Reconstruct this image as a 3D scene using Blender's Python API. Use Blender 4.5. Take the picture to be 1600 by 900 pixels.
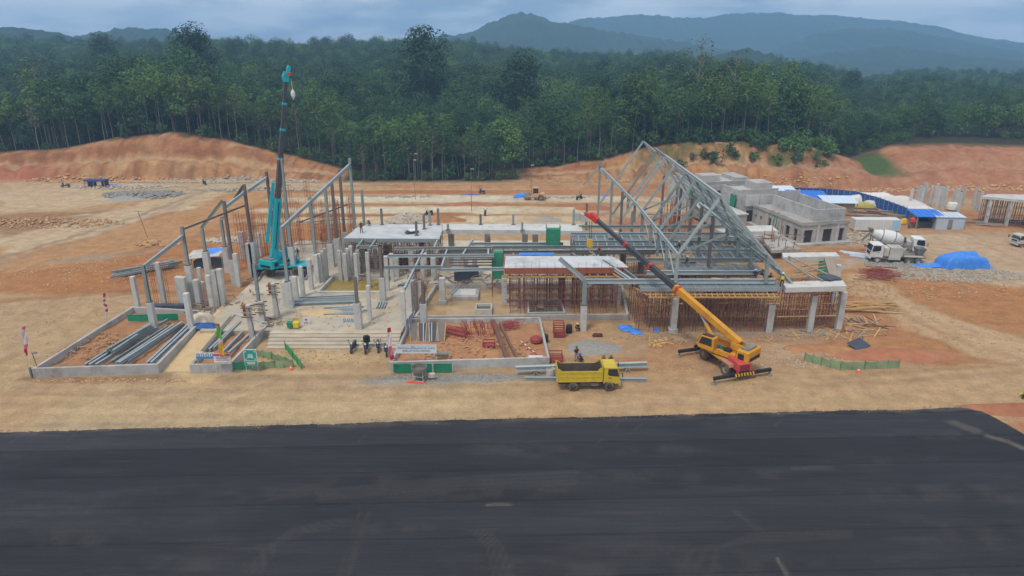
import bpy, bmesh, math, random
import numpy as np
from mathutils import Vector, Matrix
for o in list(bpy.data.objects): bpy.data.objects.remove(o)
S = bpy.context.scene
COL = S.collection
rnd = random.Random(7)
R = math.radians

# ------------------------------------------------------------------ camera
CAMH, PITCH, FPX = 32.0, R(19.5), 1080.0
cd = bpy.data.cameras.new('camera'); cam = bpy.data.objects.new('camera', cd); COL.objects.link(cam)
cam.location = (0, 0, CAMH); cam.rotation_euler = (R(90) - PITCH, 0, 0)
cd.sensor_width = 36; cd.lens = 36 * FPX / 1600; cd.clip_start = 0.5; cd.clip_end = 30000
S.camera = cam
S.render.resolution_x, S.render.resolution_y = 1024, 576

# ------------------------------------------------------------------ sky, sun, exposure
W = bpy.data.worlds.new('World'); S.world = W; W.use_nodes = True
SUN_EL, SUN_AZ = R(62), R(215)      # azimuth clockwise from +Y
def build_world():
    nt = W.node_tree; n = nt.nodes; l = nt.links; n.clear()
    out = n.new('ShaderNodeOutputWorld'); bg = n.new('ShaderNodeBackground')
    sky = n.new('ShaderNodeTexSky'); sky.sky_type = 'NISHITA'; sky.sun_disc = False
    sky.sun_elevation = SUN_EL; sky.sun_rotation = SUN_AZ; sky.air_density = 1.0; sky.dust_density = 2.0
    tc = n.new('ShaderNodeTexCoord'); mp = n.new('ShaderNodeMapping'); mp.inputs['Scale'].default_value = (1.6, 1.6, 6.5)
    l.new(tc.outputs['Generated'], mp.inputs['Vector'])
    nz = n.new('ShaderNodeTexNoise'); nz.inputs['Scale'].default_value = 3.4; nz.inputs['Detail'].default_value = 7; nz.inputs['Roughness'].default_value = 0.55
    l.new(mp.outputs['Vector'], nz.inputs['Vector'])
    cr = n.new('ShaderNodeValToRGB'); e = cr.color_ramp.elements
    e[0].position = .38; e[0].color = (4.3, 5.0, 6.2, 1); e[1].position = .56; e[1].color = (12.0, 12.2, 12.6, 1)
    l.new(nz.outputs['Fac'], cr.inputs['Fac'])
    mx = n.new('ShaderNodeMix'); mx.data_type = 'RGBA'; mx.inputs['Factor'].default_value = .82   # thick cloud cover
    l.new(sky.outputs['Color'], mx.inputs['A']); l.new(cr.outputs['Color'], mx.inputs['B'])
    l.new(mx.outputs['Result'], bg.inputs['Color']); bg.inputs['Strength'].default_value = 0.068
    l.new(bg.outputs['Background'], out.inputs['Surface'])
build_world()
sd = bpy.data.lights.new('sun', 'SUN'); sun = bpy.data.objects.new('sun', sd); COL.objects.link(sun)
sd.energy = 1.5; sd.angle = R(12); sd.color = (1, .965, .91)
sv = Vector((math.sin(SUN_AZ) * math.cos(SUN_EL), math.cos(SUN_AZ) * math.cos(SUN_EL), math.sin(SUN_EL)))
sun.rotation_euler = sv.to_track_quat('Z', 'Y').to_euler(); sun.location = sv * 100 + Vector((0, 80, 0))
S.view_settings.view_transform = 'Standard'; S.view_settings.look = 'None'
S.view_settings.gamma = 1; S.view_settings.use_curve_mapping = False
S.view_settings.exposure = 0.45
S.cycles.volume_bounces = 1; S.cycles.max_bounces = 6; S.cycles.diffuse_bounces = 3; S.cycles.transparent_max_bounces = 16

# ------------------------------------------------------------------ measuring helpers: photo pixel -> real place
_c, _s = math.cos(PITCH), math.sin(PITCH)
def ray(px, py):
    x = (px - 800) / FPX; y = (450 - py) / FPX
    return (x, _c + y * _s, -_s + y * _c)
def P(px, py, z=0.0):
    d = ray(px, py); t = (z - CAMH) / d[2]
    return Vector((d[0] * t, d[1] * t, z))
def PY(px, py, Y):
    d = ray(px, py); t = Y / d[1]
    return Vector((d[0] * t, Y, CAMH + d[2] * t))
def srgb(r, g, b):
    f = lambda v: ((v / 255 + .055) / 1.055) ** 2.4 if v > 10.3 else v / 255 / 12.92
    return (f(r), f(g), f(b))

# ------------------------------------------------------------------ object helpers
WL = {}
def meta(o, label=None, cat=None, group=None, kind=None):
    if label: o['label'] = label
    if cat: o['category'] = cat
    if group: o['group'] = group
    if kind: o['kind'] = kind
    return o
def thing(name, label, cat, loc=(0, 0, 0), rz=0, group=None):
    o = bpy.data.objects.new(name, None); COL.objects.link(o)
    o.location = loc; o.rotation_euler = (0, 0, rz); o.empty_display_size = .3
    WL[o] = Vector(loc)
    return meta(o, label, cat, group)
ORD = ('first', 'second', 'third', 'fourth', 'fifth', 'sixth', 'seventh', 'eighth', 'ninth', 'tenth', 'eleventh', 'twelfth', 'thirteenth', 'fourteenth', 'fifteenth', 'sixteenth', 'seventeenth', 'eighteenth', 'nineteenth', 'twentieth', 'twenty-first', 'twenty-second', 'twenty-third', 'twenty-fourth')
class MB:
    def __init__(s): s.v = []; s.f = []; s.m = []; s.mi = 0; s.sm = []; s.smooth = False
    def add(s, v, f):
        b = len(s.v); s.v += [tuple(p) for p in v]
        for q in f: s.f.append([b + i for i in q]); s.m.append(s.mi); s.sm.append(s.smooth)
        return s
    def box(s, c, d, rz=0, rot=None):
        x, y, z = d[0] / 2, d[1] / 2, d[2] / 2; c = Vector(c)
        m = rot if rot is not None else Matrix.Rotation(rz, 3, 'Z')
        v = [c + m @ Vector(p) for p in ((-x, -y, -z), (x, -y, -z), (x, y, -z), (-x, y, -z), (-x, -y, z), (x, -y, z), (x, y, z), (-x, y, z))]
        return s.add(v, ((0, 3, 2, 1), (4, 5, 6, 7), (0, 1, 5, 4), (1, 2, 6, 5), (2, 3, 7, 6), (3, 0, 4, 7)))
    def lohi(s, a, b):
        return s.box([(a[i] + b[i]) / 2 for i in range(3)], [abs(b[i] - a[i]) for i in range(3)])
    def frame(s, a, b, up=(0, 0, 1)):
        a = Vector(a); b = Vector(b); d = (b - a).normalized(); up = Vector(up)
        if abs(d.dot(up)) > .98: up = Vector((0, 1, 0))
        sx = d.cross(up).normalized(); return a, b, sx, sx.cross(d).normalized()
    def sweep(s, a, b, prof, up=(0, 0, 1), prof2=None, caps=True):
        a, b, sx, su = s.frame(a, b, up); n = len(prof); p2 = prof2 or prof
        v = [a + sx * p[0] + su * p[1] for p in prof] + [b + sx * p[0] + su * p[1] for p in p2]
        f = [(i, (i + 1) % n, n + (i + 1) % n, n + i) for i in range(n)]
        if caps: f += [tuple(range(n - 1, -1, -1)), tuple(range(n, 2 * n))]
        return s.add(v, f)
    def bar(s, a, b, w, h=None, up=(0, 0, 1)):
        h = h or w
        return s.sweep(a, b, ((-w / 2, -h / 2), (w / 2, -h / 2), (w / 2, h / 2), (-w / 2, h / 2)), up)
    def ibeam(s, a, b, w=.2, h=.4, t=.03, up=(0, 0, 1)):
        x, y = w / 2, h / 2; q = t * .7
        return s.sweep(a, b, ((-x, -y), (x, -y), (x, -y + t), (q, -y + t), (q, y - t), (x, y - t), (x, y), (-x, y), (-x, y - t), (-q, y - t), (-q, -y + t), (-x, -y + t)), up)
    def tube(s, a, b, r, r2=None, n=6, caps=True):
        r2 = r if r2 is None else r2
        pr = lambda q: [(q * math.cos(2 * math.pi * i / n), q * math.sin(2 * math.pi * i / n)) for i in range(n)]
        return s.sweep(a, b, pr(r), (0, 0, 1), pr(r2), caps)
    def path(s, pts, r, n=5):
        for i in range(len(pts) - 1): s.tube(pts[i], pts[i + 1], r, n=n)
        return s
    def prism(s, poly, axis, lo, hi):
        """poly of 2D points; axis 0/1/2 is the extrusion axis, the two others in order"""
        def mk(p, t):
            q = [p[0], p[1]]; q.insert(axis, t); return tuple(q)
        n = len(poly); v = [mk(p, lo) for p in poly] + [mk(p, hi) for p in poly]
        return s.add(v, [tuple(range(n)), tuple(range(2 * n - 1, n - 1, -1))] + [(i, n + i, n + (i + 1) % n, (i + 1) % n) for i in range(n)])
    def lathe(s, prof, c=(0, 0, 0), n=16, axis='Z'):
        c = Vector(c); v = []
        for r, z in prof:
            for i in range(n):
                a = 2 * math.pi * i / n
                p = Vector((r * math.cos(a), r * math.sin(a), z))
                if axis == 'X': p = Vector((p.z, p.x, p.y))
                if axis == 'Y': p = Vector((p.x, p.z, p.y))
                v.append(c + p)
        m = len(prof); f = []
        for j in range(m - 1):
            for i in range(n): f.append((j * n + i, j * n + (i + 1) % n, (j + 1) * n + (i + 1) % n, (j + 1) * n + i))
        if prof[0][0] > .001: f.append(tuple(range(n - 1, -1, -1)))
        if prof[-1][0] > .001: f.append(tuple(range((m - 1) * n, m * n)))
        return s.add(v, f)
    def quad(s, a, b, c, d): return s.add((a, b, c, d), ((0, 1, 2, 3),))
    def rock(s, c, r, seed=None):
        t = (1 + 5 ** .5) / 2; vs = []
        for p in ((-1, t, 0), (1, t, 0), (-1, -t, 0), (1, -t, 0), (0, -1, t), (0, 1, t), (0, -1, -t), (0, 1, -t), (t, 0, -1), (t, 0, 1), (-t, 0, -1), (-t, 0, 1)):
            k = r / 1.9 * rnd.uniform(.65, 1.25)
            vs.append((c[0] + p[0] * k, c[1] + p[1] * k, c[2] + p[2] * k * .75))
        return s.add(vs, ((0, 11, 5), (0, 5, 1), (0, 1, 7), (0, 7, 10), (0, 10, 11), (1, 5, 9), (5, 11, 4), (11, 10, 2), (10, 7, 6), (7, 1, 8), (3, 9, 4), (3, 4, 2), (3, 2, 6), (3, 6, 8), (3, 8, 9), (4, 9, 5), (2, 4, 11), (6, 2, 10), (8, 6, 7), (9, 8, 1)))
    def ob(s, name, mat, parent=None, label=None, cat=None, group=None, kind=None, at=None, local=False, mesh=None, bevel=0):
        """builds in world space by default; the object's origin is put at its base (at) or its parent's place"""
        if parent is not None and not local: off = WL[parent]
        elif at is not None: off = Vector(at)
        elif parent is None and not local and kind != 'structure':
            a = np.array(s.v); off = Vector(((a[:, 0].min() + a[:, 0].max()) / 2, (a[:, 1].min() + a[:, 1].max()) / 2, a[:, 2].min()))
        else: off = Vector((0, 0, 0))
        me = bpy.data.meshes.new(name)
        me.from_pydata([(p[0] - off.x, p[1] - off.y, p[2] - off.z) for p in s.v], [], s.f)
        mats = mat if isinstance(mat, (list, tuple)) else [mat]
        for q in mats: me.materials.append(q)
        if len(mats) > 1: me.polygons.foreach_set('material_index', s.m)
        if any(s.sm): me.polygons.foreach_set('use_smooth', s.sm)
        me.update()
        bm = bmesh.new(); bm.from_mesh(me); bmesh.ops.recalc_face_normals(bm, faces=bm.faces)
        if bevel: bmesh.ops.bevel(bm, geom=bm.edges, offset=bevel, segments=1, affect='EDGES', clamp_overlap=True)
        bm.to_mesh(me); bm.free()
        o = bpy.data.objects.new(name, me); COL.objects.link(o)
        if parent is not None: o.parent = parent; WL[o] = WL[parent].copy() if not local else Vector((0, 0, 0))
        else: o.location = off; WL[o] = off
        return meta(o, label, cat, group, kind)
def inst(src, loc, rz=0, scale=(1, 1, 1), label=None, group=None, parent=None, name=None):
    """copy of a thing with its parts and sub-parts (mesh data shared)"""
    def cp(o, par):
        c = o.copy(); COL.objects.link(c); c.parent = par
        for ch in o.children: cp(ch, c)
        return c
    c = cp(src, parent); c.location = loc; c.rotation_euler = (0, 0, rz); c.scale = scale; WL[c] = Vector(loc)
    if label: c['label'] = label
    if group: c['group'] = group
    return c

# ------------------------------------------------------------------ materials
MATS = {}
def mat(name, col, rough=.8, var=.18, scale=1.5, bump=.0, metal=0, dirt=None, dirtamt=.4, orand=.12, spec=.4, streak=0):
    if name in MATS: return MATS[name]
    m = bpy.data.materials.new(name); m.use_nodes = True; nt = m.node_tree; n = nt.nodes; l = nt.links
    b = n['Principled BSDF']; b.inputs['Roughness'].default_value = rough; b.inputs['Metallic'].default_value = metal
    b.inputs['Specular IOR Level'].default_value = spec
    tc = n.new('ShaderNodeTexCoord'); oi = n.new('ShaderNodeObjectInfo')
    ad = n.new('ShaderNodeVectorMath'); ad.operation = 'MULTIPLY_ADD'; ad.inputs[1].default_value = (1, 1, 1)
    sc = n.new('ShaderNodeVectorMath'); sc.operation = 'SCALE'; sc.inputs['Scale'].default_value = 37
    cv = n.new('ShaderNodeCombineXYZ'); l.new(oi.outputs['Random'], cv.inputs[0]); l.new(oi.outputs['Random'], cv.inputs[1]); l.new(cv.outputs[0], sc.inputs[0])
    l.new(tc.outputs['Object'], ad.inputs[0]); l.new(sc.outputs[0], ad.inputs[2])
    vec = ad.outputs[0]
    if streak:
        mp = n.new('ShaderNodeMapping'); mp.inputs['Scale'].default_value = (streak, streak, .25); l.new(vec, mp.inputs[0]); vec = mp.outputs[0]
    nz = n.new('ShaderNodeTexNoise'); nz.inputs['Scale'].default_value = scale; nz.inputs['Detail'].default_value = 6; nz.inputs['Roughness'].default_value = .62
    l.new(vec, nz.inputs['Vector'])
    mr = n.new('ShaderNodeMapRange'); mr.inputs['From Min'].default_value = .25; mr.inputs['From Max'].default_value = .75
    mr.inputs['To Min'].default_value = 1 - var; mr.inputs['To Max'].default_value = 1 + var; l.new(nz.outputs['Fac'], mr.inputs['Value'])
    rr = n.new('ShaderNodeMapRange'); rr.inputs['To Min'].default_value = 1 - orand; rr.inputs['To Max'].default_value = 1 + orand; l.new(oi.outputs['Random'], rr.inputs['Value'])
    mu = n.new('ShaderNodeMath'); mu.operation = 'MULTIPLY'; l.new(mr.outputs[0], mu.inputs[0]); l.new(rr.outputs[0], mu.inputs[1])
    vm = n.new('ShaderNodeVectorMath'); vm.operation = 'SCALE'; vm.inputs[0].default_value = col[:3]; l.new(mu.outputs[0], vm.inputs['Scale'])
    src = vm.outputs[0]
    if dirt:
        nd = n.new('ShaderNodeTexNoise'); nd.inputs['Scale'].default_value = scale * .45; nd.inputs['Detail'].default_value = 8; nd.inputs['Roughness'].default_value = .7
        l.new(vec, nd.inputs['Vector'])
        r2 = n.new('ShaderNodeMapRange'); r2.inputs['From Min'].default_value = .5; r2.inputs['From Max'].default_value = .72; r2.inputs['To Max'].default_value = dirtamt; l.new(nd.outputs['Fac'], r2.inputs['Value'])
        mx = n.new('ShaderNodeMix'); mx.data_type = 'RGBA'; mx.inputs['B'].default_value = (*dirt, 1); l.new(src, mx.inputs['A']); l.new(r2.outputs[0], mx.inputs['Factor'])
        src = mx.outputs['Result']
    l.new(src, b.inputs['Base Color'])
    if bump:
        bp = n.new('ShaderNodeBump'); bp.inputs['Strength'].default_value = bump; bp.inputs['Distance'].default_value = .05
        nb = n.new('ShaderNodeTexNoise'); nb.inputs['Scale'].default_value = scale * 6; nb.inputs['Detail'].default_value = 4; l.new(vec, nb.inputs['Vector'])
        l.new(nb.outputs['Fac'], bp.inputs['Height']); l.new(bp.outputs[0], b.inputs['Normal'])
    MATS[name] = m; return m
EARTH = srgb(165, 118, 80); MUD = srgb(140, 112, 84)
CONC = mat('concrete', srgb(174, 172, 168), .9, .18, .9, .3, dirt=srgb(118, 110, 100), dirtamt=.75)
CONCW = mat('concrete_pale', srgb(190, 188, 182), .9, .12, 1.2, .2, dirt=srgb(140, 130, 116), dirtamt=.55)
CONCD = mat('concrete_damp', srgb(172, 167, 160), .85, .2, .7, .25, dirt=srgb(112, 100, 84), dirtamt=.65)
SCREED = mat('screed', srgb(192, 194, 194), .7, .16, .45, .2, dirt=srgb(138, 138, 136), dirtamt=.85)
PLATFORM = mat('platform_concrete', srgb(182, 170, 150), .9, .2, .5, .4, dirt=srgb(168, 142, 108), dirtamt=.95)
STEEL = mat('primed_steel', srgb(136, 146, 144), .55, .12, .8, 0, dirt=srgb(112, 112, 106), dirtamt=.5)
STEELL = mat('primed_steel_pale', srgb(160, 170, 170), .55, .1, .8, 0, dirt=srgb(130, 136, 134), dirtamt=.5)
STEELD = mat('weathered_steel', srgb(112, 106, 100), .6, .2, 1.2, 0, dirt=srgb(92, 70, 58), dirtamt=.6, streak=2)
GALV = mat('galvanised', srgb(164, 174, 178), .42, .1, 1.0, 0, metal=.25, dirt=srgb(120, 124, 122), dirtamt=.5)
RUST = mat('rusty_steel', srgb(112, 82, 66), .85, .25, 2, .2, dirt=srgb(84, 60, 48), dirtamt=.6)
REBAR = mat('rebar', srgb(140, 82, 56), .85, .2, 2, 0)
SCAF = mat('scaffold_red', srgb(138, 80, 66), .7, .25, 1.5, 0, dirt=srgb(92, 74, 68), dirtamt=.6)
SCAFB = mat('scaffold_red_bright', srgb(150, 60, 54), .6, .2, 2, 0, dirt=srgb(120, 80, 70), dirtamt=.5)
WOOD = mat('raw_timber', srgb(196, 156, 100), .8, .2, 3, 0, dirt=srgb(150, 116, 78), dirtamt=.5)
PLY = mat('shutter_ply', srgb(160, 92, 66), .75, .2, 1.2, 0, dirt=srgb(120, 74, 56), dirtamt=.5)
WOODG = mat('grey_timber', srgb(150, 138, 122), .9, .2, 3, 0)
NET = mat('green_net', srgb(52, 132, 100), .8, .2, 2, 0, dirt=srgb(70, 150, 118), dirtamt=.6)
NETP = mat('pale_green_net', srgb(128, 152, 112), .85, .2, 2, 0, dirt=srgb(150, 146, 112), dirtamt=.6)
BARR = mat('green_barrier', srgb(28, 132, 96), .6, .12, 1.5, 0, dirt=srgb(60, 128, 100), dirtamt=.5)
TARP = mat('blue_tarp', srgb(62, 130, 214), .5, .2, 1.2, .4, dirt=srgb(120, 165, 215), dirtamt=.5)
TARPD = mat('blue_tarp_worn', srgb(60, 104, 170), .6, .25, 2, .3, dirt=srgb(130, 140, 150), dirtamt=.6)
YEL = mat('yellow_paint', srgb(198, 172, 48), .5, .14, 1.6, 0, dirt=srgb(164, 138, 84), dirtamt=.75, orand=0)
CRY = mat('crane_yellow', srgb(208, 146, 34), .5, .14, 1.6, 0, dirt=srgb(160, 112, 58), dirtamt=.75, orand=0)
TEAL = mat('crane_teal', srgb(28, 168, 178), .45, .08, 1.2, 0, dirt=srgb(60, 140, 146), dirtamt=.4, orand=0)
CRRED = mat('crane_red', srgb(196, 52, 44), .5, .1, 1.5, 0, dirt=srgb(150, 66, 56), dirtamt=.4, orand=0)
REDF = mat('faded_red_paint', srgb(198, 72, 70), .5, .1, 1.5, 0, dirt=srgb(170, 96, 86), dirtamt=.4)
BOOM = mat('boom_dark', srgb(62, 64, 68), .5, .12, 1.2, 0, dirt=srgb(86, 84, 82), dirtamt=.4)
BLACK = mat('black_paint', srgb(36, 36, 38), .6, .2, 2, 0, dirt=srgb(80, 70, 60), dirtamt=.4)
TYRE = mat('dusty_tyre', srgb(94, 84, 74), .9, .2, 3, .2, dirt=srgb(150, 128, 100), dirtamt=.8)
RIM = mat('dusty_rim', srgb(150, 130, 106), .8, .2, 3, 0)
GLASS = mat('dark_glass', srgb(40, 46, 52), .12, .1, 1, 0, spec=.6)
WHITE = mat('white_paint', srgb(214, 214, 210), .55, .08, 1.2, 0, dirt=srgb(160, 150, 136), dirtamt=.5)
WHITED = mat('dusty_white_paint', srgb(190, 186, 176), .6, .14, 1.2, 0, dirt=srgb(140, 128, 110), dirtamt=.6)
GREYM = mat('grey_machinery', srgb(126, 122, 114), .7, .25, 1.6, .2, dirt=srgb(86, 80, 72), dirtamt=.6)
REDC = mat('flag_red', srgb(190, 44, 60), .8, .12, 3, 0)
PINK = mat('flag_pink', srgb(214, 120, 140), .8, .12, 3, 0)
LGREEN = mat('flag_green', srgb(88, 176, 50), .8, .12, 3, 0)
ORANGE = mat('safety_orange', srgb(232, 96, 62), .6, .12, 3, 0)
AMBER = mat('flag_amber', srgb(222, 172, 36), .8, .12, 3, 0)
BLUES = mat('sign_blue', srgb(58, 132, 184), .5, .08, 2, 0)
TEALS = mat('sign_teal', srgb(30, 142, 130), .5, .08, 2, 0)
MAG = mat('sign_magenta', srgb(190, 70, 128), .5, .08, 2, 0)
INK = mat('ink_grey', srgb(74, 84, 96), .6, .1, 2, 0)
BLUEW = mat('corrugated_blue', srgb(34, 84, 150), .55, .18, .8, 0, dirt=srgb(60, 90, 120), dirtamt=.4)
BLUER = mat('roof_blue', srgb(36, 112, 206), .5, .1, .8, 0)
ROOFW = mat('roof_pale', srgb(196, 212, 226), .5, .08, .8, 0)
SHEET = mat('pale_sheet', srgb(178, 190, 200), .6, .1, 1, 0)
DARKS = mat('dark_sheet', srgb(70, 76, 86), .7, .15, 1.5, 0)
STONE = mat('rubble_stone', srgb(176, 164, 146), .95, .25, 1.2, .3, orand=.2)
STONEO = mat('rubble_orange', srgb(184, 144, 104), .95, .25, 1.2, .3, orand=.2)
GRAVEL = mat('gravel_grey', srgb(150, 146, 138), .95, .25, 3, .3)
SAND = mat('sand', srgb(200, 172, 128), .95, .12, 1.2, .3)
SOIL = mat('orange_soil', EARTH, .95, .22, .8, .5, dirt=srgb(188, 140, 98), dirtamt=.7)
SOILR = mat('red_soil', srgb(160, 104, 74), .95, .2, .8, .5, dirt=srgb(176, 128, 92), dirtamt=.7)

# ------------------------------------------------------------------ body shapes for the people (skinned skeletons, evaluated while the scene is still empty)
POSES = {
 'stand': dict(pel=(0, 0, .95), che=(0, .0, 1.32), nek=(0, .02, 1.48), hed=(0, .05, 1.63), kL=(.12, .05, .5), aL=(.13, -.02, .08), tL=(.15, .16, .04), kR=(-.12, .02, .5), aR=(-.15, -.05, .08), tR=(-.18, .12, .04), sL=(.2, 0, 1.42), eL=(.3, .06, 1.14), wL=(.2, .26, 1.05), sR=(-.2, 0, 1.42), eR=(-.3, .0, 1.14), wR=(-.18, .22, 1.02)),
 'crouch': dict(pel=(0, -.1, .32), che=(0, .12, .66), nek=(0, .2, .8), hed=(0, .28, .94), kL=(.17, .3, .5), aL=(.15, .05, .08), tL=(.16, .24, .04), kR=(-.17, .3, .5), aR=(-.15, .05, .08), tR=(-.16, .24, .04), sL=(.2, .16, .76), eL=(.24, .36, .55), wL=(.12, .52, .42), sR=(-.2, .16, .76), eR=(-.24, .36, .55), wR=(-.1, .54, .4)),
 'sit': dict(pel=(0, 0, .12), che=(0, .05, .5), nek=(0, .08, .66), hed=(0, .13, .81), kL=(.14, .42, .3), aL=(.14, .5, -.1), tL=(.15, .64, -.12), kR=(-.14, .42, .26), aR=(-.14, .48, -.12), tR=(-.15, .62, -.14), sL=(.2, .05, .6), eL=(.28, .16, .36), wL=(.16, .36, .32), sR=(-.2, .05, .6), eR=(-.28, .14, .36), wR=(-.14, .36, .34))}
PM = {}
def person_meshes(pose):
    if pose in PM: return PM[pose]
    J = {k: Vector(v) for k, v in POSES[pose].items()}; names = list(J)
    hips = {'hL': J['pel'] + Vector((.1, 0, -.03)), 'hR': J['pel'] + Vector((-.1, 0, -.03))}; J.update(hips); names = list(J)
    for s, sg in (('L', 1), ('R', -1)):
        d = (J['w' + s] - J['e' + s]).normalized(); sd = d.cross(Vector((0, 0, 1))).normalized(); J['p' + s] = J['w' + s] + d * .07
        for k in range(4): J['f%d%s' % (k, s)] = J['p' + s] + d * (.075 + .012 * (k in (1, 2))) + sd * (.027 - .018 * k) + Vector((0, 0, -.02))
        J['th' + s] = J['w' + s] + d * .06 - sd * .055
    names = list(J)
    rad = dict(pel=.15, che=.16, nek=.065, hed=.1, k=.07, a=.05, t=.042, s=.075, e=.05, w=.034, h=.1, p=.034, f=.011, th=.013)
    E = [('pel', 'che'), ('che', 'nek'), ('nek', 'hed')]
    for s in 'LR': E += [('pel', 'h' + s), ('h' + s, 'k' + s), ('k' + s, 'a' + s), ('a' + s, 't' + s), ('che', 's' + s), ('s' + s, 'e' + s), ('e' + s, 'w' + s), ('w' + s, 'p' + s), ('w' + s, 'th' + s)] + [('p' + s, 'f%d%s' % (k, s)) for k in range(4)]
    me = bpy.data.meshes.new('b'); me.from_pydata([J[n] for n in names], [(names.index(a), names.index(b)) for a, b in E], [])
    o = bpy.data.objects.new('b', me); COL.objects.link(o); md = o.modifiers.new('s', 'SKIN'); md.use_smooth_shade = True; o.modifiers.new('u', 'SUBSURF').levels = 1
    for i, n in enumerate(names):
        r = rad.get(n) or rad.get(n.rstrip('LR')) or rad.get(n[0]); me.skin_vertices[0].data[i].radius = (r, r * (.72 if n in ('pel', 'che') else 1)); me.skin_vertices[0].data[i].use_root = n == 'pel'
    dg = bpy.context.evaluated_depsgraph_get(); ev = bpy.data.meshes.new_from_object(o.evaluated_get(dg)); bpy.data.objects.remove(o)
    segs = []
    for a, b in E:
        z = 2 if ('hed' in (a, b) or b[0] in 'pf' or b.startswith('th')) else (1 if a[0] in 'hka' and a != 'hed' or b in ('hL', 'hR') else 0)
        if b[0] == 't' and not b.startswith('th'): z = 3
        segs.append((J[a], J[b], z))
    idx = []
    for p in ev.polygons:
        c = p.center; best = (9, 0)
        for a, b, z in segs:
            d = b - a; t = max(0, min(1, (c - a).dot(d) / d.length_squared)); dd = (c - a - d * t).length
            if dd < best[0]: best = (dd, z)
        idx.append(best[1])
    for m in (CONC,) * 4: ev.materials.append(m)
    ev.polygons.foreach_set('material_index', idx); PM[pose] = (ev, J); return PM[pose]
for _p in POSES: person_meshes(_p)
def text_mesh(body, size):
    cu = bpy.data.curves.new('t', 'FONT'); cu.body = body; cu.size = size; cu.align_x = 'CENTER'; cu.align_y = 'CENTER'; cu.extrude = .004
    o = bpy.data.objects.new('t', cu); COL.objects.link(o); dg = bpy.context.evaluated_depsgraph_get(); me = bpy.data.meshes.new_from_object(o.evaluated_get(dg)); bpy.data.objects.remove(o); return me
TXT = {b: text_mesh(b, .262) for b in ('PASTIKAN KESELAMATAN ANDA', 'SEBELUM ANDA BEKERJA')}
# ------------------------------------------------------------------ numpy noise
def _h(ix, iy, s):
    n = (ix.astype(np.int64) * 374761393 + iy.astype(np.int64) * 668265263 + s * 1442695041) & 0x7fffffff
    n = ((n ^ (n >> 13)) * 1274126177) & 0x7fffffff
    return ((n ^ (n >> 16)) & 0xffff) / 65535.0
def vnoise(x, y, s=0):
    x = np.asarray(x, float); y = np.asarray(y, float)
    ix = np.floor(x); iy = np.floor(y); fx = x - ix; fy = y - iy
    fx = fx * fx * (3 - 2 * fx); fy = fy * fy * (3 - 2 * fy)
    a = _h(ix, iy, s); b = _h(ix + 1, iy, s); c = _h(ix, iy + 1, s); d = _h(ix + 1, iy + 1, s)
    return (a * (1 - fx) + b * fx) * (1 - fy) + (c * (1 - fx) + d * fx) * fy
def fbm(x, y, s=0, o=5, g=.5):
    t = 0; a = 1; w = 0
    for i in range(o):
        t = t + a * vnoise(x, y, s + i * 17); w += a; a *= g; x = x * 2.03 + 11.3; y = y * 2.03 + 5.7
    return t / w
def sst(a, b, x):
    t = np.clip((x - a) / (b - a), 0, 1); return t * t * (3 - 2 * t)

# ------------------------------------------------------------------ terrain
CX = [-400, -134, -117, -102, -88, -78, -67, -55, -45, -40, -10, 0, 12, 24, 33, 43, 58, 75, 82, 90, 100, 117, 134, 250]
CH = [4, 5.5, 6.3, 9.3, 10.5, 9.2, 6.7, 4.0, 1.3, 0.2, 0.1, .7, 1.7, 3.6, 6.5, 8.3, 8.8, 7.6, 5.5, 3.0, 6.2, 6.8, 6.5, 6]
SLX = [-600, -200, -88, -30, 10, 60, 110, 300, 700]
SLV = [.044, .043, .038, .064, .032, -.006, -.016, -.01, -.01]
YBX = [-400, -130, -40, 20, 45, 80, 140, 400]
YBV = [168, 168, 169, 170, 166, 160, 158, 158]
def ground_z(x, y):
    x = np.asarray(x, float); y = np.asarray(y, float)
    k = np.where(y > 185, 185 / np.maximum(y, 1), 1.0)      # beyond the cut the hill keeps its bearing
    xb = x * k
    hc = np.interp(xb, CX, CH); yb = np.interp(xb, YBX, YBV) + 2.5 * (fbm(x * .06, y * .0 + 3, 5) - .5)
    yc = yb + 12 + 14 * sst(60, 100, xb)
    t = np.clip((y - yb) / (yc - yb), 0, 1)
    bench = np.interp(t, [0, .2, .4, .52, .7, .84, 1], [0, .42, .46, .5, .86, .93, 1])
    rill = ((fbm(x * .55, y * .09, 9) - .5) * 2.6 + (fbm(x * 1.5, y * .2, 10) - .5) * 1.3) * np.minimum(hc / 5, 1.2) * np.sin(np.pi * t)
    z = hc * bench + rill
    far = np.clip(y - yc, 0, 330); z = z + np.interp(xb, SLX, SLV) * far * sst(0, 60, far)
    z = z + (fbm(x * .012, y * .012, 21) - .5) * 11 * sst(30, 200, y - yc)
    far2 = np.clip(y - 520, 0, None); z = z - .03 * np.minimum(far2, 300)
    for yk, a_ in ((150.0, .45), (139.2, .4), (131.0, .35), (160.5, .8)):     # long low berms between the levelled strips
        z = z + a_ * np.exp(-((y - yk + .6 * np.sin(x * .11)) / .75) ** 2) * sst(-48, -40, x) * (1 - sst(26, 34, x)) * (.5 + fbm(x * .3, y * 0, 52))
    # broken soil and shallow wheel ruts on the flat
    out = 1 - sst(-52, -48, x) * (1 - sst(42, 46, x)) * sst(61, 64, y) * (1 - sst(118, 124, y))
    z = z + (fbm(x * .45, y * .45, 2) - .5) * .34 * out * sst(57, 60, y)
    z = z + (fbm(x * .05, y * .05, 4) - .5) * .9 * sst(95, 115, y) * sst(40, 60, np.abs(x)) 
    return z
_GX = np.arange(-180, 181, 1.0); _GY = np.arange(40, 361, 1.0); _GZ = ground_z(*np.meshgrid(_GX, _GY))
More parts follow.
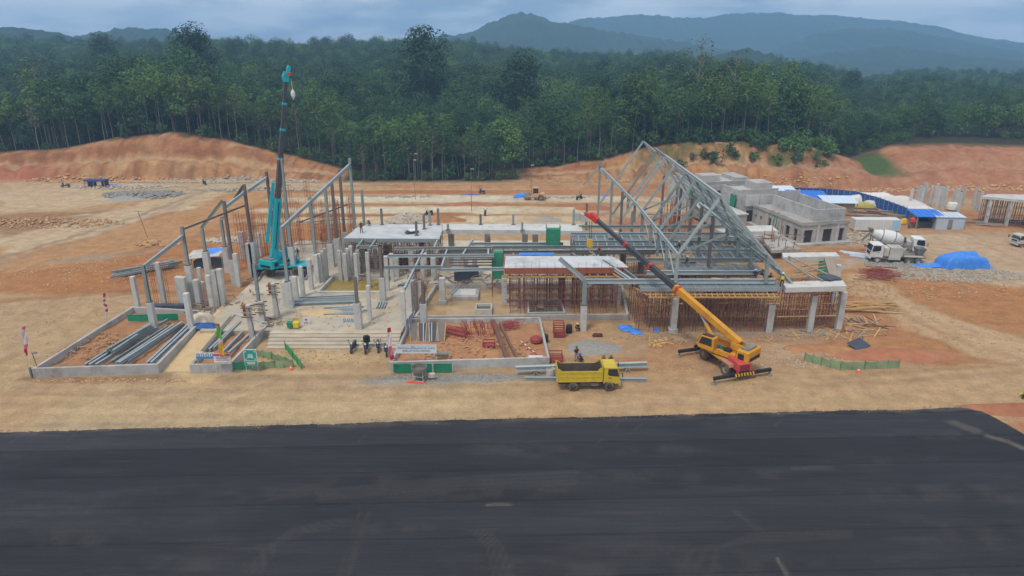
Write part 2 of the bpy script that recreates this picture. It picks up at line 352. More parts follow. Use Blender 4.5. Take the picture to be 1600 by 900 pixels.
def gz(x, y):
    i = min(max((x + 180), 0), 358.99); j = min(max(y - 40, 0), 318.99); a, b = int(i), int(j); u, v = i - a, j - b
    return float((_GZ[b, a] * (1 - u) + _GZ[b, a + 1] * u) * (1 - v) + (_GZ[b + 1, a] * (1 - u) + _GZ[b + 1, a + 1] * u) * v)

TAN = srgb(188, 162, 124); PALE = srgb(206, 186, 154); ORA = srgb(172, 112, 66); REDO = srgb(162, 98, 70)
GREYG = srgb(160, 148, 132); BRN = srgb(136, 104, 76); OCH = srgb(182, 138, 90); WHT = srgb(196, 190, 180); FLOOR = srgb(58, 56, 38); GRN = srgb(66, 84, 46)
# colour patches of the soil itself: pixel in the photograph, half sizes in metres, turn in degrees, colour, strength
Z = [
 # left plain
 (60,540,30,14,0,TAN,.9),(150,470,34,2.2,0,ORA,.9),(40,440,40,5,0,ORA,.75),(130,420,40,7,8,srgb(184,134,90),.9),(60,395,30,5,12,OCH,.9),
 (160,350,34,5.5,28,PALE,.95),(60,372,30,3.5,24,PALE,.8),(250,345,30,5.0,30,OCH,.9),(330,330,24,7,30,ORA,.85),(60,345,26,6,14,BRN,.8),(20,360,16,4,10,BRN,.6),
 (60,305,40,7,0,PALE,.95),(150,300,24,6,0,GREYG,.7),(230,305,12,4,0,GREYG,.8),(300,292,40,3,0,GREYG,.6),(260,435,24,4,20,ORA,.8),(350,400,18,8,0,ORA,.85),(120,398,16,2.5,12,GREYG,.55),(210,372,12,2,25,BRN,.45),
 (140,365,40,2.6,26,PALE,1),(230,330,30,2.2,28,PALE,1),(40,410,26,1.6,14,GREYG,.7),(330,360,12,5,30,srgb(186,134,86),.9),(90,345,16,3,10,BRN,.7),(30,300,30,5,0,srgb(206,188,158),.9),(300,310,18,3,30,srgb(190,146,100),.8),(60,470,30,3.5,0,srgb(184,148,106),.8),(200,455,18,1.4,0,srgb(160,106,68),.9),(60,428,24,2,4,srgb(160,106,66),.7),
 # behind the left wing
 (450,340,24,10,0,ORA,.95),(480,310,22,5,0,srgb(186,146,104),.8),(440,400,20,8,0,ORA,.9),(520,370,14,10,0,ORA,.9),(400,300,24,3,0,GREYG,.6),
 # terraces in the middle
 (720,300,55,2.6,0,ORA,.95),(720,292,60,3,0,srgb(182,130,92),.95),(720,312,60,3.2,0,srgb(204,190,164),1),(720,320,60,1.0,0,ORA,.85),(720,329,60,3.2,0,srgb(206,190,162),1),(720,337,60,1.0,0,ORA,.8),(720,345,60,3,0,srgb(200,178,146),.95),
 (690,336,7,2.6,0,ORA,.9),(735,320,9,2,0,REDO,.9),(930,322,12,3,0,REDO,.8),(930,345,26,7,0,PALE,.6),(1000,300,40,6,0,srgb(178,128,92),.9),(1010,330,16,8,0,srgb(190,160,124),.7),(1060,350,18,8,0,REDO,.75),(1070,325,12,5,0,PALE,.6),
 # right yard
 (1200,290,40,7,0,srgb(176,118,84),.95),(1450,300,50,8,0,srgb(168,110,82),.95),(1560,345,30,10,0,ORA,.9),(1400,345,16,5,-30,ORA,.7),(1480,360,40,4,-8,srgb(188,146,106),.8),(1500,380,44,6,-5,srgb(190,164,134),.95),(1560,372,24,4,-4,GREYG,.6),(1430,372,14,3,0,srgb(178,128,96),.8),(1560,410,30,8,0,srgb(184,154,122),.95),
 (1390,410,10,3,-35,srgb(178,178,176),.95),(1420,415,9,3,-35,srgb(176,176,172),.95),(1470,425,12,3,-20,GREYG,.8),(1370,395,8,3,0,GREYG,.8),(1340,395,6,5,0,ORA,.8),(1560,440,14,2,0,GREYG,.7),
 (1350,440,14,6,0,ORA,.95),(1450,455,26,6,-15,srgb(172,116,74),.98),(1560,470,28,8,-10,srgb(170,116,76),.98),(1380,455,16,4,-35,srgb(180,136,96),.8),
 (1430,480,20,3.2,-35,srgb(186,152,116),.95),(1500,520,20,3.4,-18,srgb(190,160,126),.95),(1590,545,16,3,-12,srgb(186,156,122),.9),(1470,505,8,1.8,-20,WHT,.6),
 (1330,480,12,6,0,srgb(172,122,82),.9),(1360,520,16,6,0,srgb(170,120,82),.95),(1400,548,26,4.5,0,ORA,.95),(1300,545,14,5,0,srgb(176,126,86),.9),(1560,600,12,3,0,GREYG,.4),(1590,625,6,2.5,0,REDO,.95),(1570,655,7,3.5,0,srgb(168,104,74),.98),
 (1470,372,20,2.2,-6,PALE,.8),(1540,392,22,2.4,-4,PALE,.8),(1500,400,14,1.6,-4,GREYG,.7),(1580,430,12,3,0,PALE,.8),(1440,440,10,1.5,-25,srgb(196,160,120),.8),(1540,500,14,2,-20,srgb(160,104,66),.7),(1380,505,8,1.6,-30,srgb(196,158,116),.8),(1330,555,10,1.6,0,srgb(160,100,64),.8),(1480,565,22,1.2,6,srgb(160,112,74),.7),
 # round the yellow crane, in front of the frame
 (1060,560,13,5.5,0,srgb(176,122,80),.95),(1020,545,8,3,0,ORA,.9),(950,545,6,3,0,srgb(172,150,126),.9),(925,545,3.4,2.6,0,srgb(158,152,142),.9),(1200,560,14,5,0,srgb(180,140,102),.9),(1190,548,8,2.4,0,srgb(196,164,128),.7),(1130,527,24,1.6,0,srgb(172,144,116),.8),(1020,525,10,1.4,0,srgb(172,150,120),.8),(1250,520,10,1.6,0,srgb(160,150,140),.7),(1260,572,14,2,0,srgb(176,150,116),.8),
 # haul road
 (800,640,90,6,1.5,srgb(186,158,120),.95),(400,600,50,2.2,1.5,srgb(178,148,114),.7),(1200,590,44,2.5,1.5,srgb(184,154,116),.85),(1400,600,40,2.6,4,srgb(188,158,120),.85),(700,593,9,1.3,2,srgb(150,146,138),.9),(790,588,9,1.0,2,srgb(158,152,142),.85),(560,575,7,2,0,srgb(180,146,108),.7),(480,565,8,4,0,srgb(196,166,124),.85),(700,575,30,1.5,0,srgb(170,138,104),.6),(300,592,26,.8,1.5,srgb(150,124,96),.5),(330,560,3,9,8,srgb(196,164,122),.9),(800,655,90,.55,1.6,srgb(168,148,120),.7),
 (830,520,5,5,0,srgb(190,160,124),.8),(885,520,5,6,0,srgb(182,140,102),.8),
]
LINES = [   # tracks and drains: pixels, half width, colour, strength
 ([(0,402),(110,372),(210,340),(285,312),(330,297)], .45, srgb(128,116,104), .75), ([(0,412),(120,378),(220,344),(295,314)], .3, srgb(150,138,122), .6),
 ([(0,372),(70,356),(150,335)], .8, srgb(150,132,110), .5), ([(0,470),(160,458),(300,456)], .8, srgb(156,108,72), .7), ([(200,395),(270,378),(330,362)], 1.2, srgb(150,104,70), .6),
 ([(1340,440),(1400,480),(1450,510),(1530,545),(1600,560)], .5, srgb(170,138,106), .6), ([(1300,590),(1420,582),(1520,575),(1600,566)], .35, srgb(150,124,94), .6), ([(1250,602),(1400,596),(1600,580)], .4, srgb(156,130,100), .55),
 ([(0,632),(400,624),(800,616),(1200,606)], .35, srgb(170,142,108), .5), ([(0,645),(400,640),(800,634),(1300,620)], .4, srgb(196,168,130), .6), ([(0,618),(500,608),(870,600)], .3, srgb(160,134,104), .5), ([(600,588),(700,590),(830,585)], .5, srgb(140,120,100), .5),
 ([(40,593),(160,594),(260,586)], .5, srgb(140,108,80), .7), ([(1290,430),(1340,405),(1400,420)], .6, srgb(176,168,156), .6),
]
POLY = [  # larger levelled or stripped areas: outline in photograph pixels, soft edge in metres, colour, strength
 ([(0,285),(560,287),(420,299),(330,296),(250,310),(110,328),(0,334)], 1.6, srgb(200,176,142), .9),
 ([(0,334),(120,332),(112,350),(60,366),(0,371)], 1.6, srgb(150,116,82), .75),
 ([(0,372),(110,344),(250,311),(330,298),(352,303),(290,325),(200,350),(110,378),(0,404)], .8, srgb(200,178,144), .9),
 ([(110,379),(290,326),(380,299),(425,305),(385,330),(300,370),(240,390),(120,400),(0,430),(0,407)], 1.0, srgb(186,140,94), .9),
 ([(0,431),(240,393),(300,373),(335,390),(335,420),(200,440),(160,457),(0,460)], .8, srgb(172,116,70), .9),
 ([(-200,463),(200,459),(214,488),(56,572),(50,603),(-200,620)], .6, srgb(184,158,122), .95),
 ([(1430,364),(1600,372),(1700,380),(1700,450),(1540,446),(1480,430),(1440,400)], 1.4, srgb(190,166,136), .85),
 ([(1335,428),(1460,432),(1560,447),(1700,460),(1700,540),(1600,528),(1490,500),(1420,470),(1360,440)], 1.0, srgb(174,118,72), .85),
 ([(1322,424),(1356,430),(1420,468),(1490,499),(1600,532),(1700,552),(1700,585),(1600,572),(1500,548),(1440,522),(1380,486),(1318,442)], .9, srgb(194,164,128), .95),
 ([(1320,500),(1380,492),(1440,530),(1500,556),(1440,562),(1330,560),(1290,545)], 1.0, srgb(174,120,78), .8),
 ([(860,505),(905,510),(1030,530),(1000,560),(870,560)], 1.0, srgb(188,154,116), .6),
]
def build_ground():
    xs = np.concatenate([-np.geomspace(2900, 142, 26), np.arange(-140, -62, 1.0), np.arange(-62, 62, .5), np.arange(62, 141, 1.0), np.geomspace(142, 2900, 26)])
    ys = np.concatenate([[-900, -400, -150, -50, 0, 25, 38, 44], np.arange(48, 104, .5), np.arange(104, 200, .8), np.arange(200, 300, 4), np.geomspace(304, 3300, 44)])
    X, Y = np.meshgrid(xs, ys); nx, ny = len(xs), len(ys)
    x = X.ravel(); y = Y.ravel(); z = ground_z(x, y)
    col = np.empty((len(x), 3)); col[:] = srgb(184, 152, 114)
    n1 = fbm(x * .12, y * .12, 31); n2 = fbm(x * .5, y * .5, 33); n3 = fbm(x * .03, y * .06, 35)
    def mix(w, c):
        nonlocal col; w = np.clip(w, 0, 1)[:, None]; col = col * (1 - w) + np.array(c) * w
    mix(sst(.45, .62, n3) * .5 * sst(75, 90, y), ORA)
    dx = (n1 - .5) * 1.1 + (n2 - .5) * .5
    for (px, py, rx, ry, a, c, s) in Z:
        p = P(px, py); a = R(a); ex = x - p.x; ey = y - p.y
        u = (ex * math.cos(a) + ey * math.sin(a)) / rx; v = (-ex * math.sin(a) + ey * math.cos(a)) / ry
        d = np.sqrt(u * u + v * v) + dx * .55
        mix(s * (1 - sst(.62, 1.08, d)), c)
    for pts, w, c, s in POLY:
        q = [P(*p) for p in pts]; ins = np.zeros(len(x), bool); best = np.full(len(x), 1e9)
        for i in range(len(q)):
            a_, b_ = q[i], q[(i + 1) % len(q)]; ax, ay, bx, by = a_.x, a_.y, b_.x, b_.y
            t = np.clip(((x - ax) * (bx - ax) + (y - ay) * (by - ay)) / max((bx - ax) ** 2 + (by - ay) ** 2, 1e-6), 0, 1)
            best = np.minimum(best, np.hypot(x - ax - t * (bx - ax), y - ay - t * (by - ay)))
            if ay != by: ins ^= ((ay > y) != (by > y)) & (x < (bx - ax) * (y - ay) / (by - ay) + ax)
        sd = np.where(ins, best, -best) + (n1 - .5) * w * 3.5 + (n2 - .5) * w * 2
        mix(s * sst(-w * .6, w * .6, sd), c)
    for pts, w, c, s in LINES:
        q = [P(*p) for p in pts]; best = np.full(len(x), 1e9)
        for i in range(len(q) - 1):
            ax, ay, bx, by = q[i].x, q[i].y, q[i + 1].x, q[i + 1].y
            t = np.clip(((x - ax) * (bx - ax) + (y - ay) * (by - ay)) / ((bx - ax) ** 2 + (by - ay) ** 2), 0, 1)
            best = np.minimum(best, np.hypot(x - ax - t * (bx - ax), y - ay - t * (by - ay)))
        mix(s * (1 - sst(w * .6, w * 1.8, best + (n2 - .5) * w * 1.5)), c)
    # cut faces: strata of the soil
    k = np.where(y > 185, 185 / np.maximum(y, 1), 1.0); xb = x * k
    yb = np.interp(xb, YBX, YBV); hc = np.interp(xb, CX, CH); yc = yb + 12 + 14 * sst(60, 100, xb)
    t = np.clip((y - yb) / (yc - yb), 0, 1.3); face = sst(-.02, .06, t) * sst(.3, 1.0, hc)
    mix(face * .95, srgb(180, 128, 82)); mix(face * sst(.5, .2, t) * sst(.4, .6, fbm(x * .25, y * .1, 41)) * .85, srgb(172, 134, 94))
    mix(face * sst(.4, .7, fbm(x * .07, y * .2, 43)) * .55, srgb(170, 112, 82)); mix(face * sst(.5, .66, fbm(x * 1.1, y * .1, 45)) * .7, srgb(136, 92, 62)); mix(face * sst(.55, .7, fbm(x * .35, y * .35, 48)) * .6, srgb(196, 158, 114))
    mix(face * sst(.34, .42, t + (n2 - .5) * .1) * (1 - sst(.5, .6, t + (n2 - .5) * .1)) * .8, srgb(192, 156, 118)); mix(face * sst(.55, .62, t) * (1 - sst(.7, .8, t)) * sst(.42, .6, fbm(x * .04, y * .1, 47)) * .7, srgb(150, 96, 62)); mix(face * sst(60, 90, xb) * .6, srgb(170, 114, 88)); mix(face * (1 - sst(-120, -100, xb)) * sst(.6, .3, t) * .7, srgb(176, 100, 74))
    mix(face * sst(25, 36, xb) * (1 - sst(78, 84, xb)) * sst(.4, .75, t + (n1 - .5) * .9) * sst(.35, .6, n2) * .75, srgb(92, 98, 56))
    mix(face * sst(86, 89, xb) * (1 - sst(95, 98, xb)) * sst(.2, .6, t + (n1 - .5) * .5) * .95, srgb(70, 94, 48))
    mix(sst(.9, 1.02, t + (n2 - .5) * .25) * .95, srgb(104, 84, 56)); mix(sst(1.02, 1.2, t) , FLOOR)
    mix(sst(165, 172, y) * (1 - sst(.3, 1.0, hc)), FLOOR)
    lum = col.mean(1, keepdims=True); col = (col * .98 + lum * .02) * np.array([.90, .915, .90])
    me = bpy.data.meshes.new('ground')
    i = np.arange(nx * ny).reshape(ny, nx)
    f = np.stack([i[:-1, :-1], i[:-1, 1:], i[1:, 1:], i[1:, :-1]], -1).reshape(-1, 4)
    me.vertices.add(len(x)); me.vertices.foreach_set('co', np.stack([x, y, z], -1).ravel())
    me.loops.add(f.size); me.loops.foreach_set('vertex_index', f.ravel())
    me.polygons.add(len(f)); me.polygons.foreach_set('loop_start', np.arange(0, f.size, 4))
    me.polygons.foreach_set('use_smooth', np.ones(len(f), bool)); me.update()
    ca = me.color_attributes.new('soil', 'FLOAT_COLOR', 'POINT')
    ca.data.foreach_set('color', np.concatenate([col, np.ones((len(x), 1))], 1).ravel())
    m = bpy.data.materials.new('soil'); m.use_nodes = True; nt = m.node_tree; n = nt.nodes; l = nt.links
    b = n['Principled BSDF']; b.inputs['Roughness'].default_value = .95; b.inputs['Specular IOR Level'].default_value = .15
    at = n.new('ShaderNodeAttribute'); at.attribute_name = 'soil'; tc = n.new('ShaderNodeTexCoord')
    def noise(sc, det, stretch=None):
        nz = n.new('ShaderNodeTexNoise'); nz.inputs['Scale'].default_value = sc; nz.inputs['Detail'].default_value = det; nz.inputs['Roughness'].default_value = .65
        if stretch:
            mp = n.new('ShaderNodeMapping'); mp.inputs['Scale'].default_value = stretch; l.new(tc.outputs['Object'], mp.inputs[0]); l.new(mp.outputs[0], nz.inputs['Vector'])
        else: l.new(tc.outputs['Object'], nz.inputs['Vector'])
        return nz.outputs['Fac']
    def rng(v, a, c, lo, hi):
        r = n.new('ShaderNodeMapRange'); r.inputs['From Min'].default_value = a; r.inputs['From Max'].default_value = c
        r.inputs['To Min'].default_value = lo; r.inputs['To Max'].default_value = hi; l.new(v, r.inputs['Value']); return r.outputs[0]
    def mul(a, c):
        q = n.new('ShaderNodeMath'); q.operation = 'MULTIPLY'; l.new(a, q.inputs[0]); l.new(c, q.inputs[1]); return q.outputs[0]
    k = mul(mul(rng(noise(.6, 9), .3, .7, .78, 1.2), rng(noise(5, 6), .3, .72, .78, 1.18)), rng(noise(.5, 8, (.22, 1.6, 1)), .32, .7, .92, 1.08))
    vm = n.new('ShaderNodeVectorMath'); vm.operation = 'SCALE'; l.new(at.outputs['Color'], vm.inputs[0]); l.new(k, vm.inputs['Scale'])
    l.new(vm.outputs[0], b.inputs['Base Color'])
    bp = n.new('ShaderNodeBump'); bp.inputs['Strength'].default_value = .8; bp.inputs['Distance'].default_value = .2
    l.new(noise(2.2, 9), bp.inputs['Height']); l.new(bp.outputs[0], b.inputs['Normal'])
    me.materials.append(m)
    o = bpy.data.objects.new('ground', me); COL.objects.link(o); meta(o, kind='structure')
build_ground()

# ------------------------------------------------------------------ asphalt apron
def build_asphalt():
    m = bpy.data.materials.new('asphalt'); m.use_nodes = True; nt = m.node_tree; n = nt.nodes; l = nt.links
    b = n['Principled BSDF']; b.inputs['Roughness'].default_value = .9; b.inputs['Specular IOR Level'].default_value = .2
    tc = n.new('ShaderNodeTexCoord')
    def noise(sc, det, st=(1, 1, 1), rough=.62):
        mp = n.new('ShaderNodeMapping'); mp.inputs['Scale'].default_value = st; l.new(tc.outputs['Object'], mp.inputs[0])
        nz = n.new('ShaderNodeTexNoise'); nz.inputs['Scale'].default_value = sc; nz.inputs['Detail'].default_value = det; nz.inputs['Roughness'].default_value = rough
        l.new(mp.outputs[0], nz.inputs['Vector']); return nz.outputs['Fac']
    def rng(v, a, c, lo, hi):
        r = n.new('ShaderNodeMapRange'); r.inputs['From Min'].default_value = a; r.inputs['From Max'].default_value = c
        r.inputs['To Min'].default_value = lo; r.inputs['To Max'].default_value = hi; l.new(v, r.inputs['Value']); return r.outputs[0]
    def mth(op, a, c):
        q = n.new('ShaderNodeMath'); q.operation = op
        for i, v in enumerate((a, c)):
            if isinstance(v, (int, float)): q.inputs[i].default_value = v
            else: l.new(v, q.inputs[i])
        return q.outputs[0]
    k = mth('MULTIPLY', rng(noise(.12, 6, (.35, 1.6, 1)), .3, .7, .74, 1.3), rng(noise(14, 3), .3, .7, .8, 1.2))
    k = mth('MULTIPLY', k, rng(noise(2.2, 9, (.06, 2.4, 1), .75), .3, .72, .74, 1.26))
    # paver lanes: every lane laid in its own run, with a dark joint
    sp = n.new('ShaderNodeSeparateXYZ'); l.new(tc.outputs['Object'], sp.inputs[0])
    yy = mth('ADD', sp.outputs[1], mth('MULTIPLY', sp.outputs[0], -.031))
    yy = mth('ADD', yy, mth('MULTIPLY', rng(noise(.25, 3), 0, 1, -.5, .5), .35))
    ln = mth('DIVIDE', yy, 3.9); fr = mth('FRACT', ln, 0); fl = mth('FLOOR', ln, 0)
    wn = n.new('ShaderNodeTexWhiteNoise'); wn.noise_dimensions = '1D'; l.new(fl, wn.inputs['W'])
    k = mth('MULTIPLY', k, rng(wn.outputs['Value'], 0, 1, .8, 1.18))
    jt = mth('ABSOLUTE', mth('SUBTRACT', fr, .5), 0)
    k = mth('MULTIPLY', k, rng(jt, .47, .5, 1.0, .6))
    vm = n.new('ShaderNodeVectorMath'); vm.operation = 'SCALE'; vm.inputs[0].default_value = srgb(47, 46, 49); l.new(k, vm.inputs['Scale'])
    # dust dragged on by wheels
    du = mth('MULTIPLY', rng(noise(.22, 9, (.3, 2.2, 1), .7), .52, .76, 0, .26), rng(noise(3, 6, (.3, 2, 1), .7), .35, .7, .15, 1))
    d2 = mth('MULTIPLY', rng(noise(1.3, 9, (.4, 1.6, 1), .8), .6, .8, 0, .5), rng(noise(9, 5), .45, .7, 0, 1))
    mx = n.new('ShaderNodeMix'); mx.data_type = 'RGBA'; mx.inputs['B'].default_value = (*srgb(112, 104, 94), 1)
    l.new(vm.outputs[0], mx.inputs['A']); ad_ = n.new('ShaderNodeAttribute'); ad_.attribute_name = 'dust'; l.new(mth('MAXIMUM', mth('MAXIMUM', du, d2), mth('MULTIPLY', ad_.outputs['Fac'], rng(noise(7, 5, (.5, 1.5, 1), .7), .3, .65, .25, 1.0))), mx.inputs['Factor']); l.new(mx.outputs['Result'], b.inputs['Base Color'])
    bp = n.new('ShaderNodeBump'); bp.inputs['Strength'].default_value = .4; bp.inputs['Distance'].default_value = .03; l.new(noise(22, 4), bp.inputs['Height']); l.new(bp.outputs[0], b.inputs['Normal'])
    edge = []
    for px in range(-140, 1500, 9):
        py = np.interp(px, [-140, 0, 400, 800, 1150, 1490], [681, 677.5, 667, 656, 648, 639]) + rnd.uniform(-.8, .8) + .8 * math.sin(px * .021) * math.sin(px * .0077)
        edge.append(P(px, py))
    for q in ((1512, 640), (1530, 643.5), (1546, 650), (1562, 659), (1580, 668.5), (1600, 681), (1640, 705), (1700, 735)): edge.append(P(*q))
    H_ = .13; ex = np.array([e.x for e in edge]); ey = np.array([e.y for e in edge])
    # straight part follows the measured edge, the right end is cut off along the slanted corner
    xs = np.arange(-75, 46.01, .2); nr = np.concatenate([[-260, -120, -40, 0, 15, 25], np.arange(30, 57.2, .2)])
    o_ = np.argsort(ex); top = np.interp(xs, ex[o_], ey[o_]); V = []; 
    T = (nr - nr[0]) / (nr[-1] - nr[0])
    X = np.tile(xs, len(nr) + 1); Yv = []
    for k in nr: Yv.append(np.minimum(np.full_like(xs, k), top - .004 * (60 - k)))
    Yv.append(top); Y = np.concatenate(Yv)
    dust = np.zeros(len(X)); nA = fbm(X * .7, Y * .7, 91); nB = fbm(X * .5, Y * 2.6, 92); nC = fbm(X * .1, Y * .5, 93, 6)
    def line(pts, w, s):
        nonlocal dust
        q = [P(*p, .13) for p in pts]; best = np.full(len(X), 1e9)
        for i in range(len(q) - 1):
            ax, ay, bx, by = q[i].x, q[i].y, q[i + 1].x, q[i + 1].y
            t = np.clip(((X - ax) * (bx - ax) + (Y - ay) * (by - ay)) / ((bx - ax) ** 2 + (by - ay) ** 2), 0, 1)
            best = np.minimum(best, np.hypot(X - ax - t * (bx - ax), Y - ay - t * (by - ay)))
        dust = np.maximum(dust, (s if s > .65 else s * .55) * (1 - sst(w * .2, w * 1.7, best + (nA - .5) * w * 1.6)) * (.6 + .4 * sst(.35, .65, nA)))
    for k in range(4):
        o = k * 7
        line([(385 + o, 895), (420 + o * .8, 850), (460 + o * .5, 825 + k * 3), (530, 810 + k * 4), (562 + o, 815 + k * 2)], .1, .36)
        line([(562 + 6 * k, 800), (548 + 6 * k, 850), (530 + 7 * k, 899)], .09, .26); line([(735 + 9 * k, 828), (762 + 8 * k, 855), (772 + 9 * k, 899)], .1, .38)
    for k in range(4): line([(500, 780 - 4 * k), (640, 768 - 5 * k), (760, 762 - 6 * k), (900, 756 - 6 * k)], .24, .4)
    for k in range(3): line([(1060 + 25 * k, 899), (1080 + 20 * k, 860), (1180, 845 - 6 * k), (1330, 838 - 5 * k)], .18, .3); line([(420, 768 + 6 * k), (480, 764 + 5 * k)], .2, .3)
    line([(762, 789), (780, 788), (797, 789)], .14, 1.0); line([(1215, 872), (1230, 899)], .12, .9); line([(1545, 682), (1575, 690), (1610, 704)], .32, 1.0); line([(1565, 686), (1599, 702)], .2, 1.0); line([(1240, 732), (1270, 731), (1297, 731)], .3, .6); line([(1492, 661), (1508, 667), (1522, 672)], .5, .8); line([(1150, 800), (1190, 830)], .3, .3)
    for px, py in ((105, 683), (45, 685), (15, 688), (315, 678), (375, 683), (960, 662), (990, 668), (930, 690), (1150, 655), (1210, 660), (560, 684), (250, 690)): line([(px, py + 6), (px + 6, py), (px + 13, py - 5)], .1, .35)
    dust = np.maximum(dust, .16 * sst(.45, .72, nC) * sst(.3, .7, nA)); nx = len(xs); ny = len(nr) + 1
    edged = np.tile(top, ny) - Y; dust = np.maximum(dust, .5 * (1 - sst(0, 1.3, edged)) * sst(.35, .6, nB))
    me = bpy.data.meshes.new('asphalt_apron'); i = np.arange(nx * ny).reshape(ny, nx); f = np.stack([i[:-1, :-1], i[:-1, 1:], i[1:, 1:], i[1:, :-1]], -1).reshape(-1, 4)
    V = np.stack([X, Y, np.full_like(X, H_)], -1); V = np.concatenate([V, np.stack([xs, top + .16, np.full_like(xs, -.1)], -1)])
    k0 = (ny - 1) * nx; k1 = ny * nx; f = np.concatenate([f, np.stack([np.arange(k0, k0 + nx - 1), np.arange(k0 + 1, k0 + nx), np.arange(k1 + 1, k1 + nx), np.arange(k1, k1 + nx - 1)], -1)])
    me.from_pydata(V.tolist(), [], f.tolist()); a = me.attributes.new('dust', 'FLOAT', 'POINT'); a.data.foreach_set('value', np.concatenate([dust, np.zeros(nx)])); me.materials.append(m)
    mb = MB()
    for i in range(700):
        q = edge[rnd.randrange(len(edge) - 8)]; mb.rock((q.x + rnd.uniform(-.4, .4), q.y + rnd.gauss(.1, .22), .08 + rnd.uniform(0, .05)), rnd.uniform(.03, .08))
    mb.ob('edge_crumbs', STONEO, label='loose crumbs of soil along the edge of the asphalt', cat='gravel', kind='stuff')
    o = bpy.data.objects.new('asphalt_apron', me); COL.objects.link(o); meta(o, kind='structure')
build_asphalt()

# ------------------------------------------------------------------ far hills and mountains (bare terrain under forest; the air turns them blue)
HILLM = mat('forested_hill', srgb(46, 62, 40), .95, .4, .012, .6, dirt=srgb(34, 48, 34), dirtamt=.8, orand=0, spec=.1)
def hill(name, Y, pts, depth, seed, rough=.12):
    """ridge line given as photograph pixels at distance Y; a solid ridge falling to both sides"""
    q = [PY(px, py, Y) for px, py in pts]; xs = np.array([p.x for p in q]); zs = np.array([p.z for p in q])
    X = np.linspace(xs[0], xs[-1], 260); rows = np.linspace(-1, 1, 36); ridge = np.interp(X, xs, zs); amp = max(4, .10 * (ridge.max() - 32)); ridge = ridge + (fbm(X / (depth * .22), np.full_like(X, seed * 7.7), seed, 6, .6) - .5) * amp * 1.6 * np.clip((ridge - 15) / 30, 0, 1)
    V = []
    for t in rows:
        prof = (1 - abs(t)) ** 1.15
        nz = (fbm(X / (depth * .35) + 3, np.full_like(X, t * 2.2), seed, 6) - .5) * rough * 2.2
        zz = ridge * np.clip(prof + nz * (1 - prof * .75), 0, 2) - 6
        if abs(t) > .99: zz[:] = -20
        zz += (fbm(X / 9, np.full_like(X, t * depth / 9), seed + 3, 3) - .5) * 11
        V.append(np.stack([X, np.full_like(X, Y + t * depth), zz], -1))
    V = np.concatenate(V); nx = len(X); ny = len(rows); i = np.arange(nx * ny).reshape(ny, nx)
    f = np.stack([i[:-1, :-1], i[:-1, 1:], i[1:, 1:], i[1:, :-1]], -1).reshape(-1, 4)
    mb = MB(); mb.smooth = True; mb.add(V.tolist(), f.tolist()); return mb.ob(name, HILLM, kind='structure', at=(0, 0, 0))
hill('hill', 820, [(-200, 52), (-80, 36), (0, 33), (40, 35), (70, 40), (110, 47), (170, 56), (260, 62), (420, 66)], 180, 3)
hill('hill', 760, [(980, 110), (1060, 94), (1110, 80), (1150, 68), (1190, 70), (1225, 86), (1270, 103), (1330, 112)], 150, 4)
hill('hill', 1050, [(60, 66), (120, 46), (190, 36), (260, 40), (330, 52), (420, 66)], 200, 8)
hill('mountain', 1400, [(560, 66), (640, 56), (700, 48), (735, 44), (760, 33), (785, 25), (805, 16), (822, 13), (842, 19), (860, 27), (900, 34), (960, 44), (1040, 56), (1120, 70), (1200, 84), (1290, 96)], 380, 5, .2)
hill('mountain', 2150, [(840, 60), (900, 24), (960, 22), (1010, 17), (1060, 21), (1100, 24), (1160, 19), (1220, 14), (1290, 17), (1340, 22), (1400, 28), (1460, 36), (1520, 54), (1620, 66)], 480, 6, .2)
hill('mountain', 1650, [(1180, 90), (1230, 68), (1280, 48), (1330, 40), (1380, 37), (1420, 41), (1460, 50), (1510, 60), (1570, 74), (1640, 92), (1760, 104)], 380, 7, .2)
hill('mountain', 1200, [(690, 84), (740, 70), (800, 62), (860, 60), (920, 70), (1000, 80), (1080, 96)], 260, 12, .2)
hill('mountain', 1300, [(1120, 100), (1240, 88), (1320, 74), (1400, 66), (1480, 78), (1560, 90), (1700, 104)], 260, 13, .2)
hill('mountain', 1900, [(1380, 70), (1440, 56), (1500, 56), (1550, 60), (1620, 74), (1760, 92)], 300, 9, .2)
def haze():
    mb = MB().lohi((-3000, -1000, -40), (3000, 3400, 175))
    m = bpy.data.materials.new('haze'); m.use_nodes = True; n = m.node_tree.nodes; n.clear()
    out = n.new('ShaderNodeOutputMaterial'); v = n.new('ShaderNodeVolumePrincipled')
    v.inputs['Color'].default_value = (.36, .65, 1.0, 1); v.inputs['Density'].default_value = HAZE; v.inputs['Anisotropy'].default_value = .0
    m.node_tree.links.new(v.outputs[0], out.inputs['Volume'])
    mb.ob('haze', m, kind='stuff', label='thin blue haze filling the valley up to the mountains', cat='haze')
HAZE = .00046
haze()
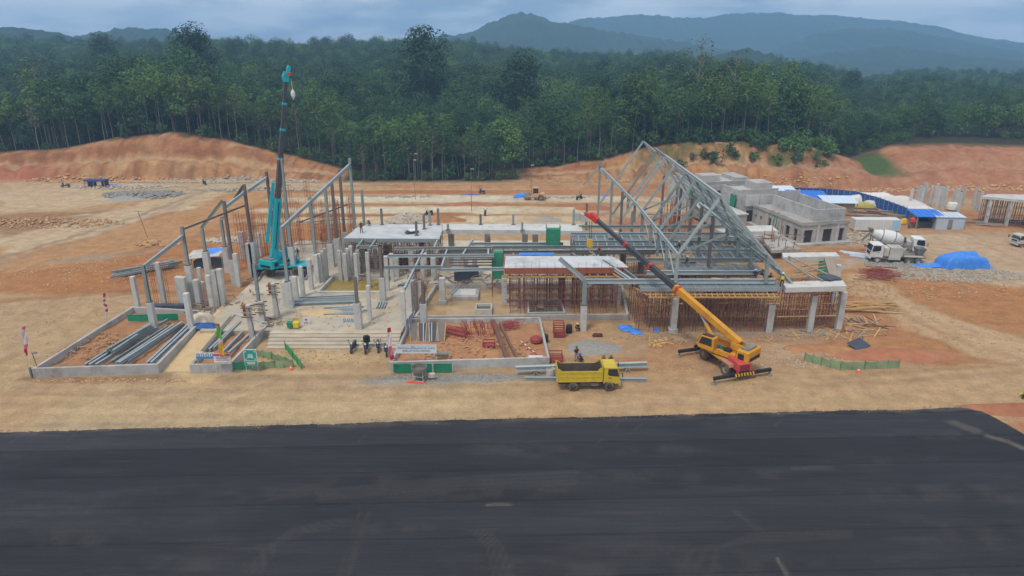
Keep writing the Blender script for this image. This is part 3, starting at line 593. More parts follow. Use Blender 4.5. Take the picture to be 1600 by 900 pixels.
# ------------------------------------------------------------------ forest
def leafmat(name, c, c2):
    m = bpy.data.materials.new(name); m.use_nodes = True; nt = m.node_tree; n = nt.nodes; l = nt.links
    b = n['Principled BSDF']; b.inputs['Roughness'].default_value = .75; b.inputs['Specular IOR Level'].default_value = .2
    oi = n.new('ShaderNodeObjectInfo'); ge = n.new('ShaderNodeNewGeometry'); tc = n.new('ShaderNodeTexCoord')
    nz = n.new('ShaderNodeTexNoise'); nz.inputs['Scale'].default_value = .55; nz.inputs['Detail'].default_value = 3; l.new(tc.outputs['Object'], nz.inputs['Vector'])
    ad = n.new('ShaderNodeMath'); ad.operation = 'ADD'; l.new(oi.outputs['Random'], ad.inputs[0]); l.new(nz.outputs['Fac'], ad.inputs[1])
    a2 = n.new('ShaderNodeMath'); a2.operation = 'ADD'; l.new(ad.outputs[0], a2.inputs[0]); l.new(ge.outputs['Random Per Island'], a2.inputs[1])
    mr = n.new('ShaderNodeMapRange'); mr.inputs['From Min'].default_value = .5; mr.inputs['From Max'].default_value = 2.4; l.new(a2.outputs[0], mr.inputs['Value'])
    mx = n.new('ShaderNodeMix'); mx.data_type = 'RGBA'; mx.inputs['A'].default_value = (*c, 1); mx.inputs['B'].default_value = (*c2, 1); l.new(mr.outputs[0], mx.inputs['Factor'])
    # stands of different kinds and age: patches of lighter and darker foliage across the hill
    n2 = n.new('ShaderNodeTexNoise'); n2.inputs['Scale'].default_value = .028; n2.inputs['Detail'].default_value = 3; l.new(oi.outputs['Location'], n2.inputs['Vector'])
    r2 = n.new('ShaderNodeMapRange'); r2.inputs['From Min'].default_value = .32; r2.inputs['From Max'].default_value = .68; r2.inputs['To Min'].default_value = .62; r2.inputs['To Max'].default_value = 1.55; l.new(n2.outputs['Fac'], r2.inputs['Value'])
    vs = n.new('ShaderNodeVectorMath'); vs.operation = 'SCALE'; l.new(mx.outputs['Result'], vs.inputs[0]); l.new(r2.outputs[0], vs.inputs['Scale'])
    l.new(vs.outputs[0], b.inputs['Base Color'])
    return m
LEAF = [leafmat('leaf_dark', (.016, .040, .016), (.046, .106, .036)), leafmat('leaf_mid', (.026, .060, .018), (.074, .152, .044)), leafmat('leaf_fresh', (.042, .080, .020), (.112, .195, .048)), leafmat('leaf_dry', (.05, .06, .03), (.12, .13, .06))]
BARK = mat('bark_pale', srgb(134, 128, 114), .9, .25, 1.5, 0, dirt=srgb(96, 88, 74), dirtamt=.6, orand=.25)
BARKD = mat('bark_dark', srgb(82, 76, 64), .9, .25, 1.5, 0, orand=.25)
def tree_data(seed, h, clear, cw, blobs, leaves, size, tr, lean=.6, limbs=5, droop=.15, sparse=False):
    """tapered trunk with limbs (MB) and a crown of leaf-clump faces spread through lobes (MB)"""
    q = random.Random(seed); tk = MB(); cr = MB()
    top = Vector((q.uniform(-lean, lean), q.uniform(-lean, lean), h * .93)); pts = [Vector((0, 0, -.5))]
    n = 4
    for i in range(1, n + 1):
        t = i / n; pts.append(Vector((top.x * t ** 1.4 + q.uniform(-.15, .15), top.y * t ** 1.4 + q.uniform(-.15, .15), top.z * t)))
    for i in range(n): tk.tube(pts[i], pts[i + 1], tr * (1 - .2 * i), tr * (1 - .2 * (i + 1)) if i < n - 1 else tr * .12, 5, False)
    cen = []
    for i in range(blobs):
        a = i * 2.4 + q.uniform(-.5, .5); t = (i + .5) / blobs
        zz = clear + (h - clear) * (.12 + .8 * t); rr = cw * .5 * math.sin(math.pi * min(.96, .18 + .72 * t)) * q.uniform(.45, .95)
        k = min(1, zz / top.z); ax = Vector((top.x * k ** 1.4, top.y * k ** 1.4, zz))
        cen.append((ax + Vector((math.cos(a) * rr, math.sin(a) * rr, 0)), cw * q.uniform(.17, .30), ax))
    for i in range(min(limbs, blobs)):
        c, r, ax = cen[i * blobs // max(limbs, 1)]
        b0 = Vector((ax.x, ax.y, max(clear * .8, ax.z - rnd.uniform(.8, 1.0) * (c - ax).length - .6)))
        tk.tube(b0, c, tr * .42, tr * .1, 4, False)
    for i in range(leaves):
        c, r, ax = cen[i % blobs]
        while True:
            d = Vector((q.uniform(-1, 1), q.uniform(-1, 1), q.uniform(-1, 1)))
            if .25 < d.length < 1: break
        d = d.normalized() * (d.length ** .6)
        p = c + Vector((d.x * r, d.y * r, d.z * r * .72))
        s = size * q.uniform(.55, 1.3); nn = (d * .7 + Vector((0, 0, .8)) + Vector((q.uniform(-.6, .6), q.uniform(-.6, .6), q.uniform(-.4, .4)))).normalized()
        t1 = nn.cross(Vector((q.uniform(-1, 1), q.uniform(-1, 1), .2))).normalized(); t2 = nn.cross(t1)
        b = nn * s * .22
        cr.add((p - t1 * s - b, p - t2 * s * .6, p + t1 * s - b, p + t2 * s * .6 + b * .4), ((0, 1, 3), (1, 2, 3)))
    return tk, cr
KINDS = {}
def proto(key, mats, **kw):
    tk, cr = tree_data(**kw); KINDS[key] = (tk, cr, mats)
for i in range(4): proto(('slender', i), (BARK, LEAF[1 + i % 2]), seed=10 + i, h=(13, 16.5, 15, 19)[i], clear=(5.5, 8.5, 7, 9.5)[i], cw=(5.4, 6.4, 7.2, 6)[i], blobs=10, leaves=640, size=.30, tr=.11, lean=1.9, limbs=5)
for i in range(4): proto(('bushy', i), (BARKD, LEAF[i % 3]), seed=30 + i, h=(10, 13.5, 15.5, 18)[i], clear=(2, 3, 4, 5)[i], cw=(7, 9, 8, 11)[i], blobs=(11, 15, 14, 19)[i], leaves=(900, 1300, 1150, 1700)[i], size=.34, tr=.17, lean=.8, limbs=6)
for i in range(2): proto(('emergent', i), (BARKD, leafmat('leaf_deep', (.010, .026, .012), (.028, .064, .026))), seed=50 + i, h=25 + 3 * i, clear=9, cw=15, blobs=22, leaves=3400, size=.5, tr=.42, lean=1, limbs=12)
for i in range(2): proto(('bare', i), (BARK, LEAF[3]), seed=60 + i, h=19 + 2 * i, clear=9, cw=8.5, blobs=16, leaves=230, size=.26, tr=.26, lean=.8, limbs=16)
for i in range(2): proto(('dry', i), (BARK, LEAF[3]), seed=70 + i, h=11.5 + 2 * i, clear=5.5, cw=5, blobs=12, leaves=260, size=.28, tr=.13, lean=1.4, limbs=10)
for i in range(3): proto(('shrub', i), (BARKD, LEAF[1 + i % 2]), seed=80 + i, h=2.6 + .6 * i, clear=.3, cw=3.6, blobs=7, leaves=240, size=.27, tr=.05, lean=.2, limbs=3)
TREE_LABELS = {
 'slender': 'slender pale-trunked tree in the front rows',
 'bushy': 'round bushy green tree in the front rows',
 'dry': 'thin half-bare pale tree in the front rows',
 'shrub': 'low leafy shrub at the forest edge'}
SRC = {}
def plant(key, x, y, sc=1, rz=0, label=None, group=None, z=None, name=None):
    nm = name or {'shrub': 'shrub'}.get(key[0], 'tree')
    if z is None: z = gz(x, y)
    if key not in SRC:
        tk, cr, ms = KINDS[key]
        t = thing(nm, 'x', 'shrub' if nm == 'shrub' else 'tree', (x, y, z), rz)
        tk.ob('stem' if nm == 'shrub' else 'trunk', ms[0], t, local=True); cr.ob('foliage' if nm == 'shrub' else 'crown', ms[1], t, local=True); SRC[key] = t
    else: t = inst(SRC[key], (x, y, z), rz)
    t.scale = (sc, sc, sc * rnd.uniform(.92, 1.1))
    if label is None:
        k = x * 183 / y; zone = ('at the far left', 'on the rise left of the mound', 'on top of the orange mound', 'where the mound falls to the right', 'straight behind the left wing', 'behind the middle terraces', 'above the cut left of the roof frame', 'on the bench behind the roof frame', 'above the gully', 'in the low forest at the right', 'at the far right')[sum(k > v for v in (-118, -100, -72, -48, -30, -6, 28, 62, 84, 112))]
        label = TREE_LABELS[key[0]] + ' ' + zone; group = zone + ' ' + key[0]
    t['label'] = label
    if group: t['group'] = group
    elif 'group' in t: del t['group']
    return t
def edge_y(x):
    """where the forest begins for a given x (behind the cut)"""
    hc = np.interp(x, CX, CH); yb = np.interp(x, YBX, YBV); yc = yb + 12 + 14 * sst(60, 100, np.array(x))
    return float(np.where(hc > .8, yc + 1.5 + 16 * sst(84, 92, np.array(x)), yb + 2))
def build_forest():
    q = random.Random(5); pts = []; front = 0
    # three rows of single trees along the edge
    for row, off in enumerate((0, 3.2, 6.8)):
        x = -136 + row * 1.1
        while x < 136:
            ey = edge_y(x) + off + q.uniform(-1, 1.4); f = ey / 183
            k = q.random(); right = x > 84
            if right: key = ('bushy', q.randrange(4)) if k < .7 else ('slender', q.randrange(4))
            elif -45 < x < 4: key = ('dry', q.randrange(2)) if k < .38 else (('slender', q.randrange(4)) if k < .8 else ('bushy', q.randrange(4)))
            else: key = ('slender', q.randrange(4)) if k < .72 else (('bushy', q.randrange(4)) if k < .86 else ('dry', q.randrange(2)))
            plant(key, x * f, ey, q.uniform(.62, 1.05) * (.66 if right else 1), q.uniform(0, 6.28)); front += 1
            x += q.uniform(2.3, 3.9) + (.6 if row else 0)
    x = -134
    while x < 134:
        if -62 < x or q.random() < .5:
            ey = edge_y(x) - q.uniform(.2, 2.0); plant(('shrub', q.randrange(3)), x * ey / 183, ey, q.uniform(.6, 1.3), q.uniform(0, 6.28))
        x += q.uniform(1.8, 5)
    # single trees one can name
    def at(px, Y, key, sc, label):
        p = PY(px, 100, Y); plant(key, p.x, Y, sc, 1.0, label=label)
    at(662, 245, ('emergent', 1), 1.14, 'broad dark tree towering over the skyline left of the mountain peak')
    at(812, 232, ('emergent', 0), 1.06, 'wide flat-topped dark tree rising above the forest in the middle')
    at(303, 250, ('emergent', 0), 1.0, 'tall dark tree above the mound left of the teal crane boom')
    at(165, 330, ('emergent', 1), .8, 'dark round tree on the skyline at the far left')
    at(945, 240, ('emergent', 1), .66, 'dark broad tree in the forest left of the roof frame')
    at(1335, 330, ('emergent', 0), .62, 'single dark tree standing above the low forest skyline on the right')
    at(52, 190, ('bare', 1), 1.15, 'tall pale bare-branched tree at the far left edge of the forest')
    at(1094, 204, ('bare', 1), 1.18, 'tall pale tree with forked branches on the bench above the roof frame')
    at(1152, 199, ('bare', 0), 1.12, 'slim pale tree leaning on the bench right of the forked one')
    at(205, 186, ('bare', 0), .8, 'pale half-bare tree at the crest left of the mound top')
    # green bushes on the cut bench to the right
    for i in range(110):
        px = q.uniform(1055, 1295); Y = q.uniform(168.5, 186); x = (px - 800) / 1080 * (Y * .95 + 8)
        plant(('shrub', q.randrange(3)), x, Y, q.uniform(.45, 1.15), q.uniform(0, 6.28), label='low green bush on the %s %s of the orange bench' % (('lower slope' if Y < 176 else 'upper edge'), ('at the left', 'in the middle', 'at the right')[min(2, int((px - 1055) / 80))]), group='bushes on the bench')
    for i in range(26):
        px = q.uniform(1300, 1420); Y = q.uniform(186, 200); x = (px - 800) / 1080 * (Y * .95 + 8)
        plant(('shrub', q.randrange(3)), x, Y, q.uniform(.4, .8), q.uniform(0, 6.28), label='low green bush in the grassy gully between the orange cut slopes', group='bushes in the gully')
    # the rest reads as one mass
    P_, idx, rot, scl = [], [], [], []
    keys = [('slender', i) for i in range(4)] + [('bushy', i) for i in range(4)] + [('dry', i) for i in range(2)] + [('shrub', i) for i in range(3)] + [('emergent', 0)]
    keys.sort()
    cand = []
    y = 174.0
    while y < 620:
        step = 3.3 if y < 230 else (4.1 if y < 330 else 5.4)
        hw = y * .79 + 12; x = -hw
        while x < hw:
            xx = x + q.uniform(-.45, .45) * step; yy = y + q.uniform(-.45, .45) * step
            cand.append((xx, yy, step)); x += step
        y += step * .9
    X = np.array([c[0] for c in cand]); Y = np.array([c[1] for c in cand]); XB = X * 185 / Y
    hc = np.interp(XB, CX, CH); yb = np.interp(XB, YBX, YBV); yc = yb + 12 + 14 * sst(60, 100, XB)
    ey = np.where(hc > .8, yc + 1.5 + 16 * sst(84, 92, XB), yb + 2)
    ZZ = ground_z(X, Y); dens = fbm(X * .02, Y * .02, 77); dark = fbm(X * .03, Y * .03, 78)
    for i in range(len(cand)):
        d = Y[i] - ey[i]
        if d < 8.6: continue
        k = q.random()
        if Y[i] < 215 and k < .22: key = ('shrub', q.randrange(3)); s = q.uniform(.8, 1.5)
        elif dark[i] > .56 and k < .05: key = ('emergent', 0); s = q.uniform(.5, .8)
        elif d > 30 and k < .8: key = ('bushy', q.randrange(4)); s = q.uniform(.8, 1.25)
        elif dens[i] > .5: key = ('bushy', q.randrange(4)) if k < .75 else ('slender', q.randrange(4)); s = q.uniform(.75, 1.2)
        else: key = ('slender', q.randrange(4)) if k < .6 else (('bushy', q.randrange(4)) if k < .93 else ('dry', q.randrange(2))); s = q.uniform(.75, 1.15)
        s *= .50 + .95 * (dens[i] - .3)
        if XB[i] > 88: s *= .72
        P_.append((X[i], Y[i], ZZ[i])); idx.append(keys.index(key)); rot.append(q.uniform(0, 6.28)); scl.append(s)
    pc = bpy.data.collections.new('forest_kinds')
    for j, key in enumerate(keys):
        tk, cr, ms = KINDS[key]; mb = MB(); mb.add(tk.v, tk.f); mb.mi = 1; mb.add(cr.v, cr.f)
        o = mb.ob('kind_%02d' % j, list(ms), local=True); COL.objects.unlink(o); pc.objects.link(o)
    me = bpy.data.meshes.new('forest'); me.from_pydata(P_, [], [])
    for nm, ty, dat in (('idx', 'INT', idx), ('rot', 'FLOAT', rot), ('scl', 'FLOAT', scl)):
        a = me.attributes.new(nm, ty, 'POINT'); a.data.foreach_set('value', dat)
    o = bpy.data.objects.new('forest', me); COL.objects.link(o); meta(o, 'dense dark green forest mass covering the hillside behind the site', 'forest', kind='stuff')
    ng = bpy.data.node_groups.new('forest', 'GeometryNodeTree')
    ng.interface.new_socket('Geometry', in_out='INPUT', socket_type='NodeSocketGeometry'); ng.interface.new_socket('Geometry', in_out='OUTPUT', socket_type='NodeSocketGeometry')
    n = ng.nodes; l = ng.links; gi = n.new('NodeGroupInput'); go = n.new('NodeGroupOutput'); ip = n.new('GeometryNodeInstanceOnPoints'); ci = n.new('GeometryNodeCollectionInfo')
    ci.inputs['Collection'].default_value = pc; ci.inputs['Separate Children'].default_value = True; ci.inputs['Reset Children'].default_value = True; ip.inputs['Pick Instance'].default_value = True
    def att(nm, ty):
        a = n.new('GeometryNodeInputNamedAttribute'); a.data_type = ty; a.inputs['Name'].default_value = nm; return a.outputs[0]
    cx = n.new('ShaderNodeCombineXYZ'); l.new(att('rot', 'FLOAT'), cx.inputs[2])
    er = n.new('FunctionNodeEulerToRotation'); l.new(cx.outputs[0], er.inputs[0])
    l.new(gi.outputs[0], ip.inputs['Points']); l.new(ci.outputs[0], ip.inputs['Instance']); l.new(att('idx', 'INT'), ip.inputs['Instance Index']); l.new(er.outputs[0], ip.inputs['Rotation']); l.new(att('scl', 'FLOAT'), ip.inputs['Scale']); l.new(ip.outputs[0], go.inputs[0])
    md = o.modifiers.new('forest', 'NODES'); md.node_group = ng
    print('FOREST', front, len(P_))
build_forest()
# ------------------------------------------------------------------ platform, steps, pools, planters
def watermat(name, c, rough=.12, var=.12):
    return mat(name, c, rough, var, .5, .05, spec=.5, dirt=tuple(v * .75 for v in c), dirtamt=.5)
WATER_Y = watermat('water_algae', srgb(146, 124, 52), .16); WATER_B = watermat('water_mud', srgb(170, 140, 98), .16, .22); WATER_G = watermat('water_green', srgb(98, 92, 58), .16)
ZP = .8
for i, (x0, x1, y0, y1) in enumerate(((-36, -12.6, 73.4, 86.2), (-36, -26, 86.2, 93), (-17.0, -12.6, 86.2, 93), (-36, -12.6, 93, 112), (-12.6, 16.5, 90.2, 112), (-12.6, -12.0, 77.2, 90.2))):
    MB().lohi((x0, y0, -.3), (x1, y1, ZP - (.003 if i % 2 else 0))).ob('platform', PLATFORM, kind='structure')
MB().add([(-36.3, 64.5, .02), (-33.2, 64.5, .02), (-34.2, 78.8, ZP + .01), (-36.6, 80.2, ZP + .01), (-36.3, 64.5, -.2), (-33.2, 64.5, -.2), (-34.2, 78.8, -.2), (-36.6, 80.2, -.2)], ((0, 1, 2, 3), (0, 4, 5, 1), (1, 5, 6, 2), (3, 2, 6, 7), (0, 3, 7, 4))).ob('ramp', SAND, kind='structure')
MB().add([(-36.6, 80.3, ZP - .02), (-34.2, 78.8, ZP - .02), (-28.4, 75.6, ZP - .02), (-28.4, 73.4, ZP - .02), (-27.0, 73.3, ZP - .02), (-36.6, 81.5, ZP - .02)], ((0, 1, 2, 3, 4, 5),)).ob('platform', PLATFORM, kind='structure')
steps = thing('stairway', 'wide flight of five pale concrete steps up to the platform', 'stairs', (-20, 71.5, 0))
for i in range(5):
    MB().lohi((-27.3 - .12 * i, 70.0 + .68 * i, -.1 if i == 0 else .16 * i - .02), (-12.7, 73.4 + .002 * i, .16 * (i + 1))).ob('step', PLATFORM, steps, bevel=.02)
def ring(name, label, cat, pts, h, t, wall, fill=None, fillz=0, fname='soil', zb=-.1):
    c = sum((Vector(p) for p in pts), Vector((0, 0))) / len(pts); th = thing(name, label, cat, (c.x, c.y, 0)); n = len(pts)
    for i in range(n):
        a = Vector(pts[i]); b = Vector(pts[(i + 1) % n]); d = (b - a).normalized(); nn = Vector((-d.y, d.x))
        if nn.dot(c - a) < 0: nn = -nn
        e = .0 if i % 2 == 0 else t + .004
        a2 = a + d * e; b2 = b - d * e; hh = h - (.0 if i % 2 == 0 else .006)
        v = [(*a2, zb), (*b2, zb), (*(b2 + nn * t), zb), (*(a2 + nn * t), zb)]; v += [(x, y, hh) for x, y, z in v]
        MB().add(v, ((0, 3, 2, 1), (4, 5, 6, 7), (0, 1, 5, 4), (1, 2, 6, 5), (2, 3, 7, 6), (3, 0, 4, 7))).ob('wall', wall, th, bevel=.02)
    if fill:
        q = [Vector(p) + (c - Vector(p)).normalized() * t * .9 for p in pts]
        if fname == 'water': MB().add([(p.x, p.y, fillz) for p in q], (tuple(range(n)),)).ob('water', fill, th)
        else:
            mb = MB(); mb.smooth = True; N = 26; V = []
            for j in range(N + 1):
                for i in range(N + 1):
                    u, w = i / N, j / N; p = q[0].lerp(q[1], u).lerp(q[3].lerp(q[2], u), w)
                    V.append((p.x, p.y, fillz + (float(fbm(np.array([p.x * .5]), np.array([p.y * .5]), 61)[0]) - .5) * .8))
            mb.add(V, [(j * (N + 1) + i, j * (N + 1) + i + 1, (j + 1) * (N + 1) + i + 1, (j + 1) * (N + 1) + i) for j in range(N) for i in range(N)]); mb.ob(fname, fill, th)
    return th
ring('planter', 'large concrete planter full of stacked steel beams at the left front corner', 'planter', [(-48.5, 63.0), (-36.2, 64.0), (-36.9, 79.0), (-47.4, 80.6)], 1.05, .3, CONC, SOIL, .35)
ring('planter', 'narrow concrete planter with steel beams beside the steps', 'planter', [(-33.0, 64.0), (-28.9, 64.2), (-28.55, 75.4), (-34.0, 78.6)], 1.0, .28, CONC, SOIL, .4)
ring('planter', 'wide concrete planter behind the white banner holding red scaffold frames', 'planter', [(-12.6, 64.5), (3.95, 65.7), (3.4, 77.0), (-12.1, 76.6)], 1.05, .25, CONC, SOIL, .4)
ring('pool', 'concrete kerbed pit filled with yellow-green water on the platform', 'pool', [(-25.9, 86.0), (-17.1, 86.0), (-17.5, 93.0), (-25.5, 93.0)], 1.05, .35, CONCW, WATER_Y, .5, 'water', -.2)
ring('basin', 'large shallow basin of brown water in front of the scaffolded slab', 'basin', [(-11.9, 77.9), (14.3, 78.6), (15.3, 90.1), (-10.6, 90.1)], .75, .32, CONCD, WATER_B, .1, 'water', -.2)
ring('pit', 'small concrete box pit standing in the brown water', 'pit', [(-4.6, 80.0), (-2.5, 80.0), (-2.5, 82.2), (-4.6, 82.2)], .85, .18, CONCW, WATER_G, .5, 'water', .0)
ring('pit', 'concrete kerbed pit of green water near the scaffolded slab', 'pit', [(1.9, 79.0), (6.6, 79.2), (6.4, 83.3), (2.0, 83.3)], .8, .22, CONCD, WATER_G, .4, 'water', .0)
bl = thing('concrete_plinth', 'low concrete plinth with a recessed top in the brown basin', 'plinth', (-6.3, 86.6, .1))
MB().lohi((-8.0, 84.9, 0), (-4.4, 88.2, .7)).ob('base', CONCD, bl, bevel=.03); MB().lohi((-7.8, 85.5, .66), (-4.8, 88.0, .74)).ob('slab', CONCW, bl)
MB().bar((-8.4, 85.2, .95), (-7.5, 88.8, .95), .14).bar((-8.0, 85.2, .95), (-7.1, 88.8, .95), .14).ob('channel', GALV, bl)
MB().lohi((3.2, 81.2, .5), (4.0, 83.6, .58)).ob('plank', WOODG, label='pale plank lying across the green water pit', cat='plank')

# ------------------------------------------------------------------ columns
def column(bx, by, ty, w, label, group, zb=ZP, steel=None, steelw=None, tx=None, name='concrete_column', m=None, rebar=False, foot=False):
    b = P(bx, by, zb); t = PY(bx, ty, b.y).z if ty is not None else zb
    th = thing(name, label, 'column', b, 0, group)
    d = w * (b.y * _c + 20) / 1080                      # px -> metres at this distance
    if ty is not None: MB().lohi((b.x - d / 2, b.y - d / 2, zb - .8), (b.x + d / 2, b.y + d / 2, t)).ob('shaft', m or CONCW, th, bevel=.025)
    if foot: MB().lohi((b.x - d * .75, b.y - d * .75, zb - .8), (b.x + d * .75, b.y + d * .75, zb + .55)).ob('footing', CONC, th, bevel=.03)
    top = t
    if steel is not None:
        top = PY(bx, steel, b.y).z; s = steelw or .34
        MB().ibeam((b.x, b.y, t + .12), (b.x, b.y, top), s, s, .04).ob('stanchion', STEEL if rnd.random() > .35 else STEELD, th)
        MB().lohi((b.x - s * .8, b.y - s * .8, t), (b.x + s * .8, b.y + s * .8, t + .12)).ob('base_plate', STEELD, th)
    if rebar:
        mb = MB()
        for k in range(8):
            a = k * math.pi / 4; mb.tube((b.x + d * .36 * math.cos(a), b.y + d * .36 * math.sin(a), t), (b.x + d * .36 * math.cos(a), b.y + d * .36 * math.sin(a), t + rnd.uniform(.5, .9)), .02, n=4)
        mb.ob('starter_bars', REBAR, th, kind='stuff')
    return Vector((b.x, b.y, top)), th
gA = 'slender concrete columns of the left wing'
LA = 'pale concrete column stub left of the teal crane'
for i_, (bx, by, ty, w) in enumerate(sorted(((285, 474, 432, 8), (291.5, 475, 433, 8), (311, 472, 437, 7), (332, 480, 430, 6), (340, 469, 422, 6), (349, 468, 420, 7), (316, 455, 418, 5), (373, 440, 396, 6), (394, 425, 380, 8), (402, 424, 382, 7), (380, 397, 362, 7), (406, 393, 364, 6), (320, 470, 440, 5)))):
    column(bx, by, ty, w, LA + ', %s from the left' % ORD[i_], gA, rebar=rnd.random() < .3)
LB = 'slim pale column in the row between teal crane and pool'
for i_, (bx, by, ty, w) in enumerate(sorted(((474, 463, 416, 5.5), (487, 452, 405, 6), (497, 442, 398, 5.5), (502, 440, 396, 5.5), (506.5, 438, 392, 5), (511, 434, 388, 5), (464, 470, 432, 6)))):
    column(bx, by, ty, w, LB + ', %s from the left' % ORD[i_], 'columns left of the pool')
LC = 'slim pale concrete column in the cluster before the left slab'
for i_, (bx, by, ty, w) in enumerate(sorted(((533, 434, 391, 5), (541.5, 436, 396, 5.5), (546, 432, 388, 5), (551, 428, 384, 5), (555, 424, 382, 5), (558, 437, 396, 5), (561, 428, 390, 5), (569, 420, 384, 4.5), (577, 446, 394, 5), (588, 420, 382, 4.5), (604, 412, 382, 5), (610.5, 412, 382, 5), (606, 454, 400, 5.5), (613.5, 440, 396, 5), (620, 432, 402, 8), (644, 425, 384, 8), (573, 412, 384, 4), (596, 415, 383, 4)))):
    column(bx, by, ty, w, LC + ', %s from the left' % ORD[i_], 'columns under the left slab')
column(300, 516, 458, 7, 'tall slim white column with a blue tag beside the tarpaulin bundle', None, zb=.5)
column(258, 480, 410, 6, 'slim column at the back corner of the beam-filled planter', None, zb=.4, m=CONCW)
column(217, 486, 432, 6, 'slim leaning column outside the left planter near the striped pole', None, zb=.2)
column(450.5, 481, 440, 10, 'thick pale concrete column right of the clamped columns', None)
column(578.5, 500, 446, 5, 'slim white post on the sandy platform before the pool', None)
column(561, 513, 473, 9.5, 'square concrete column with dark steel top behind the blue safety sign', None, steel=433)
column(599, 470, 433, 8, 'square concrete column with steel top at the corner of the pool', None, steel=386)
column(663, 513, 474, 9, 'square concrete column with steel top rising from the wide planter', None, zb=.5, steel=440)
column(632, 510, 455, 6, 'tall thin white column at the left end of the wide planter', None, zb=.6)
for i_, (bx, by, ty, w) in enumerate(((641, 486, 440, 6), (647, 484, 438, 6), (653, 482, 440, 4))):
    column(bx, by, ty, w, 'pale slim column at the left edge of the brown basin, %s from the left' % ORD[i_], 'columns at the basin edge')
column(692, 474, 434, 8, 'concrete column on a footing standing in brown water by the plinth', None, zb=.1, foot=True)
column(788, 473, 434, 7.5, 'concrete column at the left end of the scaffolded slab', None, zb=.1)
column(877, 469, 433, 7, 'concrete column in the middle of the scaffolded slab front', None, zb=.1)
column(966, 478, 446, 5, 'concrete column at the right end of the brown basin', None, zb=.1)
topF, _ = column(911, 515, 476, 8.5, 'concrete column with grey steel stanchion at the front corner of the roof frame', None, zb=.05, steel=437, steelw=.5)
column(1051, 519, 465, 8.5, 'concrete column on a footing below the left gable post', None, zb=.02, foot=True)
column(1200, 517, 475, 9, 'concrete column with timber collar below the right gable post', None, zb=.02)
column(1264, 517, 461, 7.5, 'concrete column under the middle of the right slab frame', None, zb=.02)
column(1309, 513, 456, 8, 'outermost concrete column at the right corner of the slab frame', None, zb=.02)
for i_, (bx, by, ty, w) in enumerate(((663, 432, 396, 9), (678, 436, 402, 7), (715, 432, 398, 9), (728, 425, 396, 6), (742, 430, 398, 7))):
    column(bx, by, ty, w, 'concrete column below the grid of grey beams, %s from the left' % ORD[i_], 'columns below the beam grid')
for i_, (bx, by, ty) in enumerate(((660, 402, 374), (706, 400, 362), (762, 397, 363), (820, 398, 363), (836, 398, 362), (895, 398, 364))):
    column(bx, by, ty, 8, 'broad concrete column carrying the rear slab strip, %s from the left' % ORD[i_], 'columns under the rear slab')
for i_, (bx, by, ty) in enumerate(((941, 428, 398), (972, 425, 396), (1000, 432, 398), (1067, 430, 400), (1080, 436, 408))):
    column(bx, by, ty, 8, 'concrete column under the steel deck behind the crane boom, %s from the left' % ORD[i_], 'columns under the steel deck', zb=.05)
# clamped columns by the narrow planter
for bx, by, ty, st, lb in ((394, 526, 476, 470, 'narrow column boxed with timber clamps at the narrow planter'), (411, 502, 470, 408, 'column with timber clamps left of a steel stanchion'), (433, 496, 442, 440, 'column with timber clamps and a prop nearest the thick column')):
    b = P(bx, by, ZP); t0 = PY(bx, ty, b.y).z; th = thing('formed_column', lb, 'column', b)
    w = .62 if bx == 411 else .5
    MB().lohi((b.x - w / 2, b.y - w / 2, 0), (b.x + w / 2, b.y + w / 2, t0)).ob('shaft', CONCW, th, bevel=.03)
    if bx == 411: MB().ibeam((b.x - .2, b.y, t0), (b.x - .2, b.y, t0 + 4.6), .34, .34, .04).ob('stanchion', STEEL, th)
    else: MB().lohi((b.x - w / 2 - .3, b.y - w / 2, t0 - 1.3), (b.x - w / 2, b.y + w / 2, t0)).ob('form_panel', PLY, th)
    for k in range(3):
        z = t0 - .25 - k * .55
        for s in (-1, 1):
            MB().bar((b.x - .7, b.y + s * .42, z), (b.x + .6, b.y + s * .42, z), .1).ob('clamp', WOODG if k % 2 else RUST, th)
    MB().bar((b.x + .6, b.y - .5, ZP), (b.x + .2, b.y - .4, t0 - .3), .07).ob('prop', STEELD, th)

# ------------------------------------------------------------------ steel rows of the left wing
def stanchion(bx, by, ty, label, conc=None, zb=ZP, w=.36, cw=8, group=None):
    t, th = column(bx, by, conc if conc else by, cw, label, group, zb=zb, steel=ty, steelw=w, name='steel_column') if conc else (None, None)
    if conc is None:
        b = P(bx, by, zb); z = PY(bx, ty, b.y).z; th = thing('steel_column', label, 'column', b, 0, group)
        MB().ibeam((b.x, b.y, zb), (b.x, b.y, z), w, w, .04).ob('shaft', STEEL, th); MB().lohi((b.x - w, b.y - w, zb - .1), (b.x + w, b.y + w, zb + .06)).ob('base_plate', STEELD, th); t = Vector((b.x, b.y, z))
    return t
c0 = stanchion(242, 516, 414, 'steel column on a concrete stub rising from the beam-filled planter', 472, .4)
c1 = stanchion(303, 470, 354, 'steel column where the first sloping beam of the left row ends', 415)
c2 = stanchion(328, 440, 356, 'steel column with a bent rafter above the tarpaulin hut', 393)
c3 = stanchion(356, 418, 342, 'short steel column right of the tarpaulin hut', 386)
c4 = stanchion(367, 438, 314, 'steel column at the peak of the bent rafter', 405)
c5 = stanchion(399, 425, 288, 'tall weathered steel column left of the teal boom', 378)
c6 = stanchion(432, 402, 268, 'tall steel column touching the teal boom at the end of the sloping beam', 380)
d0 = stanchion(454, 481, 354, 'steel column at the low near end of the long sloping beam', 440, cw=9)
d1 = stanchion(497, 440, 308, 'second steel column under the long sloping beam', None)
d2 = stanchion(519, 416, 294, 'third steel column under the long sloping beam', 380)
d3 = stanchion(529, 408, 281, 'fourth steel column under the long sloping beam', 372)
d4 = stanchion(541, 396, 265, 'fifth steel column under the long sloping beam', 362)
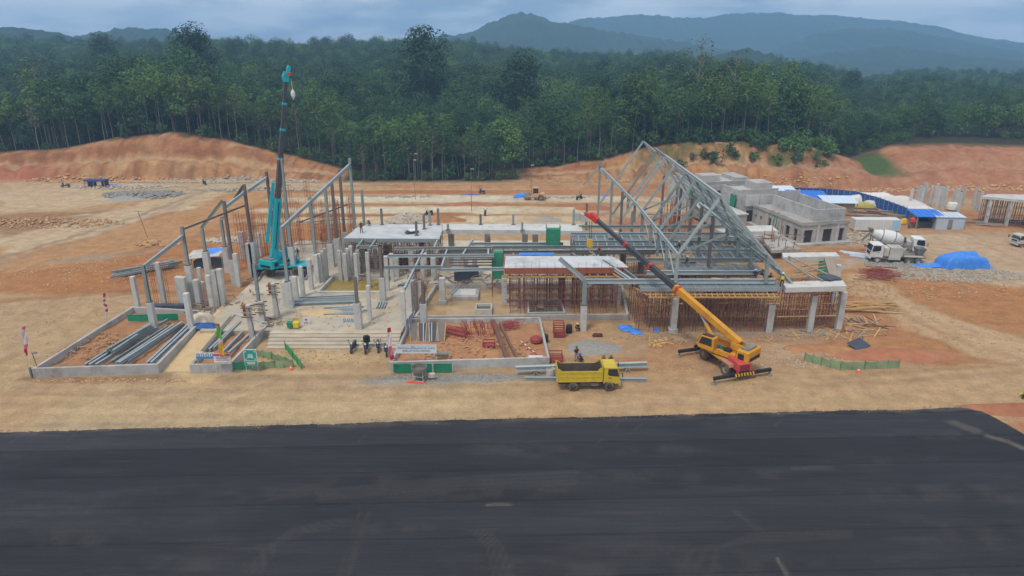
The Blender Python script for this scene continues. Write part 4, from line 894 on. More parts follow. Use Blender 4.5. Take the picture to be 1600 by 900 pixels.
d5 = stanchion(557, 386, 247, 'sixth steel column at the high far end of the long sloping beam', 358)
stanchion(571, 378, 297, 'short lone steel column just right of the long sloping beam', None)
stanchion(459, 428, 247, 'very tall leaning steel column right of the teal boom', 385)
def beam(name, a, b, label, m=None, w=.22, h=.42, cat='beam', group=None, up=(0, 0, 1)):
    return MB().ibeam(a, b, w, h, .045, up).ob(name, m or STEEL, label=label, cat=cat, group=group)
dn = Vector((0, 0, -.25))
beam('steel_beam', c0 + dn, c1 + Vector((0, 0, -1.2)), 'pale sloping beam from the left planter column to the next column', STEELL)
beam('steel_beam', c4 + Vector((0, 0, -.9)), c5 + Vector((0, 0, -1.1)), 'pale sloping beam between two columns left of the teal boom', STEELL)
beam('steel_beam', c5 + Vector((.3, .3, -1.0)), c6 + Vector((0, 0, -.9)), 'uppermost sloping beam meeting the teal boom', STEELL)
beam('steel_rafter', c2, c4 + Vector((-.1, 0, .1)), 'short bent rafter above the tarpaulin hut', STEEL)
beam('steel_rafter', c3, c4 + Vector((.1, .2, -2.2)), 'shorter lower rafter right of the bent one', STEEL)
beam('steel_beam', c1 + Vector((0, .3, -.4)), c5 + Vector((-.3, 0, -3.0)), 'thin low tie beam running back along the left row', STEELD, .14, .24)
beam('steel_beam', c5 + Vector((-1.2, -.8, -1.8)), c5 + Vector((-.1, 0, -.2)), 'stub of a rafter fixed to a tall weathered column', STEELD)
beam('steel_beam', d0 + dn, d5 + Vector((0, 0, -1.0)), 'long pale sloping beam carried by six steel columns', STEELL, .26, .46)
beam('steel_beam', d0 + Vector((-6, 26, -6.0)), d0 + Vector((1, 30, -4.0)), 'thin tie beam low behind the teal crane', STEELD, .12, .2)
def cage(bx, by, ty, label, group, n=4, r=.35):
    b = P(bx, by, ZP); z = PY(bx, ty, b.y).z; th = thing('rebar_cage', label, 'rebar', b, 0, group); mb = MB(); st = MB()
    for k in range(n):
        a = k * 2 * math.pi / n + .5; mb.tube((b.x + r * math.cos(a), b.y + r * math.sin(a), ZP - .8), (b.x + r * 1.1 * math.cos(a), b.y + r * 1.1 * math.sin(a), z + rnd.uniform(-.5, .3)), .028, n=3)
    q = ZP + .5
    while q < z - .4:
        st.path([(b.x + r * math.cos(k * 2 * math.pi / n + .5), b.y + r * math.sin(k * 2 * math.pi / n + .5), q) for k in list(range(n)) + [0]], .02, 3); q += 1.5
    mb.ob('bars', REBAR, th, kind='stuff'); st.ob('ties', REBAR, th, kind='stuff')
for i in range(34):
    px = rnd.uniform(425, 565); by = rnd.uniform(376, 412); cage(px, by, by - rnd.uniform(55, 100), 'tall thin rusty rebar cage standing behind the left wing steel columns', 'rebar cages of the left wing')
for i in range(12):
    px = rnd.uniform(375, 425); by = rnd.uniform(385, 410); cage(px, by, by - rnd.uniform(40, 70), 'rusty rebar cage left of the teal boom', 'rebar cages left of the teal boom')
for px, by, ty in ((265, 480, 412), (246, 478, 410), (322, 478, 440), (329, 474, 436)): cage(px, by, ty, 'rusty rebar cage by the slim columns at the back of the left planter', 'rebar cages at the left planter', 4, .2)
for i in range(14):
    px = rnd.uniform(1030, 1085); by = rnd.uniform(352, 366); cage(px, by, by - rnd.uniform(40, 60), 'rusty rebar cage seen through the roof frame at its back', 'rebar cages behind the roof frame')
for i in range(5):
    px = 650 + i * 4; cage(px, 486 - i * 4, 430 - i * 2, 'thin rebar cage at the left edge of the brown basin', 'rebar cages at the basin', 3, .18)
# walls of stacked ply behind the rebar (tie rails)
for k, (a, b_, z) in enumerate((((395, 385), (560, 372), 4.2), ((420, 398), (540, 392), 2.2))):
    p = P(*a, ZP); q = P(*b_, ZP); MB().bar((p.x, p.y, z), (q.x, q.y, z), .1, .12).ob('tie_rail', WOODG, label='%s horizontal timber rail tying the rebar cages together' % ('upper', 'lower')[k], cat='rail')

# ------------------------------------------------------------------ slabs
def slab(name, label, pts, z, th, m=None, fascia=None, cat='slab'):
    q = [P(px, py, z) for px, py in pts]; c = sum(q, Vector()) / len(q); t = thing(name, label, cat, (c.x, c.y, z - th)); n = len(q)
    mb = MB(); mb.add([(p.x, p.y, z) for p in q] + [(p.x, p.y, z - th) for p in q], [tuple(range(n)), tuple(range(2 * n - 1, n - 1, -1))] + [(i, n + i, n + (i + 1) % n, (i + 1) % n) for i in range(n)])
    mb.ob('slab', m or SCREED, t)
    if fascia:
        for i in fascia[1]:
            a, b = q[i], q[(i + 1) % n]; d = (b - a).normalized(); o = Vector((d.y, -d.x, 0)) * .12
            if o.dot(c - a) > 0: o = -o
            MB().bar(a + o + Vector((0, 0, -fascia[2] / 2 - .02)), b + o + Vector((0, 0, -fascia[2] / 2 - .02)), .1, fascia[2]).ob('edge_form', fascia[0], t)
    return t, q
slab('concrete_slab', 'broad pale concrete slab behind the left columns', [(537, 372), (686, 373), (691, 359), (691, 350.5), (574, 350.5), (566, 354), (556, 356), (552, 361)], 6.0, .32, SCREED, (STEEL, (0,), .5))
slab('concrete_slab', 'long narrow pale slab strip along the rear', [(692, 359), (800, 359.5), (910, 361), (908, 350), (692, 350)], 6.0, .62, CONCW)
tC, qC = slab('concrete_slab', 'newly cast pale slab above the red scaffolding in the middle', [(788, 418.5), (982, 417.5), (972, 409), (956, 400), (790, 400)], 5.9, .2, SCREED, (PLY, (0, 4), .75))
a, b = qC[0], qC[1]
for k in range(15):
    x = a.x + (b.x - a.x) * (k + .3) / 15; MB().bar((x, a.y - .7, 5.0), (x + .1, a.y + 2.5, 5.0), .1, .14).ob('form_joist', WOOD, tC)
for k, (dy, dz) in enumerate(((-.55, -.98), (-.35, -1.12), (.4, -1.14))): MB().bar((a.x - .3, a.y + dy, 5.9 + dz), (b.x - 1.0, a.y + dy, 5.9 + dz), .1, .12).ob('form_runner', WOOD, tC)
for k in range(16): 
    x = a.x + (b.x - a.x) * (k + .5) / 16; MB().tube((x, a.y - .12, 5.1), (x, a.y - .12, 6.6 + rnd.uniform(-.2, .3)), .018, n=3).ob('edge_post', REBAR, tC)
ft = thing('slab_stack', 'small stack of form boards on the broad left slab', 'boards', P(643, 363, 6.0))
for k in range(4): p = P(643, 364, 6); MB().box((p.x + .1 * k, p.y, 6.06 + .13 * k), (1.8 - .15 * k, 1.1, .12), .3 + .1 * k).ob('board', DARKS if k < 3 else WHITE, ft)
for px, by, ty in ((597, 351, 326), (651, 368, 346), (663, 358, 336), (672, 352, 332), (685, 351, 326), (751, 351, 335), (802, 351, 335), (896, 351, 327), (700, 359, 350), (816, 360, 347)):
    b = P(px, by, 6.0); z = PY(px, ty, b.y).z; th = thing('steel_stub', 'short steel column stub standing on the rear slabs', 'column', b, 0, 'steel stubs on the rear slabs')
    MB().ibeam((b.x, b.y, 6), (b.x, b.y, z), .32, .32, .04).ob('shaft', STEELD if px % 2 else STEEL, th); MB().lohi((b.x - .3, b.y - .3, 6), (b.x + .3, b.y + .3, 6.06)).ob('base_plate', STEELD, th)

# ------------------------------------------------------------------ grid of beams left of the front slab
GB = 'grey beams of the grid left of the front slab'
def hb(p, q, z, label, m=STEEL, w=.22, h=.4, group=GB): return beam('steel_beam', P(*p, z), P(*q, z), label, m, w, h, group=group)
hb((606, 400), (772, 399), 6, 'second crosswise grey beam of the grid, counted from the slab side', STEELL); hb((616, 388.5), (772, 387), 6, 'rear crosswise grey beam of the grid')
hb((600, 418), (690, 417.5), 6, 'short crosswise grey beam at the front left of the grid'); hb((690, 422), (788, 420), 6, 'front crosswise grey beam ending at the newly cast slab', STEELL)
hb((735, 381), (880, 381), 6, 'crosswise grey beam under the green net tower'); hb((770, 387), (1060, 386), 6.02, 'long crosswise grey beam behind the newly cast slab', STEEL, .24, .5); hb((778, 394), (1060, 392.5), 5.98, 'long crosswise grey beam just behind the slab edge', STEELD, .24, .45)
hb((632, 452), (663, 389), 5.75, 'long pale beam running back from the thin white column', STEELL); hb((689, 421), (699, 390), 5.72, 'lengthwise pale beam in the middle of the grid', STEELL); hb((723, 399), (739, 374), 5.74, 'lengthwise pale beam right of the middle of the grid', STEELL)
hb((678, 388), (684, 375), 5.7, 'short lengthwise beam at the corner of the broad slab', STEELL); hb((557, 388), (567, 376), 5.7, 'left of two short beam stubs below the broad slab'); hb((578, 388), (587, 376), 5.7, 'right of two short beam stubs below the broad slab'); hb((556, 386), (590, 386), 5.72, 'short tie between the two beam stubs below the broad slab')
hb((763, 399), (763, 386), 5.73, 'short lengthwise beam beside the lower green net', STEELL)
for k in range(5): hb((690 - 9 * 0, 391 + k * 1.9), (772, 390 + k * 1.9), 5.6, 'thin purlin lying close beside others inside the beam grid', STEELD, .1, .18, 'purlins inside the beam grid')
for k in range(4): hb((700 + k * 1, 402 + k * 4.2), (776, 401.5 + k * 4.2), 4.2, 'low purlin below the beam grid', STEELD, .1, .16, 'low purlins below the grid')
for k in range(6): hb((767 + k * 29, 387), (771 + k * 32, 399), 5.8, 'short joist between the two long beams behind the slab', STEELL, .12, .2, 'joists behind the slab')
MB().ibeam(P(663, 440, 6), P(663, 440, 6) + Vector((0, 0, .01)), .2, .2).ob('cap_plate', STEEL, label='small steel cap on the column of the wide planter', cat='plate')
# ------------------------------------------------------------------ steel deck and its gable roof frame
XL, XR, XM = 18.85, 29.2, 23.0
GD = 'grey joists of the steel deck'
ZF = 6.0
yF = 75.5
beam('steel_beam', (8.35, yF, ZF + .1), (30.4, yF, ZF + .1), 'long grey front beam of the steel deck', STEELL, .3, .55)
topc = Vector((8.35, yF, ZF + .25))
beam('steel_rafter', topc, topc + Vector((-2.95, 0, 2.6)), 'lone rafter rising leftwards above the newly cast slab', STEELL, .26, .5)
MB().prism([(8.35, 5.85), (9.6, 5.85), (8.35, 5.0)], 1, yF - .06, yF + .06).ob('haunch_plate', STEEL, label='triangular haunch at the front corner column', cat='plate')
dk = thing('deck_tray', 'grey sheet-metal floor deck of the roofed part', 'deck', (22, 80, 5.4))
for x0, x1, y0, y1 in ((14.6, 30.8, 74.3, 77.2), (19.4, 30.8, 79.4, 83.6), (8.5, 19, 88, 98), (20, 34, 88.5, 96), (24, 33, 84.5, 88)):
    MB().lohi((x0, y0, 5.55), (x1, y1, 5.68)).ob('sheet', mat('deck_sheet', srgb(116, 124, 126), .5, .14, .8, 0, dirt=srgb(92, 94, 94), dirtamt=.6), dk)
MB().lohi((14.6, 74.2, 5.3), (30.8, 74.3, 5.75)).ob('edge_trim', GALV, dk)
for k in range(19): x = 14.9 + k * .87; MB().bar((x, 74.3, 5.7), (x - .1, 77.2, 5.7), .05, .08).ob('rib', GALV, dk)
for k in range(13): x = 19.8 + k * .87; MB().bar((x, 79.5, 5.72), (x - .1, 83.5, 5.72), .05, .08).ob('rib', GALV, dk)
for k, (y, x0, x1) in enumerate(((79.0, 16.2, 30.2), (84.2, 14.6, 31.0), (88.2, 8.5, 33), (92.5, 8.5, 33), (96.8, 8.5, 33), (101, 10, 32))):
    beam('steel_beam', (x0, y, ZF), (x1, y, ZF), '%s crosswise beam of the steel deck, counted from the front beam' % ('first', 'second', 'third', 'fourth', 'fifth', 'sixth')[k], STEEL if k % 2 else STEELL, .26, .5)
for k in range(9): x = 9.2 + k * 1.25; beam('steel_joist', (x, 88.4, 5.86), (x + .3, 96.6, 5.86), 'thin joist on the rear left of the steel deck', STEELL if k % 2 else GALV, .1, .2, group='rear left deck joists')
for k in range(9): x = 19.6 + k * 1.3; beam('steel_joist', (x, 84.4, 5.86), (x + .3, 92.3, 5.86), 'thin joist in the middle of the steel deck under the roof frame', STEELL if k % 2 else GALV, .1, .2, group='middle deck joists')
beam('steel_beam', (14.4, 75.8, 5.7), (11.6, 84.6, 5.7), 'pale beam along the left edge of the deck beside the newly cast slab', STEELL, .26, .4)
beam('steel_beam', (15.2, 75.8, 5.6), (13.0, 84.6, 5.6), 'grey beam parallel to the left deck edge', STEEL, .26, .4)
# timber edge formwork along the deck front
tf = thing('edge_formwork', 'yellow timber formwork frame along the front edge of the deck', 'formwork', (22, 74, 4.9))
for dy, dz in ((0, 0), (-.62, -.12)): MB().bar((15.4, 73.9 + dy, 5.05 + dz), (30.2, 73.9 + dy, 5.05 + dz), .12, .16).ob('runner', WOOD, tf)
for k in range(23): x = 15.6 + k * .64; MB().bar((x, 73.1, 4.98), (x + .15, 74.3, 5.08), .08, .1).ob('slat', WOOD, tf)
for a, b in (((14.2, 76.0, 5.2), (15.4, 73.9, 5.0)), ((13.9, 76.8, 5.2), (13.2, 78.6, 5.3)), ((13.3, 78.4, 5.3), (12.4, 80.4, 5.4))): MB().bar(a, b, .1, .14).ob('runner', WOOD, tf)
# gable frame
ZR, ZE = 15.9, 9.3
YS = [75.4, 80.8, 86.0, 91.0, 97.5]            # near frames
YB = [104, 110.5, 122.5]                        # far, longer frames
roof = thing('roof_frame', 'tall grey steel gable roof frame with open rafters', 'roof frame', (XM, 75.4, ZF))
def pr(nm, a, b, m=STEEL, w=.24, h=.42, par=None): return MB().ibeam(a, b, w, h, .045, (0, 1, 0) if abs((Vector(b) - Vector(a)).normalized().y) < .5 else (0, 0, 1)).ob(nm, m, par or roof)
sl = (ZR - ZE) / (XM - XL)
for i, y in enumerate(YS):
    pr('rafter', (XM, y, ZR), (XL - (.0 if i < 4 else .6), y, ZE - (.0 if i < 4 else .9)), STEELL if i % 2 == 0 else STEEL)
    pr('rafter', (XM + .15, y, ZR - .05), (32.6, y, 5.6), STEELL if i % 2 == 0 else STEEL)
    for dy in (1.7, 3.4): pr('rafter', (XM + .15, y + dy, ZR - .2), (32.0, y + dy, 6.1), STEEL if dy < 2 else STEELL, .14, .24)
    pr('brace', (XL, y, ZE), (XM + 1.2, y + .4, 11.6), STEEL, .18, .26)
    if i < 4: pr('brace', (XM + .1, y, ZR - .3), (XM + 3.0, YS[i + 1], 12.2), STEELL, .15, .2); pr('brace', (XR, y, ZE - .4), (XM + 3.0, YS[i + 1], 12.0), STEEL, .15, .2); pr('brace', (XL, y, ZF + .2), (XL, YS[i + 1], ZE - .2), STEELL, .1, .14)
    pr('tie_beam', (XL, y, ZE - .5), (XR, y, ZE - .9), STEEL if i else STEELL, .14, .22) if i in (2, 4) else None
    pr('post', (XL, y, ZF), (XL, y, ZE + .2), STEELL if i == 0 else STEEL, .36, .36); pr('post', (XR, y, ZF), (XR, y, ZE), STEEL, .36, .36)
    if i: pr('post', (XM + 1.2, y + .4, ZF), (XM + 1.2, y + .4, 12.4), STEELD, .34, .34)
for i, y in enumerate(YB):
    k = (ZR - 1.0) / sl * .0
    pr('rafter', (XM, y, ZR), (XM - 5.9 - .7 * i, y, ZR - (5.9 + .7 * i) * sl * .98), STEELL if i != 1 else STEEL); pr('rafter', (XM, y, ZR), (XM + (8.0 if i < 2 else 4.4), y, ZR - (8.0 if i < 2 else 4.4) * sl * .9), STEEL)
    if i < 2: pr('post', (XL, y, ZF), (XL, y, ZE + .3), STEEL, .34, .34); pr('post', (XR, y, ZF), (XR, y, ZE + .3), STEELD, .34, .34)
pr('rafter', (XM + .1, 107, ZR - .1), (XM - 5.0, 107, ZR - 5.0 * sl), STEELL)
pr('ridge_beam', (XM, 75.0, ZR + .15), (XM, 104.5, ZR + .15), STEELL, .26, .4); pr('ridge_beam', (XM, 104.7, ZR + .12), (XM, 112, ZR + .12), STEEL, .24, .36); pr('ridge_beam', (XM + .3, 112, ZR - .6), (XM + .1, 122, ZR - .2), STEEL, .2, .3)
pr('eave_beam', (XL, 75.2, ZE), (XL - .2, 100, ZE), STEELL, .26, .44); pr('eave_beam', (XL - .2, 100.2, ZE + .05), (17.2, 132, ZE + .05), STEELL, .26, .44)
pr('eave_beam', (XR, 75.2, ZE - .4), (28.6, 104, ZE - .4), STEELL, .28, .5); pr('eave_beam', (XR + 1.6, 75.6, 7.2), (XR + 1.4, 98, 7.2), STEEL, .24, .4)
pr('eave_beam', (XM + 3.2, 76, 12.0), (XM + 3.0, 104, 12.0), STEEL, .12, .2); pr('eave_beam', (XM + 1.7, 76, 13.6), (XM + 1.6, 104, 13.6), STEELL, .12, .2); pr('eave_beam', (XM + 4.7, 76, 10.4), (XM + 4.6, 104, 10.4), STEEL, .16, .26); pr('eave_beam', (32.2, 75.6, 5.95), (31.9, 98, 5.95), STEEL, .2, .3)
# far fragment: a lone post with two rafters
ff = thing('far_frame', 'lone far steel post with two rafters left of the gable frame', 'roof frame', (17.2, 132, 0))
tp = PY(938, 252, 132); MB().ibeam((tp.x, 132, 0), tp, .36, .36, .04).ob('post', STEEL, ff)
MB().ibeam(tp + Vector((0, 0, -1)), PY(911, 289, 132), .22, .36, .04, (0, 1, 0)).ob('rafter', STEEL, ff); MB().ibeam(tp + Vector((0, 0, -1.4)), PY(963, 290, 126), .24, .4, .04).ob('rafter', STEELL, ff)
for px, ty, by in ((953, 282, 360), (916, 318, 352), (1032, 275, 352), (1054, 290, 352), (968, 300, 388), (985, 330, 392)):
    b = P(px, by, ZP); z = PY(px, ty, b.y).z; t_ = thing('steel_column', 'steel post standing in the far part behind the gable frame', 'column', b, 0, 'far steel posts'); MB().ibeam((b.x, b.y, 0), (b.x, b.y, z), .36, .36, .04).ob('shaft', STEEL if px % 2 else STEELD, t_); MB().lohi((b.x - .35, b.y - .35, .7), (b.x + .35, b.y + .35, .9)).ob('base_plate', STEELD, t_)
# timber collar under the right gable post, and wooden column head under the left one
for x, lb in ((XR + .95, 'stacked timber collar round the right gable column'), (XL + .1, 'brown timber head on the left gable column')):
    th = thing('timber_collar', lb, 'formwork', (x, 75.3, 4.2))
    MB().lohi((x - .36, 74.9, 4.6), (x + .36, 75.7, 5.5)).ob('form_panel', PLY, th)
    for k in range(3 if x > 25 else 1):
        for s in (-1, 1): MB().bar((x - .8, 75.3 + s * .5, 3.6 + k * .4), (x + .8, 75.3 + s * .5, 3.6 + k * .4), .1, .12).ob('clamp', WOOD, th)
# ------------------------------------------------------------------ right concrete frame
fr = thing('slab_structure', 'open concrete slab frame at the right end of the building', 'frame', (37, 80, 5))
z = 5.9
def strip(pts, th, nm, m=CONCW):
    q = [P(px, py, z) for px, py in pts]; n = len(q)
    MB().add([(p.x, p.y, z) for p in q] + [(p.x, p.y, z - th) for p in q], [tuple(range(n)), tuple(range(2 * n - 1, n - 1, -1))] + [(i, n + i, n + (i + 1) % n, (i + 1) % n) for i in range(n)]).ob(nm, m, fr)
strip([(1228, 449.5), (1323, 447), (1316, 437), (1222, 441)], .6, 'front_beam'); strip([(1224, 402), (1312, 400.5), (1306, 394), (1222, 395)], .55, 'rear_beam'); z = 3.0; strip([(1160, 362), (1216, 361), (1206, 352), (1154, 353)], .5, 'rear_slab', CONCW); z = 1.6; strip([(1206, 391), (1252, 389), (1224, 371), (1190, 372)], .5, 'rear_slab', CONCD); z = 5.9
strip([(1298, 437), (1316, 436.5), (1300, 402), (1288, 402)], .5, 'side_beam', WOODG)
for k in range(5): p = P(1232 + k * 5, 432 - k * 4.5, z); q = P(1282 + k * 4, 430 - k * 5.5, z); MB().bar((p.x, p.y, z - .25), (q.x, q.y, z - .15), .14, .1).ob('form_joist', WOOD if k % 2 else WOODG, fr)
for a, b in (((1222, 405), (1285, 440)), ((1232, 402), (1310, 438)), ((1227, 408), (1270, 436))): p = P(*a, z); q = P(*b, z); MB().bar((p.x, p.y, z + .15), (q.x, q.y, z + .12), .22, .1).ob('plank', WOODG, fr)
p = P(1294, 436, z); MB().box((p.x, p.y, z + .12), (2.6, 1.4, .1), .1).box((p.x + .2, p.y + .1, z + .2), (2.0, 1.6, .06), .5).ob('dark_board', DARKS, fr)
p = P(1306, 470, 0); MB().lohi((41.5, 84, 0), (42.1, 84.6, 5.3)).ob('column', CONCW, fr)
for px, py, w_, h_, lb in ((1296, 432, 1.6, 2.4, 'green safety net panel under the rear beam of the right frame'), (1283, 462, 2.2, 1.1, 'pale green net hung below the right slab frame')):
    p = P(px, py, 2.2); MB().box((p.x, p.y + 2, 2.6), (w_, .08, h_)).ob('safety_net', NET if w_ < 2 else NETP, label=lb, cat='net')
# ------------------------------------------------------------------ scaffolding
def tower_proto():
    t = thing('scaffold_tower', 'x', 'scaffold', (0, 0, 0)); w, d = 1.25, 1.5; H_ = 4.8
    f = MB(); 
    for sy in (-d / 2, d / 2):
        f2 = MB()
        for sx in (-w / 2, w / 2): f2.tube((sx, sy, 0), (sx, sy, H_), .035, n=4)
        for k in range(6): f2.tube((-w / 2, sy, .3 + k * .82), (w / 2, sy, .3 + k * .82), .028, n=3)
        for k in range(3): f2.tube((-w / 4, sy, .3 + k * 1.64), (-w / 4, sy, 1.12 + k * 1.64), .022, n=3).tube((w / 4, sy, .3 + k * 1.64), (w / 4, sy, 1.12 + k * 1.64), .022, n=3)
        f2.ob('frame', SCAF, t, local=True)
    b = MB()
    for sx in (-w / 2, w / 2):
        for k in range(3): b.tube((sx, -d / 2, .3 + k * 1.6), (sx, d / 2, 1.7 + k * 1.5), .018, n=3).tube((sx, d / 2, .3 + k * 1.6), (sx, -d / 2, 1.7 + k * 1.5), .018, n=3)
    b.ob('cross_brace', RUST, t, local=True, kind='stuff')
    h = MB().bar((-w * .75, 0, H_ + .05), (w * .75, 0, H_ + .05), .1, .14); h.ob('head_beam', WOODG, t, local=True)
    return t
TW = [None]
def tower(x, y, z, sc, label, group):
    if TW[0] is None: TW[0] = tower_proto(); t = TW[0]; t.location = (x, y, z)
    else: t = inst(TW[0], (x, y, z), rnd.uniform(-.06, .06))
    t.scale = (1, 1, sc); t['label'] = label; t['group'] = group
for i in range(8):
    for j in range(3): tower(.4 + i * 1.72 + rnd.uniform(-.1, .1), 81.3 + j * 1.9, .12, .96, 'red scaffold tower under the newly cast middle slab, %s from left, row %s' % (ORD[i], ('one', 'two', 'three', 'four')[j]), 'scaffold under the middle slab')
for i in range(9):
    for j in range(3): tower(15.4 + i * 1.72 + rnd.uniform(-.1, .1), 75.6 + j * 2.7, .02, 1.03, 'red scaffold tower under the deck front, %s from left, row %s' % (ORD[i], ('one', 'two', 'three', 'four')[j]), 'scaffold under the deck')
for i in range(5):
    for j in range(2): tower(31.8 + i * 1.6, 77.2 + j * 2.4, .02, 1.02, 'red scaffold tower inside the right concrete frame, %s from left, row %s' % (ORD[i], ('one', 'two', 'three', 'four')[j]), 'scaffold in the right frame')
for i in range(8):
    for j in range(3): tower(-23 + i * 1.7, 95 + j * 2.4, .8, .97, 'red scaffold tower under the broad left slab, %s from left, row %s' % (ORD[i], ('one', 'two', 'three', 'four')[j]), 'scaffold under the left slab')
for i in range(6): tower(9 + i * 1.8, 90, .8, .95, 'red scaffold tower under the rear of the steel deck, %s from the left' % ORD[i], 'scaffold under the rear deck')
# loose braces and planks between the towers
for i in range(18):
    x = rnd.uniform(14.8, 30.5); y = 74.6; a = rnd.uniform(-.5, .5)
    MB().tube((x, y, rnd.uniform(.1, 3)), (x + a, y - rnd.uniform(0, .3), rnd.uniform(2.5, 5)), .024, n=3).ob('scaffold_prop', SCAF if i % 3 else RUST, label='thin rusty prop leaning at the front of the deck scaffolding', cat='prop', group='props at the deck scaffolding')
for i, (x0, x1, z_) in enumerate(((24, 27, 3.6), (31.6, 37.6, 3.4), (31, 38, 1.8), (32, 36.5, 4.6), (16, 20, 3.2), (33.4, 36, 2.6))): MB().bar((x0, 75.0 + .1 * i, z_), (x1, 75.1 + .1 * i, z_ + .1), .2, .06).ob('scaffold_plank', WOOD, label='pale plank laid across the scaffolding below the right half of the deck', cat='plank', group='planks in the scaffolding')
for i in range(5): MB().tube((-1, 80.4, 1.2 + i * .8), (14, 80.6, 1.2 + i * .8), .03, n=4).ob('scaffold_rail', SCAF, label='long red rail across the scaffolding of the middle slab', cat='rail', group='rails of the middle scaffolding')
# green net towers
for k, (px, py, ty, w_, lb) in enumerate(((864, 386, 357, 1.75, 'green netted hoist tower standing behind the middle slab'), (778, 434, 393, 1.4, 'green netted hoist tower at the left end of the newly cast slab'))):
    z0 = 5.7 if k == 0 else 2.6; b = P(px, py, z0); z1 = PY(px, ty, b.y).z; th = thing('hoist_tower', lb, 'tower', (b.x, b.y, z0))
    MB().lohi((b.x - w_ / 2, b.y - .5, z0), (b.x + w_ / 2, b.y + .5, z1)).ob('net', NET, th)
    for sx in (-1, 1):
        for sy in (-1, 1): MB().tube((b.x + sx * (w_ / 2 + .04), b.y + sy * .54, 0 if k else z0), (b.x + sx * (w_ / 2 + .04), b.y + sy * .54, z1 + .5), .04, n=4).ob('post', SCAFB if k else NET, th)
MB().lohi((.9, 86.4, 5.92), (5.4, 87.4, 6.0)).ob('blue_sheet', TARP, label='blue sheet lying along the back edge of the newly cast slab', cat='tarp')

for i in range(12):
    px = rnd.uniform(600, 780); by = rnd.uniform(400, 436); cage(px, by, by - rnd.uniform(24, 44), 'thin rebar cage standing in the core below the beam grid', 'rebar cages in the core', 4, .2)
for k in range(10):
    x = rnd.uniform(0, 13.5); MB().tube((x, 80.2, .15), (x + rnd.uniform(-.8, .8), 80.6, rnd.uniform(3, 5)), .026, n=3).ob('scaffold_prop', RUST, label='rusty prop leaning in front of the middle slab scaffolding', cat='prop', group='props at the middle scaffolding')
for k in range(14):
    x = rnd.uniform(19.5, 30); y = rnd.choice((76, 81.5, 86, 90, 94)); MB().bar((x, y, 6.3), (x + rnd.uniform(.8, 2.5), y + rnd.uniform(-.8, .8), 6.3), .2, .08).ob('loose_plank', WOOD if k % 2 else WOODG, label='loose plank left lying on the steel deck', cat='plank', group='planks on the steel deck')
# ------------------------------------------------------------------ vehicles (built facing +x, then turned)
def wheel(par, x, y, r, w, tyre=TYRE, rim=RIM, name='wheel'):
    wt = MB(); wt.smooth = True
    wt.lathe([(r * .58, -w / 2), (r * .9, -w / 2), (r, -w * .36), (r, w * .36), (r * .9, w / 2), (r * .58, w / 2), (r * .58, -w / 2)], (x, y, r), 18, 'Y')
    o = wt.ob(name, tyre, par, local=True)
    s = 1 if y > 0 else -1
    MB().lathe([(r * .6, -w * .2), (r * .6, w * .3), (r * .5, w * .34), (r * .42, w * .12), (r * .2, w * .14), (r * .18, w * .36), (.001, w * .36)] if s > 0 else [(r * .6, w * .2), (r * .6, -w * .3), (r * .5, -w * .34), (r * .42, -w * .12), (r * .2, -w * .14), (r * .18, -w * .36), (.001, -w * .36)], (x, y, r), 14, 'Y').ob('rim', rim, o, local=True)
    return o
def cabover(t, x0, x1, w, z0, z1, paint, glass=GLASS, rake=.28):
    """forward-control truck cab: shell, side windows, windscreen, doors, lights, mirrors, grille"""
    L = x1 - x0; zb = z0 + (z1 - z0) * .48; h = w / 2
    MB().prism([(x0, z0), (x1 - .08, z0), (x1, z0 + .25), (x1, zb), (x1 - rake, z1 - .06), (x1 - rake - .2, z1), (x0 + .08, z1), (x0, z1 - .06)], 1, -h, h).ob('cab', paint, t, local=True, bevel=.03)
    for s in (-1, 1):
        y = s * (h + .012)
        d = MB().prism([(x0 + L * .22, z0 + .12), (x1 - .22, z0 + .12), (x1 - .1, zb - .02), (x0 + L * .22, zb - .02)], 1, min(y, y - s * .015), max(y, y - s * .015)).ob('door', paint, t, local=True)
        MB().lohi((x0 + L * .3, y - .02, zb - .22), (x0 + L * .45, y + .02, zb - .16)).ob('handle', BLACK, d, local=True)
        MB().prism([(x0 + L * .24, zb + .18), (x0 + L * .34, zb + .04), (x1 - .1, zb - .08), (x1 - rake - .04, z1 - .17), (x0 + L * .26, z1 - .17)], 1, min(y, y - s * .03) , max(y, y - s * .03)).ob('side_window', glass, t, local=True)
        m = MB().bar((x1 - .12, s * h, zb + .35), (x1 + .2, s * (h + .2), zb + .35), .03).lohi((x1 + .15, s * (h + .12), zb), (x1 + .2, s * (h + .3), zb + .42)).ob('mirror', BLACK, t, local=True)
        MB().lohi((x1 - .02, s * (h - .1) - .16, z0 + .16), (x1 + .03, s * (h - .1) + .1, z0 + .34)).ob('headlight', WHITE, t, local=True)
    a = Vector((x1 + .012, 0, zb + .05)); b = Vector((x1 - rake + .012, 0, z1 - .12)); d = b - a; k = .02
    MB().add([(a.x, -h + .12, a.z), (a.x, h - .12, a.z), (b.x, h - .16, b.z), (b.x, -h + .16, b.z), (a.x - .03, -h + .12, a.z), (a.x - .03, h - .12, a.z), (b.x - .03, h - .16, b.z), (b.x - .03, -h + .16, b.z)], ((0, 1, 2, 3), (4, 7, 6, 5), (0, 4, 5, 1), (1, 5, 6, 2), (2, 6, 7, 3), (3, 7, 4, 0))).ob('windscreen', glass, t, local=True)
    MB().lohi((x1 - .03, -h * .6, z0 + .36), (x1 + .02, h * .6, zb - .12)).ob('grille', BLACK, t, local=True)
    MB().lohi((x1 - .1, -h + .02, z0 - .22), (x1 + .08, h - .02, z0 + .02)).ob('bumper', paint, t, local=True, bevel=.02)
